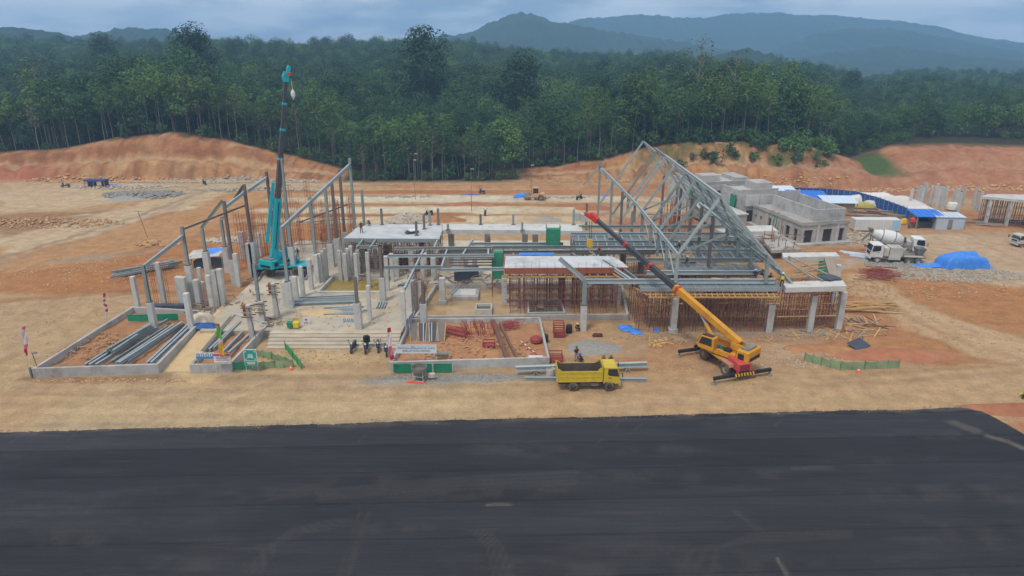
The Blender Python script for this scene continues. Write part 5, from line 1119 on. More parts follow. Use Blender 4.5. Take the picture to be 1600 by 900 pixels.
def dump_truck():
    t = thing('dump_truck', 'yellow tipper truck driving right along the dirt road', 'truck', (7.45, 61.15, 0.02), R(1.6))
    cabover(t, 1.42, 3.02, 1.95, .74, 2.52, YEL)
    MB().lohi((-2.95, -.42, .55), (2.6, -.3, .78)).lohi((-2.95, .3, .55), (2.6, .42, .78)).lohi((-2.9, -.4, .6), (-2.8, .4, .72)).lohi((.3, -.4, .6), (.45, .4, .72)).ob('chassis', BLACK, t, local=True)
    x0, x1, h, z0, z1 = -3.05, 1.28, 1.0, 1.0, 2.42
    MB().lohi((x0, -h, z0), (x1, h, z0 + .1)).ob('box_floor', YEL, t, local=True)
    for s in (-1, 1):
        y = s * h
        w = MB().prism([(x0, z0 + .1), (x1, z0 + .1), (x1, z1 + .08), (x1 - .2, z1 + .08), (x1 - .5, z1 - .28), (x0 + .45, z1 - .28), (x0 + .14, z1), (x0, z1)], 1, min(y, y - s * .06), max(y, y - s * .06)).ob('box_side', YEL, t, local=True)
        for k in range(6): MB().lohi((x0 + .05 + k * .84 - .03, y, z0 + .02), (x0 + .05 + k * .84 + .05, y + s * .05, z1 - .3)).ob('rib', YEL, w, local=True)
        for zz in (z0 + .02, z1 - .42, z0 + .52): MB().lohi((x0, y, zz), (x1, y + s * .035, zz + .09)).ob('rib', YEL, w, local=True)
    MB().lohi((x0 - .06, -h, z0 + .05), (x0, h, z1)).ob('tailgate', YEL, t, local=True); MB().lohi((x1, -h, z0 + .05), (x1 + .06, h, z1 + .2)).ob('headboard', YEL, t, local=True)
    LIN = mat('box_interior', srgb(92, 78, 66), .85, .25, 2, .2)
    for s in (-1, 1): MB().prism([(x0 + .02, z0 + .1), (x1 - .02, z0 + .1), (x1 - .02, z1 - .1), (x1 - .5, z1 - .3), (x0 + .45, z1 - .3), (x0 + .02, z1 - .06)], 1, min(s * (h - .085), s * (h - .064)), max(s * (h - .085), s * (h - .064))).ob('liner', LIN, t, local=True)
    MB().lohi((x1 - .03, -h + .09, z0 + .1), (x1 - .01, h - .09, z1)).ob('liner', LIN, t, local=True); MB().lohi((x0 + .01, -h + .09, z0 + .1), (x0 + .03, h - .09, z1 - .05)).ob('liner', LIN, t, local=True)
    mb = MB(); N = 14; V = []
    for j in range(N + 1):
        for i in range(N + 1): V.append((x0 + .05 + (x1 - x0 - .1) * i / N, -h + .07 + (2 * h - .14) * j / N, z0 + .22 + .12 * math.sin(math.pi * i / N) + rnd.uniform(-.05, .05)))
    mb.add(V, [(j * (N + 1) + i, j * (N + 1) + i + 1, (j + 1) * (N + 1) + i + 1, (j + 1) * (N + 1) + i) for j in range(N) for i in range(N)]).ob('load', mat('dark_box_bottom', srgb(84, 70, 60), .95, .25, 2, .4), t, local=True)  # box is empty: dark surface added low so its inside looks dark
    for s in (-1, 1):
        wheel(t, 2.0, s * .9, .48, .26); wheel(t, -1.52, s * .92, .48, .26); wheel(t, -1.52, s * .6, .48, .26)
        MB().lohi((-.8, s * .62, .48), (1.1, s * .7, .58)).lohi((-.8, s * .62, .72), (1.1, s * .7, .78)).ob('side_guard', GREYM, t, local=True)
        MB().prism([(-2.15, .9), (-2.1, 1.0), (-.95, 1.0), (-.9, .9)], 1, min(s * .5, s * .9), max(s * .5, s * .9)).ob('mudguard', BLACK, t, local=True)
        MB().prism([(1.45, .62), (1.55, .95), (2.45, .95), (2.55, .62)], 1, min(s * .7, s * .985), max(s * .7, s * .985)).ob('wheel_arch', BLACK, t, local=True)
    MB().lohi((.2, -.85, .5), (.9, -.5, .78)).ob('fuel_tank', GREYM, t, local=True); MB().tube((1.34, -.7, .8), (1.34, -.7, 2.2), .06).ob('exhaust', BLACK, t, local=True)
    p = MB().lohi((-3.08, -.25, .62), (-3.06, .25, .74)).ob('number_plate', WHITE, t, local=True)
dump_truck()
STRIPE = None
def crane(label, loc, head, sup, tip_w, paint, body, hood, sects, name='mobile_crane', scale=1):
    t = thing(name, label, 'crane', loc, head)
    # carrier
    MB().lohi((-3.4, -.62, .75), (3.4, .62, 1.3)).ob('chassis', BLACK, t, local=True)
    MB().lohi((-2.6, -1.2, 1.28), (3.3, 1.2, 1.42)).ob('deck_plate', body, t, local=True)
    h = MB().prism([(-3.45, 1.0), (-1.7, 1.0), (-1.7, 2.0), (-3.1, 1.95), (-3.45, 1.75)], 1, -.75, .75).ob('engine_hood', hood, t, local=True, bevel=.04)
    for k in range(4): MB().lohi((-3.47, -.55, 1.15 + k * .14), (-3.44, .55, 1.21 + k * .14)).ob('louvre', BLACK, h, local=True)
    for s in (-1, 1):
        for x in (-1.9, 1.9):
            wheel(t, x, s * .98, .68, .5, TYRE, body if body is TEAL else RIM)
            MB().prism([(x - .85, 1.2), (x - .75, 1.5), (x + .75, 1.5), (x + .85, 1.2), (x + .8, 1.2), (x + .7, 1.42), (x - .7, 1.42), (x - .8, 1.2)], 1, min(s * .75, s * 1.3), max(s * .75, s * 1.3)).ob('fender', mat('dusty_fender', srgb(168, 118, 100), .7, .15, 2) if body is not TEAL else TEAL, t, local=True)
        for x in (-3.25, 3.25):
            MB().lohi((x - .14, min(0, s * 3.25), .45), (x + .14, max(0, s * 3.25), .75)).ob('outrigger', BLACK, t, local=True)
            MB().tube((x, s * 3.15, .1), (x, s * 3.15, .6), .09).lathe([(.32, .0), (.32, .06), (.12, .12)], (x, s * 3.15, 0), 10).ob('foot_pad', GREYM, t, local=True)
    b = MB().lohi((-3.62, -1.2, .55), (-3.46, 1.2, .95)).ob('bumper', BLACK, t, local=True)
    for k in range(7):
        y = -1.1 + k * .33; MB().add([(-3.635, y, .57), (-3.635, y + .17, .57), (-3.635, y + .3, .93), (-3.635, y + .13, .93)], ((0, 1, 2, 3),)).ob('warning_stripe', AMBER, b, local=True)
    MB().lohi((3.45, -1.2, .55), (3.6, 1.2, .95)).ob('bumper', AMBER if body is TEAL else BLACK, t, local=True)
    MB().lathe([(.8, 1.4), (.8, 1.62)], (0, 0, 0), 16).ob('slew_ring', BLACK, t, local=True)
    # superstructure (rotated part), as one part with sub-parts
    a = sup - head; M3 = Matrix.Rotation(a, 3, 'Z')
    def L(p): return M3 @ Vector(p)
    def xf(mb): mb.v = [tuple(L(p)) for p in mb.v]; return mb
    s_ = xf(MB().lohi((-2.4, -1.15, 1.6), (2.0, 1.15, 1.85)).lohi((-2.2, -.5, 1.85), (-.9, -.36, 3.05)).lohi((-2.2, .36, 1.85), (-.9, .5, 3.05))).ob('upper_body', paint, t, local=True)
    xf(MB().prism([(-3.3, -1.15), (-3.0, -1.25), (-2.0, -1.25), (-2.0, 1.25), (-3.0, 1.25), (-3.3, 1.15)], 2, 1.7, 2.85)).ob('counterweight', paint, s_, local=True, bevel=.05)
    c = xf(MB().prism([(.5, 1.75), (2.3, 1.75), (2.42, 2.2), (2.0, 3.15), (.55, 3.2), (.5, 3.1)], 1, .5, 1.35)).ob('operator_cab', paint, t, local=True, bevel=.04)
    for y in (.49, 1.36): xf(MB().prism([(.7, 2.25), (2.2, 2.25), (1.9, 3.02), (.75, 3.06)], 1, y - .012, y + .012)).ob('side_window', GLASS, c, local=True)
    xf(MB().add([(2.46, .58, 2.22), (2.46, 1.27, 2.22), (2.06, 1.27, 3.13), (2.06, .58, 3.13)], ((0, 1, 2, 3),))).ob('windscreen', GLASS, c, local=True); xf(MB().lohi((.75, .58, 3.2), (1.9, 1.27, 3.225))).ob('roof_window', GLASS, c, local=True)
    xf(MB().lohi((-1.9, .6, 1.85), (.3, 1.15, 2.15))).ob('engine_box', paint, s_, local=True, bevel=.03); xf(MB().lohi((-1.2, .62, 2.15), (-.5, 1.1, 2.45))).ob('toolbox', BLACK, s_, local=True); xf(MB().lohi((-.3, .65, 2.15), (.0, .95, 2.5))).ob('green_can', NET, s_, local=True); xf(MB().lohi((.05, .65, 2.15), (.25, .9, 2.45))).ob('blue_can', BLUEW, s_, local=True)
    xf(MB().lathe([(.3, -.34), (.3, .34)], (-1.2, 0, 2.2), 12, 'Y')).ob('winch', RUST, s_, local=True)
    for y in (-1.27, 1.27): xf(MB().lohi((-2.85, y - .02, 1.95), (-2.2, y + .02, 2.55))).ob('vent_panel', BLACK, s_, local=True)
    xf(MB().lohi((-3.325, -.9, 1.85), (-3.3, .9, 2.2))).ob('rear_grille', BLACK, s_, local=True)
    xf(MB().lohi((-3.0, -.8, 2.86), (-2.2, .8, 3.02))).ob('top_cover', GREYM, s_, local=True)
    for y in (-1.1, 1.1): xf(MB().path([(-1.9, y, 1.85), (-1.9, y, 2.6), (.2, y, 2.6), (.2, y, 1.85)], .025, 4)).ob('handrail', BLACK, s_, local=True)
    xf(MB().path([(-1.0, .3, 2.0), (-1.3, .32, 2.6), (-1.5, .3, 3.1)], .05, 5)).ob('hose', BLACK, s_, local=True); xf(MB().path([(-1.0, -.3, 2.0), (-1.3, -.32, 2.6), (-1.5, -.3, 3.1)], .05, 5)).ob('hose', BLACK, s_, local=True)
    xf(MB().lohi((-.8, -1.14, 1.86), (1.6, -.6, 2.5))).ob('power_unit', paint, s_, local=True, bevel=.04); xf(MB().lohi((-.5, -1.16, 2.0), (.5, -1.145, 2.4))).ob('vent_panel', BLACK, s_, local=True)
    for y in (-.9, .9): MB().lohi((-3.66, y - .14, .98), (-3.6, y + .14, 1.14)).ob('tail_light', CRRED, t, local=True)
    # boom: real telescopic sections from the pivot to the measured tip
    piv = L((-1.6, 0, 2.95)); t.scale = (scale,) * 3; tip = Matrix.Rotation(-head, 3, 'Z') @ (Vector(tip_w) - Vector(loc)) / scale; d = (tip - piv); ln = d.length; u = d / ln
    sd_ = u.cross(Vector((0, 0, 1))).normalized(); up = sd_.cross(u)
    bo = None
    for i, (f0, f1, w, hh, m) in enumerate(sects):
        o = MB().sweep(piv + u * ln * f0, piv + u * ln * f1, [(-w / 2, -hh * .3), (-w * .3, -hh / 2), (w * .3, -hh / 2), (w / 2, -hh * .3), (w / 2, hh / 2), (-w / 2, hh / 2)], up).ob('boom_section', m, t, local=True)
        bo = bo or o
        if i: q = piv + u * ln * f0; MB().bar(q - u * .14, q + u * .16, w * 1.28, hh * 1.25, up).ob('collar', CRRED if body is not TEAL else TEAL, o, local=True)
    w0 = sects[0][2]; b0_ = piv + u * 1.2 + sd_ * (w0 / 2 + .05); MB().tube(b0_, piv + u * ln * sects[0][1] * .95 + sd_ * (w0 / 2 + .05), .06, n=5).ob('boom_hose', BLACK, bo, local=True)
    for k in range(3): q = piv + u * ln * sects[0][1] * (.3 + .3 * k); MB().bar(q - u * .06, q + u * .06, w0 * 1.06, sects[0][3] * 1.05, up).ob('boom_rib', paint, bo, local=True)
    a0 = L((.9, 0, 2.0)); a1 = piv + u * min(6.0, ln * .3); mid = a0.lerp(a1, .55)
    MB().tube(a0, mid, .2, n=10).ob('ram_cylinder', paint, t, local=True); MB().tube(mid, a1, .12, n=8).ob('ram_rod', GALV, t, local=True)
    # boom head with sheaves and hook
    R3 = Matrix((u, sd_, up)).transposed()
    hd = MB(); hd.prism([(-.6, -.36), (.2, -.34), (.6, .0), (.55, .4), (.1, .5), (-.6, .3)], 1, -.27, .27); hd.v = [tuple(tip + R3 @ Vector(p)) for p in hd.v]
    hm = CRRED if body is not TEAL else TEAL
    ho = hd.ob('boom_head', hm, t, local=True, bevel=.04)
    sh = MB().lathe([(.36, -.1), (.28, -.03), (.28, .03), (.36, .1)], (.45, 0, .1), 12, 'Y'); sh.v = [tuple(tip + R3 @ Vector(p)) for p in sh.v]; sh.ob('sheave', hm, ho, local=True)
    jb = MB().prism([(.3, -.4), (1.4, -.5), (1.6, -.2), (1.2, .0), (.6, -.05)], 1, -.2, .2); jb.v = [tuple(tip + R3 @ Vector(p)) for p in jb.v]; jb.ob('jib_nose', hm, ho, local=True)
    return t, piv, u, ln, tip
def wpt(t, p): return Vector(t.location) + Matrix.Rotation(t.rotation_euler[2], 3, 'Z') @ Vector(p) * t.scale[0]
hd = P(1087, 552) - P(1137, 589); CH_ = math.atan2(hd.y, hd.x); cl = P(1110, 570); cl = Vector((22.2, 65.9, 0))
tip = PY(929, 341, 81.0); sv_ = tip - Vector((22.6, 66.8, 3)); SUPH = math.atan2(sv_.y, sv_.x)
T1, piv, u, ln, tp_ = crane('orange-yellow mobile crane with a red engine hood working beside the roof frame', cl, CH_, SUPH, tip, CRY, CRY, REDF,
    [(0, .41, .6, .74, CRY), (.39, .60, .52, .64, BOOM), (.58, .78, .46, .56, BOOM), (.76, .99, .4, .48, BOOM)], scale=1.03)
bt = wpt(T1, tp_); mbk = MB().tube(bt + Vector((-.3, 0, -.3)), bt + Vector((-.3, 0, -2.6)), .03, n=4).tube(bt + Vector((-.6, 0, -.3)), bt + Vector((-.5, 0, -2.6)), .03, n=4).ob('hoist_rope', BLACK, T1)
mbk.matrix_parent_inverse = T1.matrix_world.inverted() if False else Matrix.Identity(4)
def world_child(o, t):
    """place a child that was built in world space under a turned parent"""
    r = Matrix.Rotation(-t.rotation_euler[2], 4, 'Z'); o.data.transform(r @ Matrix.Scale(1 / t.scale[0], 4))
world_child(mbk, T1)
hb_ = MB().prism([(-.3, .0), (.3, .0), (.38, .5), (.2, 1.0), (-.2, 1.0), (-.38, .5)], 1, -.18, .18)
hb_.v = [(p[0] + bt.x - .45, p[1] + bt.y, p[2] + bt.z - 3.6) for p in hb_.v]; hb_.path([(bt.x - .45, bt.y, bt.z - 3.6), (bt.x - .45, bt.y, bt.z - 4.1), (bt.x - .25, bt.y, bt.z - 4.35), (bt.x - .05, bt.y, bt.z - 4.15)], .06)
world_child(hb_.ob('hook_block', AMBER, T1), T1)
tl = Vector((-32.6, 94.2, .8)); tip2 = PY(447, 121, 95.5)
T2, piv, u, ln, tp_ = crane('teal mobile crane with its long boom raised almost upright in the left wing', tl, R(8), R(62), tip2, TEAL, TEAL, TEAL,
    [(0, .34, .78, .95, TEAL), (.32, .58, .6, .72, mat('boom_brown', srgb(76, 70, 70), .5, .12, 1.2)), (.56, .74, .5, .6, BOOM), (.72, .88, .42, .5, BOOM), (.86, .99, .34, .42, BOOM)])
bt = wpt(T2, tp_); pv = wpt(T2, piv); uu = (bt - pv).normalized()
jb = MB().bar(pv + uu * 2.0 + Vector((-.95, -.3, .2)), pv + uu * 10.5 + Vector((-.7, -.3, 0)), .32, .4).bar(pv + uu * 2.0 + Vector((-1.15, -.3, .2)), pv + uu * 7.0 + Vector((-.95, -.3, 0)), .16, .2); world_child(jb.ob('folded_jib', TEAL, T2), T2)
hk = MB().tube(bt + Vector((.7, -.2, -.2)), bt + Vector((.75, -.2, -1.6)), .03, n=4).lathe([(.05, -1.5), (.3, -1.9), (.3, -2.3), (.06, -2.8)], bt + Vector((.75, -.2, 0)), 8); world_child(hk.ob('hook_block', WHITE, T2), T2)
world_child(MB().box(bt + Vector((.55, -.45, .45)), (.5, .3, .35)).ob('beacon', CRRED, T2), T2)

def mixer(label, loc, head, drum=True):
    t = thing('concrete_mixer_truck', label, 'truck', loc, head)
    cabover(t, 2.3, 4.1, 2.3, .9, 2.9, WHITE, GLASS, .22)
    MB().lohi((-4.2, -.5, .75), (3.6, -.35, 1.05)).lohi((-4.2, .35, .75), (3.6, .5, 1.05)).lohi((-4.1, -.45, .8), (-3.9, .45, 1.0)).ob('chassis', GREYM, t, local=True)
    for s in (-1, 1):
        wheel(t, 3.0, s * 1.0, .52, .3, TYRE, WHITED)
        for x in (-1.5, -2.9): wheel(t, x, s * .98, .52, .5, TYRE, WHITED)
        MB().lohi((-.3, s * .7, .6), (1.4, s * 1.1, 1.2)).ob('side_tank', WHITED, t, local=True)
        MB().prism([(-3.6, 1.15), (-3.5, 1.3), (-.9, 1.3), (-.8, 1.15)], 1, min(s * .7, s * 1.25), max(s * .7, s * 1.25)).ob('mudguard', WHITED, t, local=True)
    MB().lohi((1.4, -.9, 1.05), (2.1, .9, 2.4)).ob('water_tank', WHITED, t, local=True, bevel=.05)
    if drum:
        d = MB(); d.smooth = True
        d.lathe([(.35, -2.75), (.62, -2.6), (.8, -2.0), (1.12, -.9), (1.2, .1), (1.12, .9), (.8, 1.7), (.45, 1.95)], (0, 0, 0), 20, 'X')
        rm = Matrix.Rotation(R(13), 3, 'Y'); d.v = [tuple(rm @ Vector(p) + Vector((-.9, 0, 2.55))) for p in d.v]; dr = d.ob('drum', WHITE, t, local=True)
        for xx, rr in ((-1.4, 1.02), (.45, 1.21)):
            b = MB().lathe([(rr, -.06), (rr + .04, 0), (rr, .06)], (xx, 0, 0), 20, 'X'); b.v = [tuple(rm @ Vector(p) + Vector((-.9, 0, 2.55))) for p in b.v]; b.ob('drum_band', GREYM, dr, local=True)
        MB().bar((-3.6, -.7, 1.0), (-3.6, -.7, 2.8), .14).bar((-3.6, .7, 1.0), (-3.6, .7, 2.8), .14).bar((-3.6, -.7, 2.7), (-3.6, .7, 2.7), .14).ob('rear_stand', GREYM, t, local=True)
        MB().add([(-3.6, -.5, 3.9), (-3.6, .5, 3.9), (-4.3, .6, 4.0), (-4.3, -.6, 4.0), (-3.75, -.2, 3.2), (-3.75, .2, 3.2), (-4.0, .2, 3.2), (-4.0, -.2, 3.2)], ((0, 1, 5, 4), (1, 2, 6, 5), (2, 3, 7, 6), (3, 0, 4, 7))).ob('hopper', GREYM, t, local=True)
        MB().sweep((-4.0, 0, 3.1), (-5.0, .1, 1.8), [(-.3, .1), (-.2, -.1), (.2, -.1), (.3, .1), (.24, .1), (.16, -.05), (-.16, -.05), (-.24, .1)]).ob('chute', GREYM, t, local=True)
        MB().lohi((1.25, -.4, 1.1), (1.38, .4, 2.8)).ob('drum_drive', GREYM, t, local=True)
    else:
        MB().lohi((-.6, -1.0, 1.1), (1.3, 1.0, 2.5)).ob('pump_housing', WHITED, t, local=True, bevel=.06)
        MB().lohi((-.1, -1.02, 1.5), (.7, -1.0, 2.2)).ob('vent', GREYM, t, local=True)
        MB().add([(-3.9, -.9, 2.4), (-2.6, -.9, 2.4), (-2.6, .9, 2.4), (-3.9, .9, 2.4), (-3.6, -.4, 1.2), (-2.9, -.4, 1.2), (-2.9, .4, 1.2), (-3.6, .4, 1.2)], ((0, 1, 5, 4), (1, 2, 6, 5), (2, 3, 7, 6), (3, 0, 4, 7), (4, 5, 6, 7))).ob('hopper', GREYM, t, local=True)
        MB().path([(-2.4, .3, 1.5), (-1.6, .3, 2.7), (-.6, .2, 3.0), (1.2, .2, 3.1)], .1, 8).path([(-2.2, -.3, 1.5), (-1.6, -.3, 2.4), (-.7, -.3, 2.6)], .1, 8).ob('pump_pipe', GREYM, t, local=True)
        MB().lohi((-2.5, -.8, 1.1), (-.7, .8, 1.5)).ob('pump_deck', GREYM, t, local=True)
p = P(1396, 396); mixer('white concrete mixer truck with a round drum behind the other white truck', p, R(-14))
p = P(1398, 409); mixer('white concrete pump truck facing left in front of the mixer drum', (p.x, p.y, 0), R(172), False)
# pick-up cut by the right picture edge
def cage_truck():
    p = P(1603, 385); t = thing('cage_truck', 'dusty white truck with a caged body at the right picture edge', 'truck', p, R(187))
    cabover(t, .9, 2.4, 1.8, .7, 2.2, WHITED, GLASS, .25)
    MB().lohi((-2.6, -.9, .8), (.85, .9, 1.0)).ob('flatbed', WHITED, t, local=True)
    for s in (-1, 1):
        for k in range(5): MB().bar((-2.55 + k * .82, s * .86, 1.0), (-2.55 + k * .82, s * .86, 2.1), .07).ob('cage_post', WHITED, t, local=True)
        for z in (1.4, 2.05): MB().bar((-2.6, s * .86, z), (.8, s * .86, z), .06).ob('cage_rail', WHITED, t, local=True)
        wheel(t, 1.6, s * .8, .4, .24); wheel(t, -1.7, s * .8, .4, .3)
cage_truck()
def motorbike_proto():
    t = thing('motorcycle', 'x', 'motorcycle', (0, 0, 0))
    for x in (-.62, .62):
        w = MB(); w.smooth = True; w.lathe([(.2, -.05), (.28, -.055), (.3, 0), (.28, .055), (.2, .05), (.2, -.05)], (x, 0, .3), 14, 'Y'); o = w.ob('wheel', BLACK, t, local=True)
        MB().lathe([(.19, -.02), (.19, .02), (.04, .05), (.001, .05)], (x, 0, .3), 10, 'Y').ob('rim', GREYM, o, local=True)
    MB().prism([(-.75, .72), (-.3, .62), (.1, .55), (.35, .35), (.1, .28), (-.35, .4), (-.8, .62)], 1, -.13, .13).ob('body', BLACK, t, local=True, bevel=.03)
    MB().prism([(-.85, .8), (-.7, .74), (.05, .7), (.1, .76), (-.3, .82)], 1, -.12, .12).ob('seat', DARKS, t, local=True, bevel=.03)
    MB().prism([(.3, .4), (.5, .5), (.5, .98), (.38, .95)], 1, -.17, .17).ob('leg_shield', mat('bike_blue', srgb(50, 54, 84), .4, .1, 2), t, local=True, bevel=.02)
    MB().tube((.45, 0, .9), (.62, 0, .3), .04).ob('fork', GREYM, t, local=True)
    MB().tube((.4, -.34, 1.02), (.44, 0, .98), .025).tube((.44, 0, .98), (.4, .34, 1.02), .025).ob('handlebar', BLACK, t, local=True)
    MB().lathe([(.02, 0), (.1, .04), (.1, .1), (.03, .14)], (.48, 0, .88), 8).ob('headlight', WHITE, t, local=True)
    for s in (-1, 1): MB().tube((.4, s * .25, 1.0), (.36, s * .3, 1.2), .012, n=4).box((.36, s * .3, 1.24), (.03, .12, .08)).ob('mirror', BLACK, t, local=True)
    MB().lohi((-.9, -.04, .55), (-.6, .04, .6)).ob('tail', CRRED, t, local=True)
    return t
mb0 = motorbike_proto()
for k, (px, py, a, lb) in enumerate(((552.5, 548, -95, 'dark motorcycle parked alone at the left of the row below the steps'), (573, 549, -88, 'motorcycle with a bulky black load on its seat'), (591, 547, -80, 'motorcycle parked close behind the white and red feather flag'), (603, 553, -75, 'rightmost motorcycle beside the end of the white banner'))):
    p = P(px, py); o = mb0 if k == 0 else inst(mb0, p, R(a)); o.location = p; o.rotation_euler = (0, 0, R(a)); o['label'] = lb; o.scale = (1.15,) * 3
p = P(573, 548); MB().box((p.x, p.y + .35, 1.25), (.75, .6, .55), .2).box((p.x + .05, p.y + .1, 1.62), (.5, .45, .3), .5).ob('bundle', BLACK, label='black bundle strapped on the second motorcycle', cat='bundle', )

# ------------------------------------------------------------------ people
SKIN = mat('skin', srgb(150, 104, 76), .7, .1, 4); NAVY = mat('cloth_navy', srgb(48, 56, 92), .9, .15, 5); JEAN = mat('cloth_jeans', srgb(130, 146, 168), .9, .15, 5); DARKC = mat('cloth_dark', srgb(56, 52, 50), .9, .15, 5); RUSTC = mat('cloth_rust', srgb(176, 92, 84), .9, .15, 5); HIVIS = mat('cloth_hivis', srgb(196, 210, 60), .8, .12, 5); KHAKI = mat('cloth_khaki', srgb(120, 112, 84), .9, .15, 5); HAIRM = mat('hair_black', srgb(30, 26, 24), .8, .1, 5)
HELG = mat('helmet_green', srgb(40, 130, 70), .4, .05, 2); HELY = mat('helmet_yellow', srgb(222, 196, 60), .4, .05, 2); HELW = mat('helmet_white', srgb(220, 220, 214), .4, .05, 2); HELB = mat('helmet_blue', srgb(50, 70, 160), .4, .05, 2); HELR = mat('helmet_red', srgb(210, 50, 44), .4, .05, 2)
def person(loc, rz, pose, label, shirt, trous, helmet, vest=None, prop=None):
    ev, J = person_meshes(pose); t = thing('person', label, 'person', loc, rz); me = ev.copy()
    for i, m in enumerate((shirt, trous, SKIN, BLACK)): me.materials[i] = m
    b = bpy.data.objects.new('body', me); COL.objects.link(b); b.parent = t
    h = J['hed']; f = MB()
    fc = MB(); fc.prism([(h.z - .1, 0), (h.z - .02, .035), (h.z + .01, 0)], 0, -.012, .012); fc.v = [(p[0], h.y + .095 + p[2] * .6, p[1]) for p in fc.v]; fc.ob('nose', SKIN, b, local=True)
    for s in (-1, 1): MB().box((s * .035, h.y + .097, h.z + .015), (.02, .012, .012)).ob('eye', BLACK, b, local=True); MB().box((s * .1, h.y, h.z), (.02, .04, .06)).ob('ear', SKIN, b, local=True)
    MB().box((0, h.y + .093, h.z - .055), (.05, .012, .01)).ob('mouth', RUSTC, b, local=True)
    mb = MB(); mb.smooth = True; mb.lathe([(.108, -.01), (.112, .05), (.07, .09), (.001, .1)], (0, h.y - .01, h.z + .03), 12).ob('hair', HAIRM, b, local=True)
    if helmet:
        mb = MB(); mb.smooth = True; mb.lathe([(.17, .0), (.13, .015), (.132, .06), (.1, .115), (.04, .14), (.001, .142)], (0, h.y + .0, h.z + .05), 12).ob('helmet', helmet, t, local=True)
    if vest:
        mb = MB(); a, c = J['pel'], J['che']; mb.sweep(a + Vector((0, 0, .04)), c + (c - a) * .2, [(.17 * math.cos(k * math.pi / 6) * 1.15, .16 * math.sin(k * math.pi / 6)) for k in range(12)], (0, 1, 0), None, False).ob('vest', vest, t, local=True)
    return t
person(P(900, 564), R(-160), 'stand', 'standing worker in a green helmet and dark vest behind the yellow truck', RUSTC, JEAN, HELG, DARKC)
person(P(909, 566), R(120), 'crouch', 'crouching worker in a blue cap beside the standing man', NAVY, DARKC, HELB)
person(P(943, 568), R(170), 'crouch', 'crouching worker in a rust shirt and green helmet behind the truck cab', RUSTC, DARKC, HELG)
person(P(953, 568), R(190), 'crouch', 'crouching worker in dark clothes and green helmet right of the rust shirt', DARKC, DARKC, HELG)
person(P(1180, 432, 5.75), R(150), 'sit', 'worker in navy sitting on the deck beside the right gable post', NAVY, NAVY, HELW)
person(P(1190, 430, 5.75), R(200), 'sit', 'worker in khaki sitting just right of the one in navy', KHAKI, DARKC, HELY)
person(P(1203, 438, 5.75), R(170), 'sit', 'worker in dark clothes crouched against the right gable post', DARKC, KHAKI, None)
person(P(1221, 449, 5.9), R(160), 'stand', 'worker in a yellow vest standing at the left end of the right slab frame', KHAKI, DARKC, HELW, HIVIS)
person(P(1060, 388, 6.0), R(180), 'crouch', 'worker in a yellow helmet among the deck joists under the roof frame', KHAKI, DARKC, HELY)
person(P(936, 395, 6.0), R(180), 'crouch', 'worker in a red helmet on the deck behind the middle slab', RUSTC, DARKC, HELR)
person(P(1040, 383, 6.0), R(150), 'crouch', 'worker in dark clothes beside a rear deck post', DARKC, NAVY, HELR)
person(P(1597, 622), R(200), 'crouch', 'worker in a bright green vest at the right picture edge', KHAKI, DARKC, HELY, HIVIS)
person(P(904, 517), R(140), 'crouch', 'worker in a yellow vest at the foot of the front corner column', DARKC, DARKC, HELY, HIVIS)
person(P(466, 404, .8), R(180), 'stand', 'worker in black behind the teal crane', DARKC, KHAKI, None)
person(P(565, 352 + 12, 6.0) + Vector((0, 0, -.0)), R(190), 'stand', 'worker in black at the left corner of the broad slab', DARKC, DARKC, HELY)
person(P(503, 378, .8), R(180), 'stand', 'worker in rust behind the long sloping beam', RUSTC, DARKC, HELY)
person(P(562, 356, 6.0) + Vector((1.2, 1.5, 0)), R(150), 'crouch', 'worker in khaki crouching near the left corner of the broad slab', KHAKI, DARKC, HELW)
person(P(1073, 412, 6.0), R(170), 'crouch', 'worker in a white helmet among the front deck joists', KHAKI, NAVY, HELW)
person(P(895, 385, 6.0), R(200), 'crouch', 'worker in pale clothes behind the green hoist tower', JEAN, KHAKI, HELR)
person(P(430, 470, .8), R(170), 'stand', 'worker standing among the clamped columns', NAVY, DARKC, HELY)
# ------------------------------------------------------------------ loose steel, signs, flags, barriers and debris near the building
def lay(name, p, q, z, label, m=GALV, w=.24, h=.36, group=None, cat='beam', z2=None):
    return MB().ibeam(P(*p, z), P(*q, z if z2 is None else z2), w, h, .04).ob(name, m, label=label, cat=cat, group=group)
g = 'beams stacked in the left planter'
for k, (a, b, z) in enumerate((((133, 571), (233, 507), .75), ((140, 571), (240, 508), .75), ((150, 571), (246, 512), .75), ((174, 566), (262, 510), .75), ((182, 568), (272, 508), .75), ((186, 568), (285, 504), 1.1), ((200, 566), (288, 506), .75), ((230, 568), (294, 508), .75), ((236, 568), (298, 510), .75), ((205, 530), (262, 500), .75))):
    lay('steel_beam', a, b, z, 'grey steel beam lying among others in the left planter', STEEL if k % 3 == 0 else GALV, .24, .34, g)
for k, (a, b, z) in enumerate((((167, 548), (234, 509), 1.15), ((174, 551), (240, 511), 1.15), ((170, 546), (236, 508), 1.52), ((177, 549), (215, 524), 1.52))): lay('steel_beam', a, b, z, 'dark grey beam in the raised stack of the left planter', STEEL, .26, .36, 'raised stack in the left planter')
for k in range(5): p = P(244 + k * 9, 566 - k * 9, .62); q = P(262 + k * 9, 552 - k * 9, .62); MB().bar(p, q, .12, .06).ob('batten', WOODG, label='thin timber batten along the right wall of the left planter', cat='batten', group='battens in the left planter')
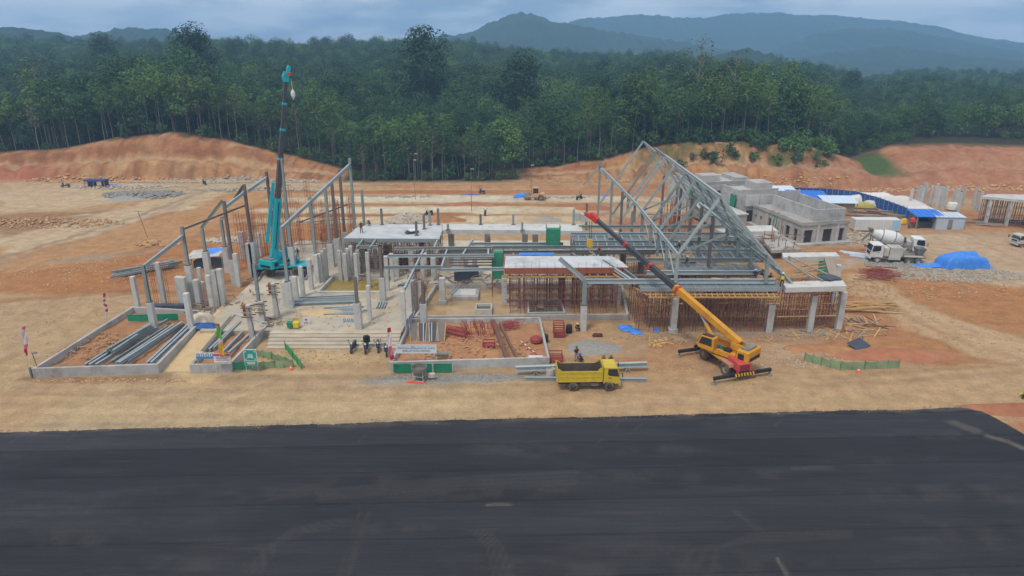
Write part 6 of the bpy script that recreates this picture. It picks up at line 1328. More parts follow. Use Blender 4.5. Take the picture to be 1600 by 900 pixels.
for k, (a, b) in enumerate((((316, 551), (361, 497)), ((327, 547), (371, 505)), ((334, 545), (376, 503)), ((350, 549), (380, 518)), ((357, 552), (397, 517)))):
    lay('steel_beam', a, b, .8, ('dark broad beam', 'pale beam second from the left', 'short inner beam', 'middle beam with orange soil beside it', 'pale beam nearest the steps')[k] + ' in the narrow planter', (STEELD, STEELL, STEEL, GALV, STEELL)[k], .3 if k == 0 else .22, .45 if k == 0 else .32)
for k in range(11):
    x = rnd.uniform(172, 196); y = rnd.uniform(424, 434); lay('steel_beam', (x, y), (x + rnd.uniform(70, 105), y - rnd.uniform(14, 22)), .35 + .3 * (k % 3), 'grey steel beam in the long heap outside the left wing', STEEL if k % 2 else GALV, .22, .3, 'heap of beams outside the left wing')
for k in range(7): lay('steel_beam', (452 + 6 * (k % 3), 476 - k * 1.6), (556 + 4 * (k % 2), 472 - k * 1.7), .98 + .06 * (k % 2), 'galvanised section lying in the row before the pool', GALV if k % 2 else STEEL, .2, .22, 'sections before the pool')
for k in range(7): lay('steel_beam', (506 + 7 * (k % 3), 491 - k * 1.7), (552 + 8 * (k % 4), 490 - k * 1.9), .95, 'short galvanised section lying on the sand of the platform', GALV, .22, .14, 'short sections on the sand')
for k in range(4): lay('steel_beam', (588 + 4 * k, 481), (592 + 4 * k, 471), .95, 'short channel in the small bundle beside the pool corner column', GALV, .16, .16, 'small bundle by the pool')
for k in range(4): lay('steel_beam', (622 + 5 * k, 446), (642 + 4 * k, 438 - k), .95, 'channel lying behind the pool near the slim columns', GALV, .2, .2, 'channels behind the pool')
tr = thing('trestle_beam', 'long pale steel beam resting on trestles behind the yellow truck', 'beam', P(905, 576))
a, b = P(806, 576, .75), P(1011, 569, .75); MB().ibeam(a, b, .4, .5, .05).ob('girder', STEELL, tr)
for k in (.15, .5, .85):
    c = a.lerp(b, k); MB().bar((c.x - .3, c.y - .4, 0), (c.x, c.y - .1, .5), .1).bar((c.x + .3, c.y - .4, 0), (c.x, c.y - .1, .5), .1).bar((c.x - .3, c.y + .4, 0), (c.x, c.y + .1, .5), .1).bar((c.x + .3, c.y + .4, 0), (c.x, c.y + .1, .5), .1).ob('trestle', WOODG, tr)
lay('steel_beam', (820, 591), (1010, 593), .2, 'long low steel beam lying on the road edge behind the yellow truck', GALV, .3, .3)
p = P(860, 588); MB().lathe([(.42, 0), (.45, .9), (.4, .92), (.38, .1)], p, 12).ob('drum_barrel', WHITED, label='white barrel left of the yellow truck', cat='barrel')
# --- text
def text(body, size, loc, rz, m, parent, name='lettering', tilt=0):
    me = TXT[body]
    me.materials.clear(); me.materials.append(m); ob = bpy.data.objects.new(name, me); COL.objects.link(ob); ob.parent = parent; ob.location = Vector(loc) - WL[parent]; ob.rotation_euler = (R(90) + tilt, 0, rz); ob['kind'] = 'stuff'
    return ob
Yb = 65.3; a = PY(619.5, 552, Yb); b = PY(682, 538, Yb + .12)
bn = thing('banner', 'white banner with two lines of dark capitals on a pipe frame', 'banner', (a.x + 2, Yb, .4))
w = b.x - a.x; cx = (a.x + b.x) / 2; cz = (a.z + b.z) / 2; hh = b.z - a.z
MB().box((cx, Yb, cz), (w, .04, hh)).ob('sheet', mat('banner_white', srgb(214, 220, 222), .6, .05, .8), bn)
text('PASTIKAN KESELAMATAN ANDA', .262, (cx, Yb - .03, cz + .1), 0, INK, bn); text('SEBELUM ANDA BEKERJA', .262, (cx, Yb - .03, cz - .2), 0, INK, bn)
MB().lohi((a.x + .1, Yb - .03, b.z - .13), (b.x - .1, Yb - .021, b.z - .1)).ob('rule', BLUES, bn); MB().box((cx - .4, Yb - .024, cz + .3), (.2, .01, .05)).ob('emblem', INK, bn)
for k in range(4): x = a.x + .05 + (w - .1) * k / 3; MB().tube((x, Yb + .04, .3), (x, Yb + .04, b.z), .03, n=5).ob('post', WHITED, bn)
# --- feather flags
def flag(label, base, top, rows, Y, zb=0):
    b = PY(*base, Y); t = PY(*top, Y); th = thing('feather_flag', label, 'flag', (b.x, Y, zb))
    MB().tube((b.x, Y + .05, zb), (t.x, Y + .05, t.z), .03, .018, 5).ob('pole', WHITED, th)
    for i in range(len(rows) - 1):
        (l0, r0, y0, m), (l1, r1, y1, _) = rows[i], rows[i + 1]; n = 4; V = []; mb = MB(); mb.smooth = True
        for j in range(n + 1):
            k = j / n; py = y0 + (y1 - y0) * k; q0 = PY(l0 + (l1 - l0) * k, py, Y); q1 = PY(r0 + (r1 - r0) * k, py, Y)
            for e in range(5):
                p = q0.lerp(q1, e / 4); V.append((p.x, Y + .12 * math.sin(e * 1.7 + py * .25), p.z))
        mb.add(V, [(j * 5 + e, j * 5 + e + 1, (j + 1) * 5 + e + 1, (j + 1) * 5 + e) for j in range(n) for e in range(4)]); mb.ob('cloth_panel', m, th)
WF = mat('flag_white', srgb(220, 206, 212), .8, .08, 3)
flag('white and red feather flag at the outer corner of the left planter', (46.5, 594), (33, 508), [(33, 39.5, 510, PINK), (33.5, 40, 515, WF), (35, 42, 524, WF), (37, 44, 538, PINK), (38.5, 44, 546, REDC), (40, 42, 556, REDC)], 62.6)
flag('red and white striped feather flag standing behind the left planter', (167, 508), (161, 458), [(160.5, 163.5, 458, REDC), (161, 165, 464, WF), (161.5, 165.5, 468, REDC), (162, 166.5, 471, WF), (162, 167, 475, REDC), (162.5, 167.5, 479, WF), (163.5, 168, 483, REDC), (164, 168.5, 487, WF), (165.5, 168, 493, WF)], 77.0)
flag('green, white and yellow feather flag in front of the narrow planter', (346.5, 590), (337, 506), [(336.5, 341, 506, REDC), (337, 343, 509, LGREEN), (338.5, 345, 518, LGREEN), (340, 347, 529, WF), (341, 348, 535, AMBER), (343, 349.5, 546, AMBER), (345, 352, 555, REDC), (345, 350, 557, REDC)], 63.2)
flag('white and pink feather flag at the left end of the white banner', (610, 592), (605, 512), [(605, 610.5, 512, REDC), (605.5, 611.5, 519, WF), (607, 613, 541, PINK), (608, 615, 555, REDC), (609, 616, 562, WF), (610, 613, 564, WF)], 63.4)
sl_ = thing('street_lamp', 'short bent lamp post on the corner of the left planter', 'lamp', P(58, 575, 1.0)); p = P(58, 573, 1.0)
MB().tube(p, p + Vector((-.15, 0, 1.5)), .035).ob('pole', BLACK, sl_); MB().box(p + Vector((.05, 0, 1.55)), (.5, .2, .14)).ob('lamp_head', GREYM, sl_)
MB().lohi((-48.7, 62.9, 0), (-48.55, 63.1, 1.2)).ob('corner_post', GREYM, label='dark post against the outer corner of the left planter', cat='post')
# --- signs
def sign(label, l, r, top, bot, Y, foot=None, face=WHITE, m2=None, name='sign_board'):
    a = PY(l, bot, Y); b = PY(r, top, Y); th = thing(name, label, 'sign', ((a.x + b.x) / 2, Y, foot if foot is not None else a.z)); w = b.x - a.x; h = b.z - a.z
    MB().box(((a.x + b.x) / 2, Y, (a.z + b.z) / 2), (w, .05, h)).ob('panel', face, th)
    if foot is not None:
        for s in (a.x + .06, b.x - .06): MB().tube((s, Y + .05, foot), (s, Y + .05, b.z), .025, n=5).ob('leg', WHITED, th)
    return th, a, b, w, h
def disc(th, x, Y, z, r, m, name='symbol'): MB().lathe([(r, -.006), (r, .006)], (x, Y, z), 14, 'Y').ob(name, m, th)
for lb, l, r, t_, bt_, Y, ft in (('blue and white safety sign with four round symbols at the narrow planter', 307, 334, 551, 560.5, 63.9, .0), ('blue and white safety sign with four round symbols standing on the platform', 536, 559, 496.5, 504, 76.2, .8)):
    th, a, b, w, h = sign(lb, l, r, t_, bt_, Y, ft); MB().lohi((a.x, Y - .034, a.z), (b.x, Y - .026, a.z + h * .38)).ob('band', BLUES, th)
    for k in range(4): x = a.x + w * (k + .5) / 4; disc(th, x, Y - .032, a.z + h * .62, h * .27, BLUES); disc(th, x, Y - .042, a.z + h * .66, h * .11, WHITE, 'head_symbol'); MB().box((x, Y - .042, a.z + h * .5), (h * .2, .008, h * .12)).ob('body_symbol', WHITE, th)
th, a, b, w, h = sign('white notice board with a magenta header beside the feather flag', 335, 359, 552.5, 566, 63.7, .0)
MB().lohi((a.x, 63.66, b.z - h * .28), (b.x, 63.672, b.z)).ob('header', MAG, th)
for k in range(3): MB().lohi((a.x + w * .12, 63.66, b.z - h * (.42 + .17 * k)), (b.x - w * (.12 + .1 * (k % 2)), 63.672, b.z - h * (.36 + .17 * k))).ob('text_line', INK, th)
th, a, b, w, h = sign('teal assembly point sign with white arrows by the green net', 383, 400, 546, 571, 64.3, .0); Y = 64.3
MB().lohi((a.x + .06, Y - .036, a.z + h * .32), (b.x - .06, Y - .026, b.z - .06)).ob('field', TEALS, th); MB().lohi((a.x + .03, Y - .036, a.z + .03), (b.x - .03, Y - .026, a.z + h * .28)).ob('band', TEALS, th)
cx, cz = (a.x + b.x) / 2, a.z + h * .63
for sx in (-1, 1):
    for sz in (-1, 1):
        x, z = cx + sx * w * .33, cz + sz * h * .22; MB().add([(x + sx * .08, Y - .045, z + sz * .08), (x + sx * .08, Y - .045, z - sz * .1), (x - sx * .1, Y - .045, z + sz * .08)], ((0, 1, 2),)).ob('arrow', WHITE, th)
for k, (dx, dz, r_) in enumerate(((0, .1, .09), (-.18, .05, .075), (.18, .05, .075))): disc(th, cx + dx, Y - .045, cz + dz, r_, WHITE, 'head_symbol'); MB().add([(cx + dx - r_ * 1.6, Y - .045, cz + dz - .34), (cx + dx + r_ * 1.6, Y - .045, cz + dz - .34), (cx + dx + r_, Y - .045, cz + dz - .12), (cx + dx - r_, Y - .045, cz + dz - .12)], ((0, 1, 2, 3),)).ob('body_symbol', WHITE, th)
for k in range(2): MB().lohi((a.x + w * (.16 + .06 * k), Y - .05, a.z + h * (.17 - .08 * k)), (b.x - w * (.16 + .06 * k), Y - .042, a.z + h * (.215 - .08 * k))).ob('text_line', WHITE, th)
th, a, b, w, h = sign('white notice board with a round emblem on the platform edge', 474, 483.5, 496, 511, 75.4, .8); disc(th, (a.x + b.x) / 2, 75.36, b.z - h * .22, h * .11, MAG, 'emblem'); disc(th, (a.x + b.x) / 2, 75.35, b.z - h * .22, h * .05, INK, 'emblem')
for k in range(5): MB().lohi((a.x + w * .16, 75.36, a.z + h * (.1 + .1 * k)), (b.x - w * (.16 + .12 * (k % 2)), 75.37, a.z + h * (.13 + .1 * k))).ob('text_line', INK, th)
for k, (px, m, lb) in enumerate(((454, BARR, 'green waste bin in a frame at the platform edge'), (463.5, mat('bin_yellow', srgb(214, 186, 48), .6, .1, 2), 'yellow waste bin right of the green one'))):
    p = P(px, 513, .8); th = thing('waste_bin', lb, 'bin', p); MB().add([(p.x - .27, p.y - .25, .95), (p.x + .27, p.y - .25, .95), (p.x + .27, p.y + .25, .95), (p.x - .27, p.y + .25, .95), (p.x - .32, p.y - .3, 1.5), (p.x + .32, p.y - .3, 1.5), (p.x + .32, p.y + .3, 1.5), (p.x - .32, p.y + .3, 1.5)], ((0, 3, 2, 1), (4, 5, 6, 7), (0, 1, 5, 4), (1, 2, 6, 5), (2, 3, 7, 6), (3, 0, 4, 7))).ob('tub', m, th)
    MB().lohi((p.x - .34, p.y - .32, 1.5), (p.x + .34, p.y + .32, 1.58)).ob('lid', m, th)
    for sx in (-.36, .36): MB().bar((p.x + sx, p.y + .3, .8), (p.x + sx, p.y + .3, 1.95), .05).ob('frame_post', WHITED, th)
    MB().lohi((p.x - .36, p.y + .28, 1.65), (p.x + .36, p.y + .32, 1.95)).ob('sign_plate', WHITED if k == 0 else YEL, th)
# --- barriers
def barrier(label, p, q, h, n, zb=0, m=BARR, legs=True):
    a, b = P(*p, zb), P(*q, zb); th = thing('site_barrier', label, 'barrier', a.lerp(b, .5)); d = (b - a)
    for k in range(n):
        u, v = a + d * (k / n) + d.normalized() * .05, a + d * ((k + 1) / n) - d.normalized() * .05
        MB().bar(u + Vector((0, 0, .12 + h / 2)), v + Vector((0, 0, .12 + h / 2)), .08, h - .1).ob('panel', m, th)
        if legs:
            for w in (u, v): MB().tube(w + Vector((0, -.12, 0)), w + Vector((0, -.08, h + .2)), .03, n=5).ob('post', WHITED, th)
        MB().bar(u + Vector((0, -.02, h + .12)), v + Vector((0, -.02, h + .12)), .06).ob('top_rail', m, th)
    return th
barrier('green sheeted barrier along the foot of the wide planter', (614, 584), (708, 583), .95, 3)
barrier('green barrier standing at the back of the left planter', (200, 504), (280, 502), .85, 2, .35, BARR, False)
def netfence(label, pts, h, m, zb=0):
    q = [P(*p, zb) for p in pts]; c = sum(q, Vector()) / len(q); th = thing('net_fence', label, 'net', (c.x, c.y, zb))
    for i in range(len(q) - 1):
        a, b = q[i], q[i + 1]; n = max(2, int((b - a).length / 1.0)); mb = MB(); mb.smooth = True; V = []
        for k in range(n * 2 + 1):
            p = a.lerp(b, k / (n * 2)); s = .1 * math.sin(k * math.pi)
            for j in range(4): V.append((p.x, p.y + .06 * math.sin(k * 1.3 + j), zb + .04 + (h - .1 * abs(math.sin(k * math.pi / 2))) * j / 3))
        mb.add(V, [(k * 4 + j, (k + 1) * 4 + j, (k + 1) * 4 + j + 1, k * 4 + j + 1) for k in range(n * 2) for j in range(3)]); mb.ob('net_panel', m, th)
        for k in range(n + 1): p = a.lerp(b, k / n); MB().tube((p.x, p.y - .03, zb - .1), (p.x, p.y - .03, zb + h + .15), .025, n=4).ob('stake', STEELD, th)
netfence('solid green net run joining the narrow planter to the assembly sign', [(364, 579), (394, 577.5)], .95, NET)
netfence('pale green net fence in front of the steps', [(400, 557), (425, 562), (459, 574), (430, 575), (396, 578)], .85, NETP)
netfence('bright green net panel tipped against the corner of the pale fence', [(446, 546), (458, 561), (471, 577)], 1.0, mat('net_bright', srgb(44, 160, 92), .8, .15, 2))
netfence('faded green low net fence on the right beside the road', [(1256, 563), (1282, 571), (1312, 578), (1350, 577.5), (1404, 575)], .9, NETP)
def cone(px, py, lb):
    p = P(px, py); th = thing('traffic_cone', lb, 'cone', p); MB().lathe([(.17, .03), (.04, .62), (.001, .63)], p, 10).ob('body', ORANGE, th); MB().box(p + Vector((0, 0, .02)), (.4, .4, .05)).ob('base', ORANGE, th); MB().lathe([(.125, .25), (.095, .4)], p, 10).ob('band', WHITE, th)
cone(455, 578, 'orange traffic cone at the corner of the pale green net'); cone(1341, 582, 'orange traffic cone below the faded net fence on the right')
# --- concrete bucket
p = P(656, 594); th = thing('concrete_bucket', 'grey concrete placing bucket in a pipe stand by the road', 'bucket', p)
MB().lathe([(.35, .35), (.78, 1.15), (.8, 1.55), (.74, 1.55), (.7, 1.15), (.3, .5)], p, 18).ob('hopper', GREYM, th)
for k in range(4): a_ = k * math.pi / 2 + .6; MB().tube(p + Vector((.72 * math.cos(a_), .72 * math.sin(a_), 0)), p + Vector((.72 * math.cos(a_), .72 * math.sin(a_), 1.1)), .035, n=5).ob('leg', WHITED, th)
for z_ in (.12, .6): MB().path([p + Vector((.72 * math.cos(k * math.pi / 2 + .6), .72 * math.sin(k * math.pi / 2 + .6), z_)) for k in (0, 1, 2, 3, 0)], .03, 4).ob('ring_rail', WHITED, th)
MB().lohi((p.x + .9, p.y - .1, .3), (p.x + 1.5, p.y + .3, .7)).ob('hatch', WHITED, th); MB().box((p.x - .9, p.y - .5, .1), (.7, .3, .12), .4).box((p.x - .2, p.y - .7, .06), (1.6, .12, .1), .1).ob('foot', ORANGE, th)
# --- contents of the wide planter
def frame_piece(c, rot, w=1.2, h=1.7):
    mb = MB(); v = lambda x, z: Vector(c) + rot @ Vector((x, 0, z))
    for x in (-w / 2, w / 2): mb.tube(v(x, 0), v(x, h), .035, n=4)
    for z in (.1, h * .5, h - .1): mb.tube(v(-w / 2, z), v(w / 2, z), .03, n=4)
    for x in (-w / 5, w / 5): mb.tube(v(x, h * .5), v(x, h - .1), .025, n=4)
    return mb
for i in range(14):
    p = P(689 + rnd.uniform(0, 8) + i * .6, 512 + rnd.uniform(-2, 4) + i * .7, .5); d = Matrix.Rotation(R(rnd.uniform(-32, -20)), 3, 'Z') @ Matrix.Rotation(R(90), 3, 'Y') @ Matrix.Rotation(R(rnd.uniform(60, 95)), 3, 'Z')
    frame_piece((p.x, p.y, .5 + .05 * (i % 9)), d, 1.0, 2.8).ob('loose_scaffold', SCAFB, label='red scaffold frame in the flat bundle of the wide planter', cat='scaffold', group='bundle in the wide planter')
for i, (px, py, a_, tl_) in enumerate(((729, 521, 80, -22), (733, 521, 84, -18), (744, 522, 20, -16), (752, 523, 60, -14), (757, 523, 80, -12), (765, 524, 10, -10), (770, 523, 70, -18), (748, 522, 90, -20))):
    p = P(px, py, .5); frame_piece(p, Matrix.Rotation(R(a_), 3, 'Z') @ Matrix.Rotation(R(tl_), 3, 'X'), 1.1, 1.6).ob('loose_scaffold', SCAFB, label='red scaffold frame standing tilted at the back of the wide planter', cat='scaffold', group='tilted frames in the wide planter')
for i in range(9):
    p = P(790 + i * 2.2, 517 - (i % 3) * 2, .5); frame_piece((p.x, p.y, .5 + .05 * i), Matrix.Rotation(R(rnd.uniform(-20, 30)), 3, 'Z') @ Matrix.Rotation(R(-82), 3, 'X'), 1.1, 1.5).ob('loose_scaffold', SCAFB, label='red scaffold frame in the heap right of the rusty beams', cat='scaffold', group='heap right of the rusty beams')
def crate(px, py, w, d, h, zb, lb, m=SCAFB):
    p = P(px, py, zb); th = thing('steel_crate', lb, 'crate', p)
    for sx in (-1, 1):
        for sy in (-1, 1): MB().bar((p.x + sx * w / 2, p.y + sy * d / 2, zb), (p.x + sx * w / 2, p.y + sy * d / 2, zb + h), .09).ob('post', m, th)
    n = max(2, int(h / .25))
    for k in range(n):
        z_ = zb + .1 + (h - .15) * k / (n - 1)
        for sy in (-1, 1): MB().bar((p.x - w / 2, p.y + sy * d / 2, z_), (p.x + w / 2, p.y + sy * d / 2, z_), .05, .1).ob('slat', m, th)
        for sx in (-1, 1): MB().bar((p.x + sx * w / 2, p.y - d / 2, z_), (p.x + sx * w / 2, p.y + d / 2, z_), .05, .1).ob('slat', m, th)
    MB().lohi((p.x - w / 2, p.y - d / 2, zb + .05), (p.x + w / 2, p.y + d / 2, zb + .1)).ob('floor', m, th)
crate(764, 540, 1.3, .8, .6, .5, 'low red steel crate on the soil of the wide planter'); crate(873, 524, 1.2, 1.5, 1.6, .0, 'tall red steel frame crate right of the wide planter'); crate(868, 563, 1.4, 1.2, .9, .0, 'red steel crate beside the right wall of the wide planter')
p = P(838, 532, .5); mb = MB(); mb.lathe([(.75, 0), (.68, .3), (.35, .5), (.05, .55)], p, 12).ob('coil', SCAFB, label='red coil of bars near the right wall of the wide planter', cat='coil')
for k, (a, b, w) in enumerate((((770, 501), (794, 562), .5), ((781, 505), (808, 560), .26))): MB().ibeam(P(*a, .9), P(*b, .65), w, .3, .06).ob('rusty_beam', RUST, label=('broad rusty steel beam lying front to back in the wide planter', 'narrow rusty steel beam right of the broad one')[k], cat='beam')
for k in range(5):
    p = P(648 + k * 10, 533, .5); th = thing('form_pan', 'grey formwork panel leaning on the left side of the wide planter', 'panel', p, 0, 'formwork panels in the wide planter')
    rot = Matrix.Rotation(R((10, -6, 3, 8, -4)[k]), 3, 'Z') @ Matrix.Rotation(R(-35), 3, 'X'); MB().box(p + rot @ Vector((0, 0, 1.0)), (.95, .06, 2.1), rot=rot).ob('sheet', DARKS if k % 2 else STEELD, th)
    for s in (-.47, .47): MB().bar(p + rot @ Vector((s, -.06, -.05)), p + rot @ Vector((s, -.06, 2.1)), .08).ob('edge_batten', WHITED if k in (2, 3) else WOOD, th)
MB().box(P(676, 511, 1.3), (1.8, .9, .06), .4, Matrix.Rotation(R(25), 3, 'Y')).ob('black_sheet', BLACK, label='black sheet laid over the panels beside the red bundle', cat='sheet')
pp = thing('prop_stack', 'bundle of blue-grey props leaning on the left wall of the wide planter', 'props', P(636, 528, .6))
for k in range(7): a = P(632 + k * 1.2, 534 - k * 3, .6); MB().tube(a, a + Vector((.5, 1.2, 2.6 - .1 * k)), .05, n=5).ob('prop', mat('prop_blue', srgb(104, 116, 136), .6, .2, 2), pp)
th = thing('white_board', 'white board lying on the soil at the right of the wide planter', 'board', P(837, 560, .6)); c = P(837, 558, .7); MB().box(c, (1.5, .7, .06), 0).ob('panel', mat('board_lilac', srgb(206, 200, 214), .6, .1, 2), th); MB().box(c + Vector((0, -.4, -.08)), (1.5, .06, .1)).ob('frame', BLACK, th)
st = thing('striped_pole', 'red and white striped pole lying on the soil', 'pole', P(826, 543, .6)); a, b = P(814, 533, .62), P(838, 553, .62)
for k in range(8): MB().tube(a.lerp(b, k / 8), a.lerp(b, (k + 1) / 8), .06, n=6).ob('stripe', REDC if k % 2 else WHITE, st)
cv = thing('pipe_half', 'grey concrete pipe on posts behind the white banner', 'pipe', P(693, 556, .5)); a, b = P(680, 553, .95), P(702, 553, .95); MB().tube(a, b, .28, n=12).ob('pipe', GREYM, cv)
for q in (a, b): MB().bar((q.x, q.y - .3, .4), (q.x, q.y - .3, 1.4), .06).ob('post', WHITED, cv)
p = P(852, 535); MB().lathe([(.3, 0), (.36, .4), (.34, .9), (.28, .95)], p, 10).ob('black_drum', BLACK, label='black drum against the right wall of the wide planter', cat='barrel')
p = P(889, 520); MB().lathe([(.34, 0), (.4, .4), (.36, .95), (.3, 1.0)], p, 10).ob('black_drum', BLACK, label='black drum between the tall red crate and the front column', cat='barrel')
# --- rubble, debris
def rubble(label, px, py, rx, ry, n, s, m, h=0, zb=0, name='rubble', cat='rubble'):
    p = P(px, py, zb); mb = MB()
    for i in range(n):
        a = rnd.uniform(0, 6.28); r = rnd.random() ** .6; x, y = p.x + rx * r * math.cos(a), p.y + ry * r * math.sin(a)
        mb.rock((x, y, (gz(x, y) if zb == 0 else zb) + h * (1 - r) ** 1.1 + s * .2), s * rnd.uniform(.4, 1.3))
    return mb.ob(name, m, label=label, cat=cat, kind='stuff')
def mound(label, px, py, rx, ry, h, m, zb=0, cat='mound'):
    p = P(px, py, zb); mb = MB(); mb.smooth = True; V = [(p.x, p.y, p.z + h)]; n = 28; rings = 9
    for j in range(1, rings + 1):
        t = j / rings
        for i in range(n):
            a = 2 * math.pi * i / n; k = 1 + .35 * (float(vnoise(np.array([math.cos(a) * 1.7 + px]), np.array([math.sin(a) * 1.7 + py]))[0]) - .5)
            x, y = p.x + rx * t * k * math.cos(a), p.y + ry * t * k * math.sin(a); V.append((x, y, (gz(x, y) if zb == 0 else zb) + h * max(0, (1 - t) ** 1.2) * rnd.uniform(.8, 1.15) - (.15 if j == rings else 0)))
    F = [(0, 1 + i, 1 + (i + 1) % n) for i in range(n)] + [(1 + (j - 1) * n + i, 1 + j * n + i, 1 + j * n + (i + 1) % n, 1 + (j - 1) * n + (i + 1) % n) for j in range(1, rings) for i in range(n)]
    return mb.add(V, F).ob('soil_mound', m, label=label, cat=cat)
def scatter(label, px, py, rx, ry, n, L, m, zb=0, ang=None, group=None, name='plank', cat='plank', w=.14, h=.05, stack=0):
    for i in range(n):
        p = P(px + rnd.uniform(-rx, rx), py + rnd.uniform(-ry, ry), zb); a = rnd.uniform(0, 6.28) if ang is None else R(ang + rnd.uniform(-12, 12)); l = L * rnd.uniform(.5, 1.1); d = Vector((math.cos(a), math.sin(a), 0)) * l / 2
        z0 = (gz(p.x, p.y) if zb == 0 else zb) + .04 + rnd.uniform(0, stack); q = Vector((p.x, p.y, z0)); MB().bar(q - d, q + d + Vector((0, 0, rnd.uniform(-.05, .12))), w, h).ob(name, m if not isinstance(m, list) else m[i % len(m)], label=label, cat=cat, group=group)
scatter('fresh yellow timber plank in the pile right of the slab frame', 1352, 484, 26, 5, 46, 5.5, WOOD, 0, 0, 'yellow timber pile', stack=.7)
scatter('weathered board strewn on the orange soil right of the slab frame', 1345, 512, 34, 15, 38, 3.2, [WOODG, WOOD, MATS['rusty_steel']], 0, None, 'strewn boards on the right')
scatter('timber offcut lying at the foot of the right slab frame', 1270, 520, 45, 8, 26, 2.4, [WOODG, WOOD], 0, None, 'offcuts under the right frame')
scatter('timber plank in the pile behind the right slab frame', 1300, 462, 22, 5, 14, 3.5, WOOD, 0, 10, 'pile behind the right frame', stack=.4)
scatter('pale batten lying between scaffolding and crane', 1120, 529, 110, 7, 26, 1.8, [WOODG, WOOD], 0, None, 'battens by the crane')
scatter('dusky red tube in the loose heap of scaffold tubes on the right', 1370, 430, 24, 9, 60, 2.8, [SCAF, SCAFB], 0, -25, 'loose tubes on the right', 'scaffold_tube', 'tube', .07, .07, .6)
scatter('pale panel lying left of the white pump truck', 1338, 400, 12, 5, 5, 4.5, SHEET, 0, -35, 'pale panels by the pump truck', 'panel', 'panel', .9, .12)
p = P(1342, 538, .3); rot = Matrix.Rotation(R(35), 3, 'Z') @ Matrix.Rotation(R(20), 3, 'X'); MB().box(p, (2.6, 1.5, .06), rot=rot).ob('dark_sheet', DARKS, label='dark sheet propped on the orange soil right of the frame', cat='sheet')
for i, (px, py) in enumerate(((1020, 537), (1024, 534), (1028, 538), (1033, 533), (1037, 537), (1030, 541), (1015, 540), (1040, 531), (1022, 541))): p = P(px, py, .12); MB().box(p, (.7, .3, .25), rnd.uniform(0, 3)).ob('wood_block', WOOD, label='pale wooden block in the small heap before the scaffolding', cat='block', group='small heap of blocks')
def rag(label, px, py, rx, ry, h, m, zb=0, seed=0, name='tarpaulin', N=22, ex=3):
    p = P(px, py, zb); mb = MB(); mb.smooth = True; V = []; 
    for j in range(N + 1):
        for i in range(N + 1):
            u, v = i / N * 2 - 1, j / N * 2 - 1; k = 1 + .25 * (float(vnoise(np.array([u * 2 + seed]), np.array([v * 2 + seed]))[0]) - .5); x, y = p.x + u * rx * k, p.y + v * ry * k
            e = max(abs(u), abs(v)) ** ex; V.append((x, y, p.z + .05 + h * (1 - e) * (.7 + .6 * float(fbm(np.array([u * 1.6 + seed * 3]), np.array([v * 1.6]), 3)[0])) + .25 * min(h, .6) * rnd.uniform(0, .5)))
    return mb.add(V, [(j * (N + 1) + i, j * (N + 1) + i + 1, (j + 1) * (N + 1) + i + 1, (j + 1) * (N + 1) + i) for j in range(N) for i in range(N)]).ob(name, m, label=label, cat='tarpaulin')
rag('bright blue tarpaulin draped over a heap in the right yard', 1503, 417, 3.3, 1.5, 1.9, TARP, 0, 1, 'tarpaulin', 30, 7)
rag('ragged end of blue tarpaulin trailing left of the covered heap', 1452, 416, 2.6, .8, .35, TARP, 0, 2); rag('low flap of blue tarpaulin right of the covered heap', 1538, 418, 1.2, .5, .2, TARP, 0, 4)
for k, (px, py, rx, ry) in enumerate(((976, 512, .8, .5), (984, 517, 1.0, .45), (994, 521, .7, .4), (1026, 517, .4, .4))): rag(('upper left', 'middle', 'lower right', 'small lone')[k] + ' blue rag by the scaffolding at the deck front', px, py, rx, ry, .25, TARP, 0, 5 + k, 'blue_rag', 8)
rag('dark netting dropped behind the workers', 934, 525, .6, .4, .25, mat('dark_maroon', srgb(84, 44, 44), .9, .2, 3), 0, 9, 'netting', 8)
rag('beige and blue tarpaulin bundle beside the slim white column', 315, 505, 1.3, 1.4, 1.1, mat('tarp_beige', srgb(206, 190, 166), .8, .1, 2), .6, 3); rag('blue fold at the foot of the tarpaulin bundle', 318, 512, 1.7, .8, .45, BLUEW, .62, 6)
cr_ = thing('dark_crate', 'dark crate at the back of the left planter above the green barrier', 'crate', P(262, 485, .4)); p = P(262, 485, .4); MB().lohi((p.x - 2.2, p.y - .4, .4), (p.x + 2.2, p.y + .4, 1.2)).ob('body', DARKS, cr_)
for k in range(6): MB().lohi((p.x - 2.2 + k * .8, p.y - .45, .4), (p.x - 2.08 + k * .8, p.y - .4, 1.25)).ob('rib', RUST, cr_)
scatter('broken stick in the heap of debris behind the tarpaulin bundle', 310, 483, 20, 7, 30, 1.4, [RUST, WOODG], .8, None, 'debris sticks', 'stick', 'stick', .08, .06, .3)
scatter('stick in the tangle under the clamped columns', 425, 505, 14, 6, 24, 1.2, [RUST, WOODG], .8, None, 'sticks under clamped columns', 'stick', 'stick', .08, .06, .3)
scatter('loose bar lying in the space under the beam grid', 720, 438, 60, 7, 34, 1.8, [RUST, WOODG, STEELD], .82, None, 'loose bars under the grid', 'bar', 'bar', .1, .08, .2)
scatter('loose bar lying on the floor under the left slab', 600, 428, 50, 8, 20, 1.8, [RUST, WOODG], .82, None, 'bars under the left slab', 'bar', 'bar', .1, .08, .2)
for k, (px, py, w, h) in enumerate(((722, 437, 2.2, 1.2), (738, 431, 1.8, 1.4), (626, 415, 2.2, 1.6))): p = P(px, py, .8); MB().box((p.x, p.y, .8 + h / 2), (w, 1.2, h), .1).box((p.x + .2, p.y, .86 + h), (w * .7, 1.0, .12), .3).ob('dark_stack', DARKS, label=('low', 'higher', 'far left')[k] + ' dark stack of sheets in the shade of the beam grid', cat='stack')
